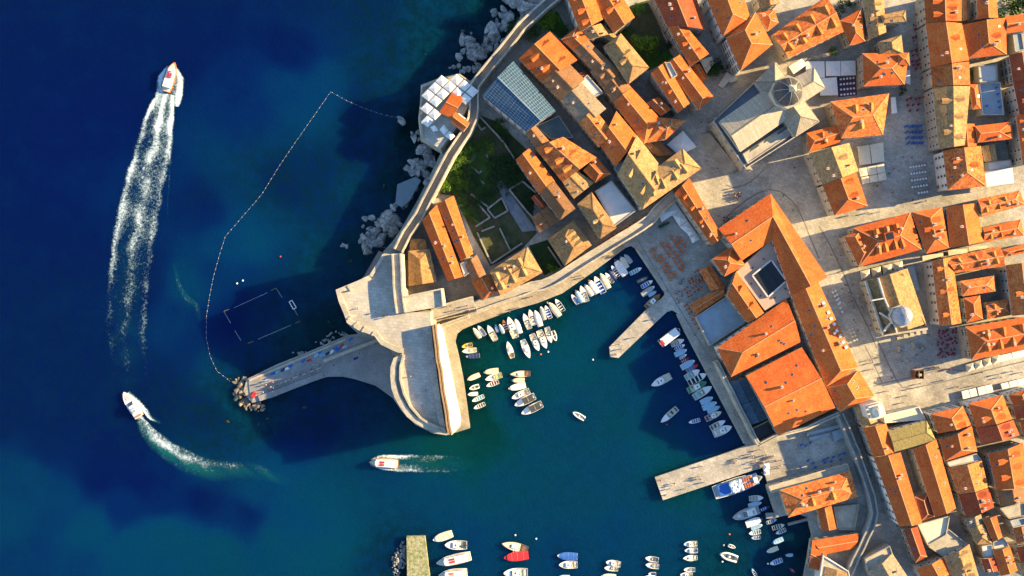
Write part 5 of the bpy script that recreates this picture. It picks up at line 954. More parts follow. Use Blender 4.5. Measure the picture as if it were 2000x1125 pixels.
# parasols on the bastion: 3 columns by 7 rows between two edges
k_ = 0
BAST = pts('R1', [205, 860, 590, 725, 750, 880, 560, 1240, 200, 1190])
hut = pts('R1', [385, 1110, 515, 1160, 645, 965, 515, 890])
for i in range(6):
    for j in range(-1, 4):
        cx, cy = 560 - 68 * i + 76 * j - (20 if i > 3 else 0), 778 + 70 * i + 58 * j
        ctr = px('R1', cx, cy)
        if inside(hut, *ctr) or (i == 0 and j < 0) or (i > 3 and j > 1) or not inside(BAST, *ctr): continue
        canopy('white square parasol in the dense grid on the sea bastion', pts('R1', [cx - 4, cy - 58, cx + 65, cy - 5, cx + 4, cy + 58, cx - 65, cy + 5]), 12.0, 'sail', .55, 'bastion parasols', 9.5, 'parasol', 'parasol')
for q in ([235, 75, 275, 30, 320, 70, 275, 115], [300, 115, 345, 95, 380, 150, 330, 160], [390, 140, 435, 90, 480, 150, 440, 195], [440, 200, 490, 150, 545, 205, 500, 245]):
    canopy('white pyramid parasol at the lower end of the sea bastion', pts('R4', q), 12.0, 'sail', .9, 'lower bastion parasols', 9.5, 'parasol', 'parasol')
for i, q in enumerate(([-30, 570, 145, 568, 150, 725, -30, 725], [155, 570, 292, 566, 296, 706, 158, 708], [297, 566, 433, 562, 437, 698, 298, 705], [100, 730, 258, 716, 272, 886, 106, 890])):
    canopy(('wide grey awning touching the cathedral corner', 'middle grey-green awning of the cathedral terrace', 'right grey-green awning beside the turret house', 'lower pale awning left of the purple tables')[i], pts('R3', q), 4, 'sail', .4)
for i, q in enumerate(([450, 292, 562, 275, 582, 452, 472, 466], [566, 274, 690, 250, 705, 430, 588, 450], [460, 492, 535, 478, 550, 560, 480, 572], [540, 477, 620, 464, 635, 545, 555, 560], [624, 463, 698, 442, 710, 525, 640, 545], [485, 580, 555, 565, 565, 628, 500, 642], [558, 565, 636, 550, 645, 615, 570, 628], [640, 549, 712, 530, 724, 600, 650, 615])):
    canopy(['large cream awning nearer the brown house', 'large cream awning nearer the square', 'cream awning in the middle row, leftmost', 'cream awning in the middle row, centre', 'cream awning in the middle row, rightmost', 'cream awning in the bottom row, leftmost', 'cream awning in the bottom row, centre', 'cream awning in the bottom row, rightmost'][i], pts('R6', q), 3.6, 'cream', .25, 'cream square awnings')
for i, q in enumerate(([525, 960, 690, 845, 745, 925, 560, 1045], [665, 975, 745, 925, 815, 1030, 735, 1085], [735, 1087, 817, 1032, 870, 1110, 800, 1150])):
    canopy(['large white market tent at the corner of the blue tent row', 'second white tent down the harbour tent row', 'third white tent down the harbour tent row'][i], pts('R5', q), 3.4, 'sail', .8, 'harbour tents', name='tent', cat='tent')
for i, q in enumerate(([195, 110, 265, 75, 300, 128, 235, 165], [236, 168, 302, 130, 335, 185, 262, 228])):
    canopy(['fourth white tent down the harbour tent row', 'last white tent at the lower end of the harbour tent row'][i], pts('S3', q), 3.4, 'sail', .8, 'harbour tents', name='tent', cat='tent')
canopy('bright blue stall awning below the white tents', pts('R5', [525, 1080, 635, 1035, 640, 1060, 540, 1110]), 2.8, 'shutter', .1)
bpy.data.objects['awning'].data if False else None
for i in range(4):
    x0, y0 = 400 + i * 106, 500 - i * 27
    canopy(['first', 'second', 'third', 'fourth'][i] + ' cream pyramid awning from the left above the domed church', pts('S4', [x0, y0, x0 + 92, y0 - 24, x0 + 108, y0 + 62, x0 + 14, y0 + 86]), 3.6, 'cream', 1.3, 'church awnings')
for i in range(4):
    x0, y0 = 1456 + i * 80, 345 - i * 24
    canopy(['first', 'second', 'third', 'fourth'][i] + ' cream pyramid awning from the left on the main street', pts('S6', [x0, y0, x0 + 72, y0 - 22, x0 + 86, y0 + 45, x0 + 14, y0 + 70]), 3.4, 'cream', 1.4, 'main street awnings')
canopy('flat pale awning at the right end of the main street pyramids', pts('S6', [1772, 258, 1880, 235, 1895, 290, 1785, 318]), 3.4, 'sail', .1)
canopy('flat shaded awning at the right edge of the main street', pts('S6', [1885, 232, 2040, 200, 2050, 262, 1898, 290]), 3.4, 'sail', .1)
for i in range(4):
    x0, y0 = 1418 + i * 70 + (8 if i > 1 else 0), 592 - i * 17
    canopy(['first', 'second', 'third', 'fourth'][i] + ' white street awning from the left before the orange skylight house', pts('S6', [x0, y0, x0 + 64, y0 - 16, x0 + 82, y0 + 58, x0 + 16, y0 + 74]), 3.2, 'sail', .1, 'white street awnings')
for i in range(3):
    x0, y0 = 1782 + i * 75, 522 - i * 18
    canopy(['first', 'second', 'third'][i] + ' white street awning of the group at the right edge', pts('S6', [x0, y0, x0 + 68, y0 - 16, x0 + 86, y0 + 36, x0 + 16, y0 + 52]), 3.2, 'sail', .1, 'right edge street awnings')
canopy('yellow awning over the passage below the column dormer house', pts('S4', [1005, 350, 1212, 318, 1215, 350, 1010, 398]), 4.5, 'cream', .15)
canopy('cream awning in the narrow street, left of the pair', pts('S4', [1258, 290, 1448, 278, 1452, 320, 1262, 345]), 5, 'cream', .15)
canopy('cream awning in the narrow street, right of the pair', pts('S4', [1458, 262, 1640, 245, 1645, 275, 1462, 300]), 5, 'cream', .15)
canopy('grey flat awning beside the domed church wall', pts('S4', [862, 455, 925, 440, 985, 690, 940, 700]), 4, 'bluegrey', .1)
canopy('white striped patio roof right of the red corner house', pts('R6', [1635, 525, 1895, 485, 1910, 632, 1655, 665]), 7, 'sail', .1)
canopy('white awning strip beside the turret house', pts('R3', [890, 665, 940, 645, 945, 790, 893, 772]), 4, 'sail', .1)
canopy('pale blue awning strip beside the speckled house', pts('R3', [760, 905, 805, 900, 822, 1050, 770, 1060]), 4, 'sail', .1)
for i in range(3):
    canopy(['upper', 'middle', 'lower'][i] + ' blue-grey awning strip of the sunken quay cafe', pts('S6', [[-20, 975, 300, 895, 305, 925, -15, 1005], [0, 1020, 195, 975, 200, 1005, 5, 1050], [215, 970, 335, 925, 350, 1010, 235, 1060]][i]), 3.2, 'bluegrey', .1, 'sunken cafe awnings')
canopy('small white kiosk umbrella on the quay near the blue excursion boat', pts('S7', [1065, 195, 1112, 190, 1120, 240, 1072, 245]), 3, 'sail', .5, name='parasol', cat='parasol')
canopy('second white quay umbrella just below the kiosk umbrella', pts('S7', [1068, 245, 1112, 240, 1118, 285, 1072, 290]), 3, 'sail', .5, name='parasol', cat='parasol')
for i in range(2):
    canopy(['left', 'right'][i] + ' grey courtyard awning beside the cathedral street wall', pts('R2', [[1110, 835, 1195, 705, 1240, 770, 1160, 860], [1195, 705, 1300, 760, 1290, 790, 1225, 810]][i]), 3.5, 'cream', .2)
canopy('cream canvas over the garden terrace with purple tables', pts('R2', [1800, 650, 1930, 570, 1985, 630, 1850, 725]), 5, 'sail', .3)
# kiosk column on the square
kq = P(pts('S6', [990, 430])[0], GZ); ro = empty('monument_box', kq); tag(ro, 'small brown timber box around a column on the main square', 'monument')
mb = MB(); [mb.box((kq.x + x, kq.y + y, GZ - .05), .25, .25, 5.2, rz=.2) for x in (-1.6, 1.6) for y in (-1.5, 1.5)]; mb.build('corner_post', M['wood'], ro)
mb = MB(); [mb.bar((kq.x + a, kq.y + b_, GZ + .1), (kq.x + c, kq.y + d, GZ + .1), .12, 4.6) for a, b_, c, d in ((-1.6, -1.5, 1.6, -1.5), (1.6, -1.5, 1.6, 1.5), (1.6, 1.5, -1.6, 1.5), (-1.6, 1.5, -1.6, -1.5))]; mb.build('side_panel', mat('brown_board', (0.16, 0.07, 0.045)), ro)
mb = MB(); mb.box((kq.x, kq.y, GZ), 1.0, 1.0, 5.6); mb.build('column', M['stone'], ro)
# ================================================================ CAFE TABLES
def unit_table(m_top):
    mb = MB(); n = 10; r = .45
    ring = lambda z: [(r * math.cos(6.283 * i / n), r * math.sin(6.283 * i / n), z) for i in range(n)]
    a, b_ = ring(.75), ring(.70); mb.face(a); mb.face(b_[::-1]); [mb.face([a[i], a[(i + 1) % n], b_[(i + 1) % n], b_[i]]) for i in range(n)]
    mb.box((0, 0, .02), .08, .08, .7, m=1); mb.box((0, 0, 0), .45, .45, .04, m=1)
    o = mb.build('table', [m_top, M['metal']]); me = o.data; bpy.data.objects.remove(o); return me
def unit_chair(m_):
    mb = MB(); mb.box((0, 0, .42), .46, .46, .06); mb.box((0, .22, .46), .46, .05, .48)
    for x in (-.2, .2):
        for y in (-.2, .2): mb.box((x, y, 0), .05, .05, .43, m=1)
    o = mb.build('chair', [m_, M['metal']]); me = o.data; bpy.data.objects.remove(o); return me
UT = {k: unit_table(CM[k]) for k in 'wcblmkr'}; UC = {k: unit_chair(CM[k]) for k in 'obrkmc'}
UC['p'] = unit_chair(col_mat('purple', (0.16, 0.08, 0.3))); UT['o'] = unit_table(CM['o'])
def cafe(reg, spots, tk, ck, where, group, chairs=4, rot=.6, z=GZ, rad=.62):
    g = random.Random(len(where))
    for x, y in spots:
        p = P(px(reg, x, y), z); a0 = rot + g.uniform(-.15, .15)
        tag(link('cafe_table', UT[tk], None, p, a0), 'small round cafe table ' + where, 'table', group + ' tables')
        for k in range(chairs):
            a = a0 + k * 6.28318 / chairs; q = p + Vector((math.cos(a), math.sin(a), 0)) * rad
            tag(link('cafe_chair', UC[ck], None, q, a - math.pi / 2), CHN[ck] + ' chair at the cafe tables ' + where, 'chair', group + ' chairs')
CHN = {'o': 'orange', 'b': 'blue', 'r': 'red', 'k': 'black', 'm': 'maroon', 'c': 'cream', 'p': 'purple'}
cafe('S2', [(1460, 300), (1490, 345), (1530, 380), (1545, 410), (1500, 280), (1565, 230), (1590, 265), (1625, 240), (1615, 310), (1655, 275), (1640, 340), (1685, 315), (1680, 378), (1715, 350), (1655, 170), (1690, 205), (1730, 178), (1710, 240), (1750, 208), (1740, 280), (1785, 245), (1770, 315), (1555, 350), (1590, 382), (1610, 430), (1575, 455), (1600, 495), (1640, 465), (1625, 520), (1670, 512), (1650, 575), (1690, 540), (1705, 420), (1745, 390), (1740, 465), (1775, 435), (1760, 490)], 'o', 'o', 'on the shaded harbour quay terrace', 'harbour terrace', 3)
cafe('S3', [(240, 585), (275, 565), (300, 500), (255, 610), (280, 655), (310, 600), (340, 570), (300, 690), (335, 665), (345, 530), (200, 665), (225, 700), (240, 740), (350, 600), (370, 590), (195, 830), (215, 870), (240, 905), (270, 965), (300, 1010), (330, 1050)], 'o', 'm', 'beside the low orange pavilion on the quay', 'pavilion terrace', 2)
cafe('R6', [(x + j * 6, y + 52 * j) for j, y in enumerate((105, 160, 212, 268)) for x in (900, 940, 970, 1000, 1030) for y in [105 if j == 0 else 105]], 'b', 'b', 'in the blue block on the square', 'blue square cafe', 2)
cafe('R6', [(940 + j * 6 + i * 26, 485 + j * 62 - i * 4) for j in range(5) for i in range(6) if not (j == 4 and i < 2)], 'w', 'p', 'in the straight rows at the lower square', 'purple row cafe', 1, rad=.55)
cafe('R3', [(290 + i * 30 + j * 2, 740 + j * 48 - i * 3) for j in range(4) for i in range(5)], 'w', 'p', 'on the purple carpet by the cathedral', 'carpet terrace', 0)
sheet('terrace_carpet', pts('R3', [262, 718, 438, 708, 448, 885, 272, 905]), GZ + .012, M['purple'])
cafe('R3', [(950, 480), (985, 470), (960, 520), (1000, 510), (955, 575), (995, 570), (965, 610), (1005, 605), (985, 645), (905, 930), (940, 920), (985, 925), (1020, 915), (910, 985), (960, 980), (1010, 975), (930, 1035), (1000, 1030), (970, 235), (980, 280), (960, 355), (990, 350)], 'm', 'r', 'in the shaded market street', 'market street cafe', 1)
rj = random.Random(5)
cafe('S6', [(1205 + i * 30 + rj.uniform(-12, 12), 20 + j * 34 + rj.uniform(-14, 14)) for j in range(8) for i in range(6)], 'm', 'm', 'in the dark cafe block beside the domed church', 'dark church cafe', 0)
cafe('S8', [(15, 40), (50, 45), (90, 20), (70, 170), (110, 190), (130, 225), (200, 165), (230, 150), (280, 140), (330, 125), (370, 110), (10, 225), (90, 270), (210, 185), (260, 175), (340, 160)], 'b', 'b', 'in the sunken quay cafe by the restaurant', 'quay cafe', 1)
cafe('R4', [(0, 0)][:0], 'w', 'r', '', '', 1)
cafe('S2', [(955 + i * 42, 238 - i * 26) for i in range(9)], 'r', 'r', 'on the narrow red table terrace above the harbour wall', 'red terrace', 1, z=GZ)
cafe('S4', [(130 + i * 18, 705 + i * 38) for i in range(6)] + [(155 + i * 14, 690 + i * 38) for i in range(4)], 'w', 'c', 'in the fenced strip along the town hall', 'town hall cafe', 0)
cafe('S6', [(370 + i * 16, 20 + i * 32) for i in range(4)] + [(400 + i * 14, 10 + i * 32) for i in range(4)], 'c', 'c', 'below the fenced strip of the town hall', 'lower town hall cafe', 0)
cafe('R3', [(1730, 820), (1745, 880), (1755, 950), (1765, 1000), (1640, 990)], 'b', 'b', 'on the white pergola terrace', 'pergola cafe', 1, z=7.56)
# ================================================================ PEOPLE
def person_mesh(pose):
    V, E, RR = [], [], []
    def add(p, r, par=None):
        V.append(p); RR.append(r); i = len(V) - 1
        if par is not None: E.append((par, i))
        return i
    pv = add((0, 0, .95), .15); ch_ = add((0, .01, 1.2), .15, pv); sh = add((0, 0, 1.42), .14, ch_); nk = add((0, -.01, 1.53), .06, sh); hd = add((0, -.02, 1.64), .10, nk); add((0, -.02, 1.74), .085, hd)
    st = {'stand': .04, 'walk': .26, 'wave': .1}[pose]
    for s in (-1, 1):
        hp = add((s * .10, 0, .86), .10, pv); kn = add((s * .11, -s * st * .7 - .02, .48), .075, hp); an = add((s * .12, -s * st * 1.1, .08), .05, kn); add((s * .13, -s * st * 1.1 - .16, .04), .04, an)
        so_ = add((s * .21, 0, 1.40), .07, sh); el = add((s * .27, s * st * .7, 1.14), .05, so_); wr = add((s * .26, s * st - .08, .92), .04, el); add((s * .25, s * st - .12, .82), .035, wr)
    me = bpy.data.meshes.new('person_skeleton'); me.from_pydata(V, E, []); o = bpy.data.objects.new('person_skeleton', me); COL.objects.link(o)
    md = o.modifiers.new('skin', 'SKIN'); md.use_smooth_shade = True
    for i, sv in enumerate(me.skin_vertices[0].data): sv.radius = (RR[i], RR[i] * .8); sv.use_root = (i == 0)
    dg = bpy.context.evaluated_depsgraph_get(); out = bpy.data.meshes.new_from_object(o.evaluated_get(dg)); bpy.data.objects.remove(o)
    return out
PB = [person_mesh(p) for p in ('stand', 'walk', 'wave')]
skin = mat('skin', (0.5, 0.28, 0.18), var=.1); hair = mat('hair', (0.05, 0.03, 0.02), var=.3)
OUT = {'dark': ((0.03, 0.035, 0.05), (0.04, 0.04, 0.06)), 'white': ((0.7, 0.68, 0.64), (0.08, 0.1, 0.18)), 'red': ((0.5, 0.05, 0.05), (0.05, 0.05, 0.07)), 'blue': ((0.08, 0.2, 0.5), (0.35, 0.3, 0.22)), 'pale': ((0.5, 0.42, 0.32), (0.25, 0.22, 0.2)), 'black': ((0.02, 0.02, 0.02), (0.02, 0.02, 0.03))}
PM = []
for oname, (s_, t_) in OUT.items():
    for bi, bme in enumerate(PB):
        me = bme.copy(); me.name = 'person'; me.materials.clear()
        for m_ in (skin, mat('shirt_' + oname, s_, var=.1), mat('trousers_' + oname, t_, var=.1), hair): me.materials.append(m_)
        ix = []
        for p in me.polygons:
            c = p.center
            ix.append(3 if c.z > 1.66 else 0 if c.z > 1.5 else 0 if abs(c.x) > .19 and c.z < 1.12 else 1 if c.z > .93 else 2 if c.z > .35 else 0)
        me.polygons.foreach_set('material_index', ix); PM.append((oname, me))
def people(reg, spots, where, group, z=GZ, seed=1, n=None, area=None):
    g = random.Random(seed); sp = list(spots)
    if area:
        for _ in range(n):
            u, v = g.random(), g.random(); a = lerp(Vector((*area[0], 0)), Vector((*area[1], 0)), u); b_ = lerp(Vector((*area[3], 0)), Vector((*area[2], 0)), u); q = lerp(a, b_, v); sp.append((q.x, q.y))
    for x, y in sp:
        p = P(px(reg, x, y), z)
        if z == GZ and any(inside(po, p.x, p.y) for _, po, _e in polys): continue
        on_, me = g.choice(PM); s_ = g.uniform(.92, 1.06)
        tag(link('person', me, None, p, g.uniform(0, 6.28), (s_, s_, s_)), 'tiny standing person in ' + on_ + ' clothes ' + where, 'person', group)
people('S6', [(560, 300), (590, 325), (585, 385), (700, 265), (820, 430), (765, 465), (955, 565), (1235, 490), (725, 588), (880, 695), (895, 632), (1375, 550), (1600, 415), (1775, 460), (1750, 435), (1880, 405), (1970, 415), (1060, 175), (1135, 315), (1160, 362), (1520, 540), (850, 215), (1030, 520)], 'on the sunlit main square and street', 'main square people', seed=2)
people('S6', [], 'in the shaded part of the main square', 'shaded square people', seed=3, n=34, area=[(680, 190), (1180, 120), (1400, 380), (760, 440)])
people('S4', [(20, 170), (60, 215), (55, 325), (110, 340), (170, 375), (205, 345), (190, 230), (150, 160), (210, 280), (225, 400), (285, 485), (180, 515)], 'in the palace street beside the drain line', 'palace street people', seed=4)
people('S4', [(215, 670), (265, 635), (325, 630), (355, 690), (235, 718), (290, 705), (320, 740), (230, 790), (265, 795), (315, 785), (280, 830), (300, 800), (340, 850), (390, 760), (420, 945), (455, 1040), (495, 1030), (375, 1075), (330, 975), (405, 855), (245, 630), (350, 1000), (330, 860)], 'on the paving between palace and domed church', 'church side people', seed=5)
people('R5', [(1260, 710), (1430, 660), (1380, 815), (1110, 985), (1570, 745), (1595, 735), (1720, 830), (1745, 790), (1840, 935), (1890, 895), (945, 70), (935, 130), (1000, 450), (1100, 520), (1800, 400), (1850, 515), (1620, 690)], 'on the square before the cathedral', 'cathedral square people', seed=6)
people('R5', [], 'in the tight crowd on the cathedral square', 'cathedral square crowd', seed=7, n=20, area=[(1265, 750), (1340, 760), (1345, 835), (1270, 835)])
people('R5', [], 'gathered at the corner of the palace', 'palace corner crowd', seed=8, n=16, area=[(1160, 980), (1280, 950), (1300, 1000), (1150, 1060)])
people('R6', [(110, 300), (810, 200), (820, 245), (630, 660), (680, 690), (770, 720), (545, 910), (650, 900), (960, 790), (1080, 800), (360, 935), (780, 500), (740, 545), (830, 520), (870, 390), (1050, 370), (950, 395)], 'on the market square among the tables', 'market square people', seed=9)
people('R3', [], 'in the shaded market street lane', 'market street people', seed=10, n=14, area=[(920, 200), (1010, 200), (1060, 860), (960, 870)])
people('S2', [(1275, 210), (1330, 145), (1535, 525), (1440, 480), (1560, 570), (1610, 690), (1420, 900), (1485, 965), (1710, 720), (1760, 740)], 'on the shaded quay by the small boats', 'shaded quay people', seed=11)
people('S3', [], 'on the wet paving near the orange tables', 'terrace edge people', seed=12, n=22, area=[(60, 640), (190, 560), (210, 800), (120, 830)])
people('S2', [(930, 350), (880, 385), (1045, 345), (800, 560), (775, 540), (165, 855), (80, 895), (300, 745), (445, 805)], 'on the sunny mooring quay', 'sunny quay people', seed=13)
people('S5', [(905, 175), (880, 70), (1030, 400), (1105, 495), (1150, 625), (1270, 850), (1390, 1075), (1300, 870), (290, 95), (150, 160), (110, 255), (60, 210), (170, 205), (120, 265)], 'on the long shaded quay and its stub pier', 'long quay people', seed=14)
people('S7', [(550, 215), (580, 345), (325, 355), (300, 375), (290, 400), (210, 330), (530, 300), (540, 320), (420, 400), (850, 150), (840, 165), (825, 180), (820, 190), (875, 145), (265, 450), (245, 455), (500, 320)], 'on the sunlit ferry pier', 'ferry pier people', seed=15)
people('S7', [], 'on the shaded ground behind the ferry pier', 'pier head people', seed=16, n=26, area=[(900, 120), (1080, 60), (1250, 180), (1100, 340)])
people('S1', [(575, 900), (625, 920), (640, 935), (655, 950), (400, 860), (690, 920), (740, 880), (770, 750), (660, 380)], 'on the sunlit fort terrace', 'fort terrace people', z=FZ + .02, seed=17)
people('T1', [(1605, 530), (1620, 610), (1650, 490), (1710, 240), (1530, 380), (1690, 150)], 'on the curved fort terrace end', 'fort end people', z=FZ + .02, seed=18)
people('S1', [(1300, 835), (1340, 880), (1460, 835), (1470, 860), (1480, 880), (1580, 840), (1130, 790)], 'on the wall walk beside the fort', 'wall walk people', z=9.05, seed=19)
people('T1', [], 'on the breakwater deck', 'breakwater people', z=GZ + .25, seed=20, n=26, area=[(340, 430), (840, 240), (860, 330), (380, 540)])
people('T1', [(440, 460), (510, 435), (600, 395), (675, 370), (740, 350), (1130, 200), (930, 295), (1240, 130), (300, 560)], 'near the benches of the breakwater', 'breakwater bench people', z=GZ + .25, seed=21)
people('S8', [(690, 500), (640, 570), (720, 420), (560, 250), (590, 290), (610, 380), (700, 600), (650, 880)], 'in the shaded gate street', 'gate street people', seed=22)
# beach towels on the breakwater ledge
TW = [(x, y) for x, y in ((330, 385), (360, 375), (400, 410), (450, 360), (480, 350), (530, 330), (560, 320), (590, 300), (690, 260), (735, 255), (790, 215), (820, 190), (840, 215), (880, 200), (910, 190), (940, 160), (960, 170), (990, 140), (1010, 150), (1060, 90), (1180, 130), (1100, 240))]
for i, (x, y) in enumerate(TW):
    p = P(px('T1', x, y), GZ + .27); mb = MB(); mb.box((p.x, p.y, p.z), 1.9, .9, .05, rz=.38 + (i % 3) * .2); o = mb.build('beach_towel', CM['brlbtnwb'[i % 8]]); tag(o, CNAME['brlbtnwb'[i % 8]] + ' beach towel spread on the breakwater ledge', 'towel', 'breakwater towels')
for i in range(7):
    p = P(px('T1', 440 + i * 62, 462 - i * 24), GZ + .25); mb = MB(); mb.box((p.x, p.y, p.z + .38), 2.4, .6, .1, rz=.38); [mb.box((p.x + s * .95, p.y + s * .38, p.z - .02), .25, .5, .4, rz=.38) for s in (-1, 1)]; o = mb.build('bench', M['stone']); tag(o, 'grey stone bench in the line along the breakwater', 'bench', 'breakwater benches')
p = P(px('T1', 300, 525), 2.2); mb = MB(); mb.box((p.x, p.y, GZ + .2), 2.6, 1.6, .5, rz=.9, taper=.8); tag(mb.build('inflatable_mattress', CM['r']), 'bright red inflatable mattress on the breakwater head rocks', 'mattress')
# ================================================================ BOATS
def hull_profile(kind):
    return {'sharp': (.70, 1.0, .45, 1.9), 'full': (.86, 1.0, .40, 2.6), 'box': (.92, 1.0, .4, 5.0)}[kind]
def half_w(t, B_, kind):
    s, m_, tm, pw = hull_profile(kind)
    if t < tm: k = s + (m_ - s) * math.sin(t / tm * math.pi / 2)
    else: k = max(.02, (1 - ((t - tm) / (1 - tm)) ** pw)) ** .8
    return B_ / 2 * k
CUR = [None]
OUTB = None
def boat(reg, l, typ, hc='w', cc='g', beam=.36, where='', group='', desc=None, kind='full', name='boat', cat='boat'):
    global OUTB
    bow, st = [P(p, 0) for p in pts(reg, l)]
    L = (bow - st).length; Bm = min(L * beam, 6.5); c = (bow + st) / 2; d = bow - st; rz = math.atan2(d.y, d.x)
    F_ = .42 + L * .035; root = empty(name, (c.x, c.y, 0), rz); tag(root, desc, cat, group)
    X = lambda t: (t - .5) * L; N = 13; T = [i / (N - 1) for i in range(N)]; G = lambda t: F_ * (1 + .35 * t ** 2.2)
    hm = CM[hc]
    def finish(mb, nm, m_, smooth=False):
        me_o = mb.build(nm, m_, None, smooth); me_o.parent = root; return me_o
    mb = MB(); rim = .11 if L < 12 else .2
    for i in range(N - 1):
        for s in (-1, 1):
            r = []
            for t in (T[i], T[i + 1]):
                w_ = half_w(t, Bm, kind); wi = max(.01, w_ - rim)
                r.append([(X(t), 0, -.35), (X(t), s * w_ * .82, -.2), (X(t), s * w_, G(t)), (X(t) - (0 if t < .99 else .15), s * wi, G(t) + .004), (X(t) - (0 if t < .99 else .15), s * wi, F_ * .35)])
            for k in range(4): mb.face([r[0][k], r[1][k], r[1][k + 1], r[0][k + 1]])
    w0 = half_w(0, Bm, kind); mb.face([(X(0), -w0, G(0)), (X(0), w0, G(0)), (X(0), w0 * .82, -.2), (X(0), -w0 * .82, -.2)])
    mb.face([(X(0) + rim, -w0 + rim, G(0)), (X(0) + rim, w0 - rim, G(0)), (X(0) + rim, w0 - rim, F_ * .3), (X(0) + rim, -w0 + rim, F_ * .3)]); mb.face([(X(0), -w0, G(0)), (X(0), w0, G(0)), (X(0) + rim, w0 - rim, G(0)), (X(0) + rim, -w0 + rim, G(0))])
    finish(mb, 'hull', hm)
    def surf(t0, t1, zf, nm, m_, inset=.06, camber=0.0, n=8, thick=0):
        mb = MB(); K = 5
        rows = []
        for i in range(n + 1):
            t = t0 + (t1 - t0) * i / n; w_ = max(.02, half_w(t, Bm, kind) - inset)
            rows.append([Vector((X(t), w_ * (2 * k / (K - 1) - 1), zf(t) + camber * (1 - (2 * k / (K - 1) - 1) ** 2))) for k in range(K)])
        for i in range(n):
            for k in range(K - 1): mb.face([rows[i][k], rows[i + 1][k], rows[i + 1][k + 1], rows[i][k + 1]])
        if thick:
            for i in range(n):
                for k in (0, K - 1): mb.face([rows[i][k], rows[i + 1][k], rows[i + 1][k] - Vector((0, 0, thick)), rows[i][k] - Vector((0, 0, thick))])
            for i in (0, n):
                for k in range(K - 1): mb.face([rows[i][k], rows[i][k + 1], rows[i][k + 1] - Vector((0, 0, thick)), rows[i][k] - Vector((0, 0, thick))])
        return finish(mb, nm, m_)
    floor_m = CM[cc] if typ == 'open' else (CM['c'] if hc != 'c' else CM['g'])
    if typ != 'cover': surf(.02, .97, lambda t: F_ * .36, 'floor', floor_m, rim * .8)
    def box(nm, x, y, z, sx, sy, sz, m_, taper=1.0):
        mb = MB(); mb.box((x, y, z), sx, sy, sz, taper=taper); return finish(mb, nm, m_)
    def outboard():
        global OUTB
        if OUTB is None:
            mb = MB(); mb.box((-.18, 0, .25), .5, .36, .5, taper=.75); mb.box((-.12, 0, -.4), .16, .16, .7); o = mb.build('outboard_motor', M['black']); OUTB = o.data; bpy.data.objects.remove(o)
        o = link('outboard_motor', OUTB, None, (X(0) - .1, 0, .25)); o.parent = root
    g = random.Random(int(l[0] * 3 + l[1]))
    if typ == 'cover':
        surf(.01, .86, lambda t: G(t) + .03, 'canvas_cover', CM[cc], -.03, .28, thick=.16)
        surf(.80, .99, lambda t: G(t) - .02, 'foredeck', hm, rim * .5, .04)
        mb = MB(); [mb.bar((X(t), -half_w(t, Bm, kind) * .95, G(t) + .04), (X(t), 0, G(t) + .36), .06, .05) or mb.bar((X(t), 0, G(t) + .36), (X(t), half_w(t, Bm, kind) * .95, G(t) + .04), .06, .05) for t in (.2, .45, .68)]; finish(mb, 'cover_seam', CM['g'])
        if L < 9 and g.random() < .6: outboard()
    elif typ == 'open':
        surf(.70, .985, lambda t: G(t) - .03, 'foredeck', hm, rim * .5, .05)
        for t in (.18, .38, .57):
            w_ = half_w(t, Bm, kind); box('bench', X(t), 0, F_ * .36, L * .055, 2 * w_ - .2, F_ * .38, CM['w' if cc in 'bltkdnrm' else 'b'])
        outboard()
    elif typ == 'console':
        surf(.58, .985, lambda t: G(t) - .03, 'foredeck', hm, rim * .5, .06)
        box('console', X(.48), 0, F_ * .36, L * .10, Bm * .34, F_ * .9, hm, .85)
        mb = MB(); mb.face([(X(.53), -Bm * .3, G(.5) - .05), (X(.53), Bm * .3, G(.5) - .05), (X(.49), Bm * .26, G(.5) + .4), (X(.49), -Bm * .26, G(.5) + .4)]); finish(mb, 'windshield', M['glass'])
        box('seat', X(.32), 0, F_ * .36, L * .09, Bm * .55, F_ * .5, CM[cc]); box('stern_bench', X(.1), 0, F_ * .36, L * .07, Bm * .66, F_ * .42, CM[cc]); outboard()
        mb = MB(); [mb.bar((X(.75), s * half_w(.75, Bm, kind) * .85, G(.75) + .3), (X(.95), s * half_w(.95, Bm, kind) * .85, G(.95) + .3), .04, .04) for s in (-1, 1)]; finish(mb, 'bow_rail', M['metal'])
    elif typ == 'cabin':
        surf(.46, .985, lambda t: G(t) - .03, 'foredeck', hm, rim * .5, .08)
        mb = MB(); w1, w2 = half_w(.45, Bm, kind) * .74, half_w(.68, Bm, kind) * .66; z0, z1 = F_ * .7, G(.5) + .55
        bs = [(X(.36), -w1), (X(.36), w1), (X(.72), w2), (X(.72), -w2)]; tp_ = [(X(.38), -w1 * .86), (X(.38), w1 * .86), (X(.63), w2 * .84), (X(.63), -w2 * .84)]
        for i in range(4):
            a, b_, c_, d_ = bs[i], bs[(i + 1) % 4], tp_[(i + 1) % 4], tp_[i]
            mb.face([(a[0], a[1], z0), (b_[0], b_[1], z0), (c_[0], c_[1], z1), (d_[0], d_[1], z1)], 1 if i == 2 else 0)
        mb.face([(q[0], q[1], z1) for q in tp_]); finish(mb, 'cabin', [CM['w'], M['glass']])
        box('roof_hatch', X(.5), 0, z1, L * .06, Bm * .2, .06, CM['d']); box('bench', X(.12), 0, F_ * .36, L * .09, Bm * .66, F_ * .45, CM[cc]); box('seat', X(.28), Bm * .15, F_ * .36, L * .06, Bm * .22, F_ * .6, CM[cc])
        if L < 9: outboard()
    elif typ == 'canopy':
        surf(.60, .985, lambda t: G(t) - .03, 'foredeck', hm, rim * .5, .05); w_ = Bm * .42
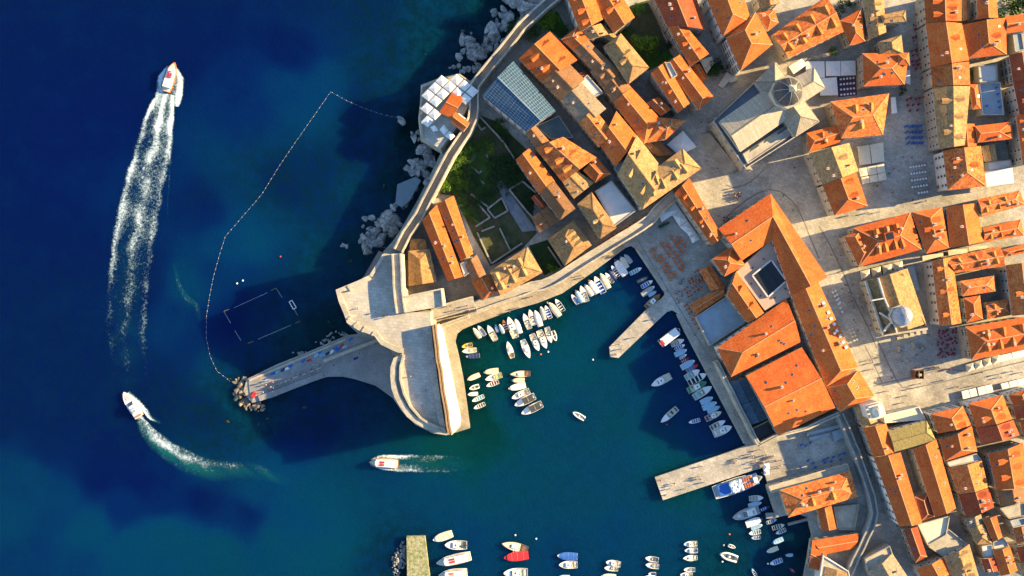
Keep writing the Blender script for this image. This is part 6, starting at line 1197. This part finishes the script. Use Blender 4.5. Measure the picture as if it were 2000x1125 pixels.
        for k in range(2):
            mb = MB(); mb.box((X(.22 + k * .25), 0, F_ + 1.05), L * .235, 2 * w_, .12, taper=.96); finish(mb, 'canopy_panel', CM[cc])
        mb = MB(); [mb.box((X(t), s * w_ * .94, F_ * .36), .07, .07, F_ + .75) for t in (.12, .56) for s in (-1, 1)]; finish(mb, 'canopy_posts', M['metal'])
        box('bench', X(.2), 0, F_ * .36, L * .3, Bm * .3, F_ * .5, CM['w']); outboard()
    elif typ == 'sail':
        surf(.30, .985, lambda t: G(t) - .03, 'deck', CM['c' if hc == 'a' else 'w'], rim * .5, .06)
        box('coachroof', X(.52), 0, G(.5) - .05, L * .24, Bm * .42, .4, CM['w'], .82); box('cockpit_bench', X(.16), 0, F_ * .36, L * .12, Bm * .6, F_ * .4, CM[cc])
        box('hatch', X(.66), 0, G(.66), L * .06, Bm * .16, .14, CM['d'])
        mb = MB(); mb.box((X(.56), 0, G(.5)), .14, .14, L * 1.05, taper=.6); finish(mb, 'mast', CM['w'])
        mb = MB(); mb.bar((X(.56), 0, G(.5) + 1.2), (X(.14), Bm * .05, G(.5) + 1.2), .12, .14); finish(mb, 'boom', CM[cc])
    elif typ == 'rib':
        for s in (-1, 1):
            mb = MB(); prev = None; n = 10; Rr = Bm * .13
            for i in range(n + 1):
                t = .02 + .97 * i / n; w_ = max(.0, half_w(t, Bm, kind) - Rr * .7); rg = [(X(t), s * w_ + Rr * math.cos(a), F_ + Rr * math.sin(a) * .9) for a in [k * .7854 for k in range(8)]]
                if prev: [mb.face([prev[k], prev[(k + 1) % 8], rg[(k + 1) % 8], rg[k]]) for k in range(8)]
                else: mb.face(rg)
                prev = rg
            mb.face(prev); finish(mb, 'inflatable_tube', CM[hc], True)
        box('console', X(.45), 0, F_ * .36, L * .12, Bm * .3, F_ * 1.2, CM['w'], .8)
        for t in (.2, .34, .62): box('bench', X(t), 0, F_ * .36, L * .07, Bm * .5, F_ * .5, CM[cc])
        outboard()
    elif typ == 'tour':
        surf(.0, .985, lambda t: G(t) - .12, 'deck', CM['c'], rim * .6, .05)
        w_ = Bm * .36; box('saloon', X(.44), 0, G(.4) - .15, L * .62, 2 * w_, 1.5, CM['w'], .97)
        for k in range(4):
            for s in (-1, 1): box('window', X(.2 + k * .15), s * w_ * .985, G(.4) + .55, L * .1, .08, .6, M['glass'])
        box('wheelhouse', X(.72), 0, G(.7) - .1, L * .12, Bm * .5, 2.0, CM['w'], .8); box('wheelhouse_glass', X(.775), 0, G(.7) + .9, .1, Bm * .42, .7, M['glass'])
        for k in range(3):
            for s in (-1, 1): box('bench', X(.48 + k * .06), s * Bm * .13, G(.4) + 1.36, L * .035, Bm * .18, .4, CM[cc])
        mb = MB(); [mb.bar((X(t0), s * half_w(t0, Bm, kind) * .95, G(t0) + .6), (X(t0 + .15), s * half_w(t0 + .15, Bm, kind) * .95, G(t0 + .15) + .6), .08, .07) for t0 in (.1, .25, .4, .55, .7) for s in (-1, 1)]; finish(mb, 'rail', CM['a'])
    elif typ == 'barge':
        surf(.0, .985, lambda t: G(t) - .1, 'deck', CM['n'], rim * .6, .03)
        mb = MB(); mb.box((X(.48), 0, G(.4) + 1.6), L * .78, Bm * .94, .14); finish(mb, 'roof', CM['w'])
        mb = MB(); [mb.box((X(t), s * Bm * .4, G(.4) - .15), .1, .1, 1.8) for t in (.12, .36, .6, .84) for s in (-1, 1)]; finish(mb, 'roof_posts', M['metal'])
        for k in range(3): box('stern_seat', X(.02 + .055 * k), 0, G(.4) + 1.74, L * .04, Bm * .6, .12, CM['r'])
        for k in range(5): box('bench', X(.2 + .13 * k), 0, G(.4) - .1, L * .06, Bm * .7, .5, CM['b'])
    elif typ == 'yacht':
        surf(.0, .985, lambda t: G(t) - .05, 'deck', CM['w' if cc != 'g' else 'g'], rim * .5, .06)
        mb = MB(); w1 = Bm * .36; z0, z1 = G(.4) - .1, G(.4) + 1.3
        bs = [(X(.12), -w1), (X(.12), w1), (X(.62), w1 * .75), (X(.62), -w1 * .75)]; tp_ = [(X(.14), -w1 * .9), (X(.14), w1 * .9), (X(.47), w1 * .74), (X(.47), -w1 * .74)]
        for i in range(4):
            a, b_, c_, d_ = bs[i], bs[(i + 1) % 4], tp_[(i + 1) % 4], tp_[i]; mb.face([(a[0], a[1], z0), (b_[0], b_[1], z0), (c_[0], c_[1], z1), (d_[0], d_[1], z1)], 1 if i == 2 else 0)
        mb.face([(q[0], q[1], z1) for q in tp_]); finish(mb, 'superstructure', [CM['w'], M['glass']])
        box('flybridge', X(.26), 0, z1, L * .16, Bm * .5, .5, CM['w'], .9); box('flybridge_seat', X(.24), 0, z1 + .5, L * .07, Bm * .4, .2, CM['g'])
        box('sun_pad', X(.76), 0, G(.76), L * .13, Bm * .3, .14, CM['c']); box('stern_seat', X(.05), 0, G(0) - .1, L * .05, Bm * .6, .5, CM['o' if cc == 'o' else 'g'])
        mb = MB(); [mb.bar((X(t0), s * half_w(t0, Bm, kind) * .93, G(t0) + .6), (X(t0 + .12), s * half_w(t0 + .12, Bm, kind) * .93, G(t0 + .12) + .6), .06, .06) for t0 in (.6, .72, .84) for s in (-1, 1)]; finish(mb, 'bow_rail', M['metal'])
    return root
TD = {'cover': '{h} boat, {c} cover', 'open': '{h} open boat, {c} interior', 'console': '{h} console motorboat, {c} seats', 'cabin': '{h} cabin boat, {c} seats', 'canopy': '{h} boat, {c} canopy', 'sail': '{h} sailing boat, {c} cockpit', 'rib': '{h} inflatable boat, {c} benches'}
def ordi(n): return ['first', 'second', 'third', 'fourth', 'fifth', 'sixth', 'seventh', 'eighth', 'ninth', 'tenth', 'eleventh', 'twelfth', 'thirteenth', 'fourteenth', 'fifteenth', 'sixteenth', 'seventeenth', 'eighteenth', 'nineteenth', 'twentieth'][n]
def row(reg, where, group, lst):
    for i, it in enumerate(lst):
        l, typ, hc, cc = it[:4]; kw = it[4] if len(it) > 4 else {}
        boat(reg, l, typ, hc, cc, desc=TD[typ].format(h=CNAME[hc], c=CNAME[cc]) + ', ' + ordi(i) + ' ' + where, group=group, **kw)
row('S2', 'from the left in the inner quay row', 'inner quay boats', [([680, 725, 745, 820], 'open', 'w', 'g'), ([718, 680, 790, 805], 'cover', 'a', 'l'), ([768, 640, 830, 795], 'console', 'w', 'g'), ([805, 625, 885, 740], 'cover', 'b', 'c'), ([845, 580, 938, 715], 'cover', 'a', 'w', {'beam': .38}), ([905, 548, 995, 712], 'open', 'w', 'b', {'beam': .36}), ([962, 518, 1045, 668], 'cover', 'c', 'c'), ([1010, 515, 1085, 612], 'console', 'w', 'd'), ([1045, 490, 1110, 580], 'cover', 'n', 'n'), ([1070, 445, 1142, 548], 'open', 'w', 'd'), ([1100, 380, 1208, 540], 'cover', 'd', 'w', {'beam': .4}), ([1155, 350, 1225, 468], 'cover', 'b', 'c', {'beam': .4}), ([1195, 335, 1265, 418], 'cover', 'l', 'g', {'beam': .44})])
row('S2', 'from the top beside the shaded quay', 'shaded corner boats', [([1365, 465, 1250, 525], 'open', 'w', 't', {'beam': .34}), ([1430, 555, 1320, 605], 'rib', 'd', 'g'), ([1472, 590, 1362, 655], 'open', 'w', 'b'), ([1490, 645, 1365, 732], 'cover', 'w', 'g'), ([1512, 690, 1432, 742], 'cover', 'b', 'l'), ([1545, 722, 1405, 858], 'cabin', 'a', 'a', {'beam': .36})])
row('T2', 'from the left in the long sunny quay row', 'sunny quay boats', [([258, 242, 315, 322], 'cover', 'w', 'c'), ([295, 225, 352, 302], 'open', 'w', 'g'), ([372, 222, 435, 342], 'console', 'w', 'c'), ([432, 215, 452, 278], 'open', 'b', 'l', {'beam': .4}), ([463, 212, 497, 286], 'cover', 'w', 'l'), ([492, 178, 522, 268], 'open', 'a', 'm'), ([532, 155, 592, 320], 'cabin', 'w', 'c', {'beam': .34}), ([588, 170, 627, 285], 'cover', 'w', 'w'), ([653, 130, 702, 250], 'console', 'w', 'g'), ([698, 98, 738, 220], 'console', 'w', 'w'), ([742, 103, 787, 230], 'cover', 'w', 'w'), ([788, 73, 817, 180], 'cover', 'w', 'g'), ([823, 66, 864, 168], 'open', 'w', 'b'), ([852, 43, 937, 152], 'cover', 'w', 'c'), ([902, 16, 967, 110], 'open', 'w', 'd')])
row('T2', 'from the left in the loose middle row', 'middle row boats', [([526, 348, 567, 478], 'sail', 'w', 'a', {'kind': 'sharp'}), ([701, 480, 645, 336], 'sail', 'w', 'l', {'kind': 'sharp'}), ([772, 423, 718, 290], 'cabin', 'w', 'g'), ([832, 404, 773, 262], 'cabin', 'w', 'c'), ([870, 360, 835, 238], 'console', 'w', 'g'), ([907, 345, 880, 266], 'rib', 'w', 'd', {'beam': .42})])
row('T2', 'from the top in the trio at the fort quay', 'fort quay trio', [([168, 392, 252, 372], 'console', 'y', 'k', {'beam': .42}), ([172, 427, 285, 414], 'console', 'w', 'c'), ([200, 468, 308, 458], 'cover', 'w', 'n')])
row('T2', 'from top in column nearest fort quay', 'fort quay column', [([210, 650, 310, 607], 'cover', 'c', 'c'), ([228, 720, 305, 697], 'rib', 'w', 'd', {'beam': .45}), ([213, 765, 295, 757], 'cover', 'w', 'w'), ([250, 817, 342, 777], 'open', 'w', 't'), ([263, 874, 350, 836], 'open', 'w', 'd')])
row('T2', 'from top in second cluster off fort quay', 'second fort cluster', [([340, 592, 457, 574], 'cover', 'c', 'c'), ([353, 648, 482, 610], 'console', 'w', 'p'), ([362, 699, 457, 663], 'open', 'w', 'm')])
row('T2', 'from the top in the mid basin stack', 'mid basin boats', [([546, 606, 707, 600], 'sail', 'a', 'a', {'kind': 'sharp', 'beam': .33}), ([560, 656, 662, 650], 'cover', 'c', 'c'), ([533, 719, 670, 690], 'cover', 'w', 'w'), ([560, 794, 700, 735], 'cabin', 'w', 'g'), ([583, 850, 742, 775], 'canopy', 'w', 'd'), ([636, 914, 798, 837], 'canopy', 'w', 'd')])
boat('T2', [1038, 903, 1132, 957], 'rib', 'w', 'g', desc='lone white inflatable boat under way in the open basin', group='lone basin boats')
boat('S5', [735, 10, 545, 158], 'barge', 'w', 'r', beam=.36, kind='box', desc='white-roofed excursion barge with red stern seats at the shaded quay')
row('S5', 'from the top in the shaded long quay row', 'long quay boats', [([777, 116, 652, 168], 'console', 'w', 'g', {'beam': .42}), ([788, 165, 690, 212], 'open', 'w', 'b'), ([805, 213, 688, 267], 'cover', 'w', 'l', {'beam': .42}), ([805, 258, 735, 302], 'open', 'w', 'l'), ([828, 293, 745, 338], 'open', 'r', 'm', {'beam': .3}), ([882, 318, 750, 393], 'cover', 'w', 'l', {'beam': .42}), ([914, 358, 800, 428], 'open', 'r', 'g'), ([930, 412, 790, 493], 'console', 'w', 't', {'beam': .42}), ([997, 448, 818, 540], 'open', 'w', 'k'), ([1000, 526, 810, 620], 'cabin', 'e', 'e'), ([1047, 572, 872, 682], 'console', 'w', 't'), ([1060, 678, 940, 733], 'cover', 'w', 'l', {'beam': .42}), ([1097, 726, 960, 788], 'cover', 'w', 'l', {'beam': .4}), ([1130, 766, 1006, 822], 'cover', 'l', 'l'), ([1142, 820, 988, 893], 'cabin', 'c', 'm'), ([1180, 906, 1036, 982], 'console', 'w', 'd'), ([1242, 962, 1064, 1040], 'cabin', 'w', 'w', {'beam': .42})])
boat('S5', [460, 565, 648, 468], 'cabin', 'w', 'c', desc='white cabin boat moored alone off the shaded quay, uppermost of three', group='lone basin boats')
boat('S5', [553, 922, 712, 783], 'console', 'w', 'd', beam=.3, desc='slim white motorboat moored alone, lowest left of three off the quay', group='lone basin boats')
boat('S5', [823, 926, 934, 898], 'open', 'w', 'b', desc='small white boat with blue interior moored alone near the quay row', group='lone basin boats')
# excursion ferry at the pier
fe = boat('S7', [1050, 298, 652, 432], 'plain', 'w', 'w', beam=.30, desc='large blue and white excursion ferry with orange seats at the pier', name='ferry', cat='ferry')
L_ = 400 / 4.245 * MPP * 1.04
def fbox(nm, x, y, z, sx, sy, sz, m_, taper=1.0):
    mb = MB(); mb.box((x, y, z), sx, sy, sz, taper=taper); o = mb.build(nm, m_); o.parent = fe
fbox('lower_deck', -.3, 0, .9, L_ * .86, 4.5, .2, CM['l']); fbox('upper_deck', -.8, 0, 1.6, L_ * .7, 4.6, .15, CM['l'])
fbox('blue_stern_deck', -5.8, 0, 1.76, 4.4, 4.4, .08, CM['b']); fbox('wheelhouse', 6.8, 0, 1.0, 1.6, 2.6, 1.7, CM['w'], .85)
for k in range(5):
    for s in (-1, 1):
        for j in (0, 1): fbox('bench', 1.6 + k * .95, s * (.7 + j * .95), 1.76, .5, .8, .45, CM['o'])
mb = MB(); g = random.Random(4); n = 9; pr = None
for i in range(n):
    cur = [Vector((-2.9 + i * .55 + g.uniform(-.2, .2), (k / 6 - .5) * (4.3 + g.uniform(-.4, .6)), 3.0 + .5 * math.sin(k / 6 * 3.14) + g.uniform(-.2, .25))) for k in range(7)]
    if pr: [mb.face([pr[k], cur[k], cur[k + 1], pr[k + 1]]) for k in range(6)]
    pr = cur
o = mb.build('white_tarpaulin', CM['w']); o.parent = fe
for x in (-2.7, 1.3):
    for s in (-1, 1): fbox('awning_post', x, s * 1.8, 1.6, .1, .1, 1.6, M['metal'])
row('S7', 'from the top between ferry and restaurant', 'restaurant boats', [([1062, 473, 946, 482], 'console', 'w', 'g', {'beam': .42}), ([1047, 513, 940, 542], 'cover', 'w', 'l'), ([1117, 543, 1033, 583], 'open', 'n', 'b', {'beam': .34})])
boat('S7', [808, 642, 1027, 568], 'yacht', 'g', 'g', beam=.36, desc='large grey motor yacht moored below the ferry', name='motor_yacht')
row('S7', 'from the top below the grey motor yacht', 'boats below the yacht', [([1055, 645, 918, 698], 'cover', 'n', 'w', {'beam': .42}), ([1055, 698, 960, 727], 'cover', 'w', 'l', {'beam': .4}), ([943, 772, 1040, 753], 'open', 'w', 't', {'beam': .42}), ([963, 808, 1037, 802], 'open', 'l', 'b', {'beam': .42})])
row('S7', 'from the top by the landing jetty', 'jetty boats', [([1174, 653, 1090, 683], 'open', 'l', 'b'), ([1237, 698, 1138, 728], 'open', 'c', 'd', {'beam': .4}), ([1167, 772, 1249, 736], 'open', 'w', 'd', {'beam': .4}), ([1133, 852, 1227, 813], 'cover', 'b', 'l', {'beam': .4}), ([1091, 924, 1185, 888], 'cover', 'w', 'c', {'beam': .4}), ([1248, 952, 1307, 948], 'cover', 'w', 'l', {'beam': .45}), ([1118, 1024, 1219, 988], 'open', 'w', 'b', {'beam': .4}), ([968, 1062, 1005, 1128], 'open', 'l', 'n', {'beam': .36}), ([1280, 1058, 1322, 1092], 'rib', 'm', 'd', {'beam': .45})])
boat('S7', [832, 888, 773, 868], 'rib', 'w', 'g', beam=.45, desc='little white dinghy beside the large inflatable near the sandbank', group='sandbank boats')
boat('S7', [703, 938, 847, 985], 'rib', 'w', 'd', beam=.42, desc='large white inflatable boat with dark console over the sandbank', group='sandbank boats')
row('S7', 'from top in lower right mooring column', 'right mooring column', [([403, 860, 514, 855], 'cabin', 'w', 'c', {'beam': .44}), ([410, 912, 519, 910], 'cabin', 'w', 'b', {'beam': .42}), ([397, 976, 517, 970], 'sail', 'c', 'c', {'kind': 'sharp', 'beam': .42}), ([403, 1070, 497, 1070], 'console', 'w', 'g', {'beam': .42}), ([373, 1112, 477, 1116], 'cabin', 'w', 'g', {'beam': .42})])
row('S7', 'from top in lower middle mooring column', 'middle mooring column', [([85, 973, 194, 990], 'console', 'w', 'd', {'beam': .42}), ([87, 1028, 197, 1045], 'console', 'w', 'c', {'beam': .42}), ([110, 1105, 174, 1105], 'open', 'w', 'g', {'beam': .45}), ([68, 1136, 162, 1136], 'cover', 'w', 'w', {'beam': .4})])
row('T3', 'from the top beside the mossy jetty', 'mossy jetty boats', [([423, 217, 574, 165], 'cover', 'w', 'c', {'beam': .4}), ([515, 254, 688, 256], 'cabin', 'w', 'd', {'beam': .42})])
boat('T3', [450, 398, 718, 338], 'tour', 'w', 'r', beam=.3, desc='white tour boat with red roof seats near the mossy jetty', name='tour_boat')
boat('T3', [468, 492, 690, 470], 'tour', 'w', 'o', beam=.36, desc='white tour boat with orange roof seats cut by the bottom edge', name='tour_boat')
boat('T3', [960, 243, 1164, 292], 'sail', 'a', 'a', kind='sharp', beam=.34, desc='wooden sailing boat with leaning mast beside the red-covered boat')
boat('T3', [976, 355, 1168, 332], 'cover', 'r', 'r', beam=.38, desc='boat wholly wrapped in bright red covers')
boat('T3', [973, 475, 1162, 470], 'cabin', 'w', 'c', beam=.4, desc='white cabin cruiser at the bottom edge below the red-covered boat')
row('T3', 'from the top in the pair column mid bottom', 'bottom pair column', [([1393, 338, 1550, 346], 'cover', 'w', 'b', {'beam': .4}), ([1406, 410, 1550, 408], 'cabin', 'w', 'c', {'beam': .42}), ([1398, 506, 1492, 506], 'cover', 'l', 'l')])
row('T3', 'from the top right of bottom pair column', 'bottom right group', [([1772, 388, 1887, 408], 'cabin', 'w', 'c', {'beam': .44}), ([1760, 434, 1868, 441], 'console', 'w', 'c', {'beam': .4}), ([1733, 500, 1852, 506], 'cover', 'w', 'c', {'beam': .4})])
boat('T5', [608, 85, 543, 298], 'tour', 'o', 'r', beam=.36, desc='orange-hulled passenger boat with red seats speeding away at upper left', name='tour_boat', kind='full')
boat('T4', [200, 215, 345, 440], 'yacht', 'w', 'o', beam=.36, desc='white motor yacht turning at left with a curved wake', name='motor_yacht', kind='full')
boat('T1', [1203, 1048, 1435, 1062], 'tour', 'a', 'r', beam=.34, desc='wooden-hulled white tour boat heading out past the fort', name='tour_boat')
# ================================================================ WAKES
def foam_mat():
    m = bpy.data.materials.new('sea_foam'); m.use_nodes = True; t = m.node_tree; b = t.nodes['Principled BSDF']; out = t.nodes['Material Output']; b.inputs['Roughness'].default_value = .9; b.inputs['Specular IOR Level'].default_value = .1
    at = t.nodes.new('ShaderNodeAttribute'); at.attribute_name = 'foam'; g = t.nodes.new('ShaderNodeNewGeometry')
    n = t.nodes.new('ShaderNodeTexNoise'); n.inputs['Scale'].default_value = 1.0; n.inputs['Detail'].default_value = 10; n.inputs['Roughness'].default_value = .78; n.inputs['Distortion'].default_value = 1.0; t.links.new(g.outputs['Position'], n.inputs['Vector'])
    s = t.nodes.new('ShaderNodeMath'); s.operation = 'MULTIPLY_ADD'; s.inputs[1].default_value = .66; s.inputs[2].default_value = -.12; t.links.new(at.outputs['Fac'], s.inputs[0])
    a = t.nodes.new('ShaderNodeMath'); a.operation = 'ADD'; t.links.new(s.outputs[0], a.inputs[0]); t.links.new(n.outputs[0], a.inputs[1])
    r = t.nodes.new('ShaderNodeMapRange'); r.inputs[1].default_value = .60; r.inputs[2].default_value = .86; r.inputs[4].default_value = .92; t.links.new(a.outputs[0], r.inputs[0])
    tl = t.nodes.new('ShaderNodeMapRange'); tl.inputs[1].default_value = .02; tl.inputs[2].default_value = .9; tl.inputs[4].default_value = .8; ac = t.nodes.new('ShaderNodeAttribute'); ac.attribute_name = 'churn'; t.links.new(ac.outputs['Fac'], tl.inputs[0])
    mxv = t.nodes.new('ShaderNodeMath'); mxv.operation = 'MAXIMUM'; t.links.new(r.outputs[0], mxv.inputs[0]); t.links.new(tl.outputs[0], mxv.inputs[1])
    mc = t.nodes.new('ShaderNodeMix'); mc.data_type = 'RGBA'; mc.inputs[6].default_value = (.004, .115, .12, 1); mc.inputs[7].default_value = (.58, .68, .74, 1); t.links.new(r.outputs[0], mc.inputs[0]); t.links.new(mc.outputs[2], b.inputs['Base Color'])
    tr = t.nodes.new('ShaderNodeBsdfTransparent'); ms = t.nodes.new('ShaderNodeMixShader'); t.links.new(mxv.outputs[0], ms.inputs[0]); t.links.new(tr.outputs[0], ms.inputs[1]); t.links.new(b.outputs[0], ms.inputs[2]); t.links.new(ms.outputs[0], out.inputs[0]); return m
FM = foam_mat()
def wake(label, reg, line, widths, dens, bands, z=.03, churn=.35):
    C = [P(p, 0) for p in pts(reg, line)]; k = REG[reg][2]; nU, sub = 25, 12; V = []; A = []; CH = []
    for i in range(len(C) - 1):
        for j in range(sub + (i == len(C) - 2)):
            t = j / sub
            p0, p1, p2, p3 = C[max(i - 1, 0)], C[i], C[i + 1], C[min(i + 2, len(C) - 1)]
            p = .5 * ((2 * p1) + (p2 - p0) * t + (2 * p0 - 5 * p1 + 4 * p2 - p3) * t * t + (3 * p1 - p0 - 3 * p2 + p3) * t ** 3)
            d = lerp(p2 - p0, p3 - p1, t).normalized(); n = Vector((-d.y, d.x, 0)); wd = (widths[i] + (widths[i + 1] - widths[i]) * t) / k * MPP; de = dens[i] + (dens[i + 1] - dens[i]) * t
            for u in range(nU):
                s = u / (nU - 1); wob = mnoise.noise(Vector((p.x * .15 + s * 2, p.y * .15, 5))) * wd * .05
                V.append(tuple(p + n * ((s - .5) * wd + wob) + Vector((0, 0, z)))); e_ = min(1, min(s, 1 - s) * 7)
                CH.append(min(1, de * 1.6) * churn * math.sin(s * math.pi) ** 1.6 * (.75 + .6 * mnoise.noise(Vector((p.x * .2 + s * 3, p.y * .2, 2)))))
                A.append(de * e_ * bands(s) * (.8 + .5 * mnoise.noise(Vector((p.x * .12, p.y * .12, s * 4)))))
    nv = len(V) // nU; F_ = [(i * nU + u, i * nU + u + 1, (i + 1) * nU + u + 1, (i + 1) * nU + u) for i in range(nv - 1) for u in range(nU - 1)]
    me = bpy.data.meshes.new('wake_foam'); me.from_pydata(V, [], F_); at = me.attributes.new('foam', 'FLOAT', 'POINT'); at.data.foreach_set('value', A); ac = me.attributes.new('churn', 'FLOAT', 'POINT'); ac.data.foreach_set('value', CH); me.materials.append(FM)
    return tag(link('wake_foam', me), label, 'wake', None, 'stuff')
b3 = lambda s: .56 + .44 * max(math.exp(-((s - .14) / .08) ** 2), math.exp(-((s - .5) / .09) ** 2), math.exp(-((s - .86) / .08) ** 2))
b1 = lambda s: math.exp(-((s - .5) / .34) ** 2)
bL = lambda s: .25 + .75 * math.exp(-((s - .3) / .25) ** 2)
wake('long triple-streaked white wake behind the orange-hulled boat', 'F', [324, 182, 316, 212, 306, 262, 290, 330, 272, 410, 258, 490, 250, 570, 247, 650, 252, 720, 262, 780], [36, 62, 80, 92, 102, 104, 102, 98, 92, 80], [1.15, 1.05, .93, .83, .72, .62, .53, .44, .31, .08], b3, churn=.16)
wake('foam churned up on both sides of the speeding orange-hulled boat', 'F', [334, 128, 334, 150, 330, 180, 326, 205], [18, 56, 62, 58], [.6, 1.15, 1.15, .9], lambda s: .2 + .9 * min(1, abs(s - .5) * 2.8), z=.02)
wake('curved turquoise and white wake behind the turning motor yacht', 'T4', [330, 430, 385, 540, 490, 660, 620, 760, 770, 850, 950, 915, 1120, 935, 1300, 930, 1500, 970, 1720, 1040], [50, 150, 200, 225, 240, 245, 235, 210, 180, 120], [1.0, .98, .84, .72, .6, .5, .43, .36, .27, .05], lambda s: .45 + .55 * math.exp(-((s - .7) / .25) ** 2), churn=.85)
wake('small side curl of foam off the turning motor yacht', 'T4', [230, 225, 300, 300, 380, 370, 440, 450, 540, 500], [70, 110, 80, 70, 40], [.9, 1.1, 1.0, .9, .3], b1, z=.02)
wake('white wake spreading behind the wooden-hulled tour boat', 'T1', [1215, 1050, 1300, 1052, 1440, 1060, 1600, 1062, 1800, 1064, 2050, 1068], [60, 130, 150, 165, 160, 120], [.7, .95, 1.0, .75, .45, 0], lambda s: .3 + .8 * min(1, abs(s - .5) * 2.4))
wake('thin leftover curl of foam near the swimming line', 'F', [340, 515, 348, 550, 362, 578, 384, 600, 392, 640], [10, 14, 20, 20, 8], [.2, .4, .5, .45, 0], b1)
wake('faint broken foam streak right of the long wake', 'F', [328, 300, 331, 345, 327, 400, 329, 440], [4, 5, 4, 3], [.3, .4, .3, .1], b1)
# ================================================================ SWIMMING LINE, POLO FIELD, BUOYS
fl = None
LN = [(786, 232), (748, 224), (710, 211), (676, 196), (646, 179), (612, 228), (578, 276), (545, 325), (511, 380), (478, 418), (440, 462), (428, 500), (417, 540), (409, 580), (403, 620), (403, 660), (410, 695), (424, 725), (450, 745)]
bl = empty('swimming_line', P((500, 440), 0)); tag(bl, 'long white float line enclosing the swimming area in a bent arc', 'float line')
W_ = [P(p, .05) for p in LN]; mb = MB()
for i in range(len(W_) - 1): mb.bar(W_[i], W_[i + 1], .02, .02)
mb.build('rope', M['rope'], bl)
mb = MB(); n = 8; mb.box((0, 0, -.1), .2, .16, .16); mb.box((0, 0, .06), .16, .12, .1, taper=.6); o = mb.build('float', CM['w']); FLT = o.data; bpy.data.objects.remove(o)
acc = 0
for i in range(len(W_) - 1):
    a, b_ = W_[i], W_[i + 1]; L = (b_ - a).length; k = 1 - acc
    while acc < L: p = lerp(a, b_, acc / L); link('float', FLT, bl, p - bl.location, math.atan2(b_.y - a.y, b_.x - a.x)); acc += 2.1
    acc -= L
po = empty('polo_field', P((512, 616), 0)); tag(po, 'floating rectangular water polo pitch of rope lines with a white goal', 'polo field')
for a in ([405, 742, 460, 838], [495, 900, 545, 980], [490, 712, 760, 590], [685, 968, 950, 855], [975, 720, 1008, 780], [830, 555, 880, 630]):
    q = pts('T7', a); mb = MB(); mb.bar(P(q[0], .02), P(q[1], .02), .06, .05); mb.build('field_rope', CM['w'], po)
for a in ([408, 740, 448, 725], [600, 1002, 648, 985], [988, 838, 1028, 820], [790, 572, 830, 553]):
    q = pts('T7', a); mb = MB(); mb.bar(P(q[0], .02), P(q[1], .02), .08, .05); mb.build('corner_rope', CM['y'], po)
q = [P(p, .1) for p in pts('T7', [937, 665, 960, 652, 995, 712, 972, 726])]; mb = MB(); [mb.bar(q[i], q[(i + 1) % 4], .3, .25) for i in range(4)]; mb.build('goal', CM['w'], po)
q = [P(p, .05) for p in pts('T7', [848, 70, 885, 45, 918, 80, 880, 115])]; mb = MB(); mb.prism([p - Vector((0, 0, .12)) for p in q], -.4); o = mb.build('diving_raft', CM['t']); tag(o, 'pale turquoise square raft floating under the surface in the swimming area', 'raft')
BU = [('T7', (513, 515), 'w', 'left of the two white buoys between float line and polo field'), ('T7', (560, 492), 'w', 'right of the two white buoys between float line and polo field'), ('T7', (866, 297), 'r', 'small red buoy above the polo field'), ('T2', (788, 450), 'o', 'small orange mooring buoy in the sunny basin'), ('T2', (846, 430), 'w', 'white mooring buoy below the middle row boats'), ('T2', (1197, 492), 'w', 'white mooring buoy in the open basin'), ('S5', (612, 945), 'r', 'red mooring buoy beside the slim lone motorboat'), ('S7', (737, 870), 'w', 'white mooring buoy beside the little dinghy'), ('S7', (725, 1005), 'w', 'white mooring buoy below the large inflatable'), ('S7', (783, 778), 'o', 'orange mooring buoy above the little dinghy'), ('S7', (1103, 1022), 'w', 'white mooring buoy by the lowest jetty boat'), ('T3', (1065, 180), 'w', 'white mooring buoy above the wooden sailing boat'), ('T3', (1228, 208), 'w', 'white mooring buoy right of the wooden sailing boat')]
for reg, p, c, lab in BU:
    q = P(px(reg, *p), 0); mb = MB(); prev = None
    for k in range(6):
        a = -1.2 + k / 5 * 2.7; rg = [(q.x + .38 * math.cos(a) * math.cos(j * .785), q.y + .38 * math.cos(a) * math.sin(j * .785), .15 + .38 * math.sin(a)) for j in range(8)]
        if prev: [mb.face([prev[j], prev[(j + 1) % 8], rg[(j + 1) % 8], rg[j]]) for j in range(8)]
        prev = rg
    mb.box((q.x, q.y, .5), .1, .1, .2); tag(mb.build('buoy', CM[c]), lab, 'buoy', 'mooring buoys')
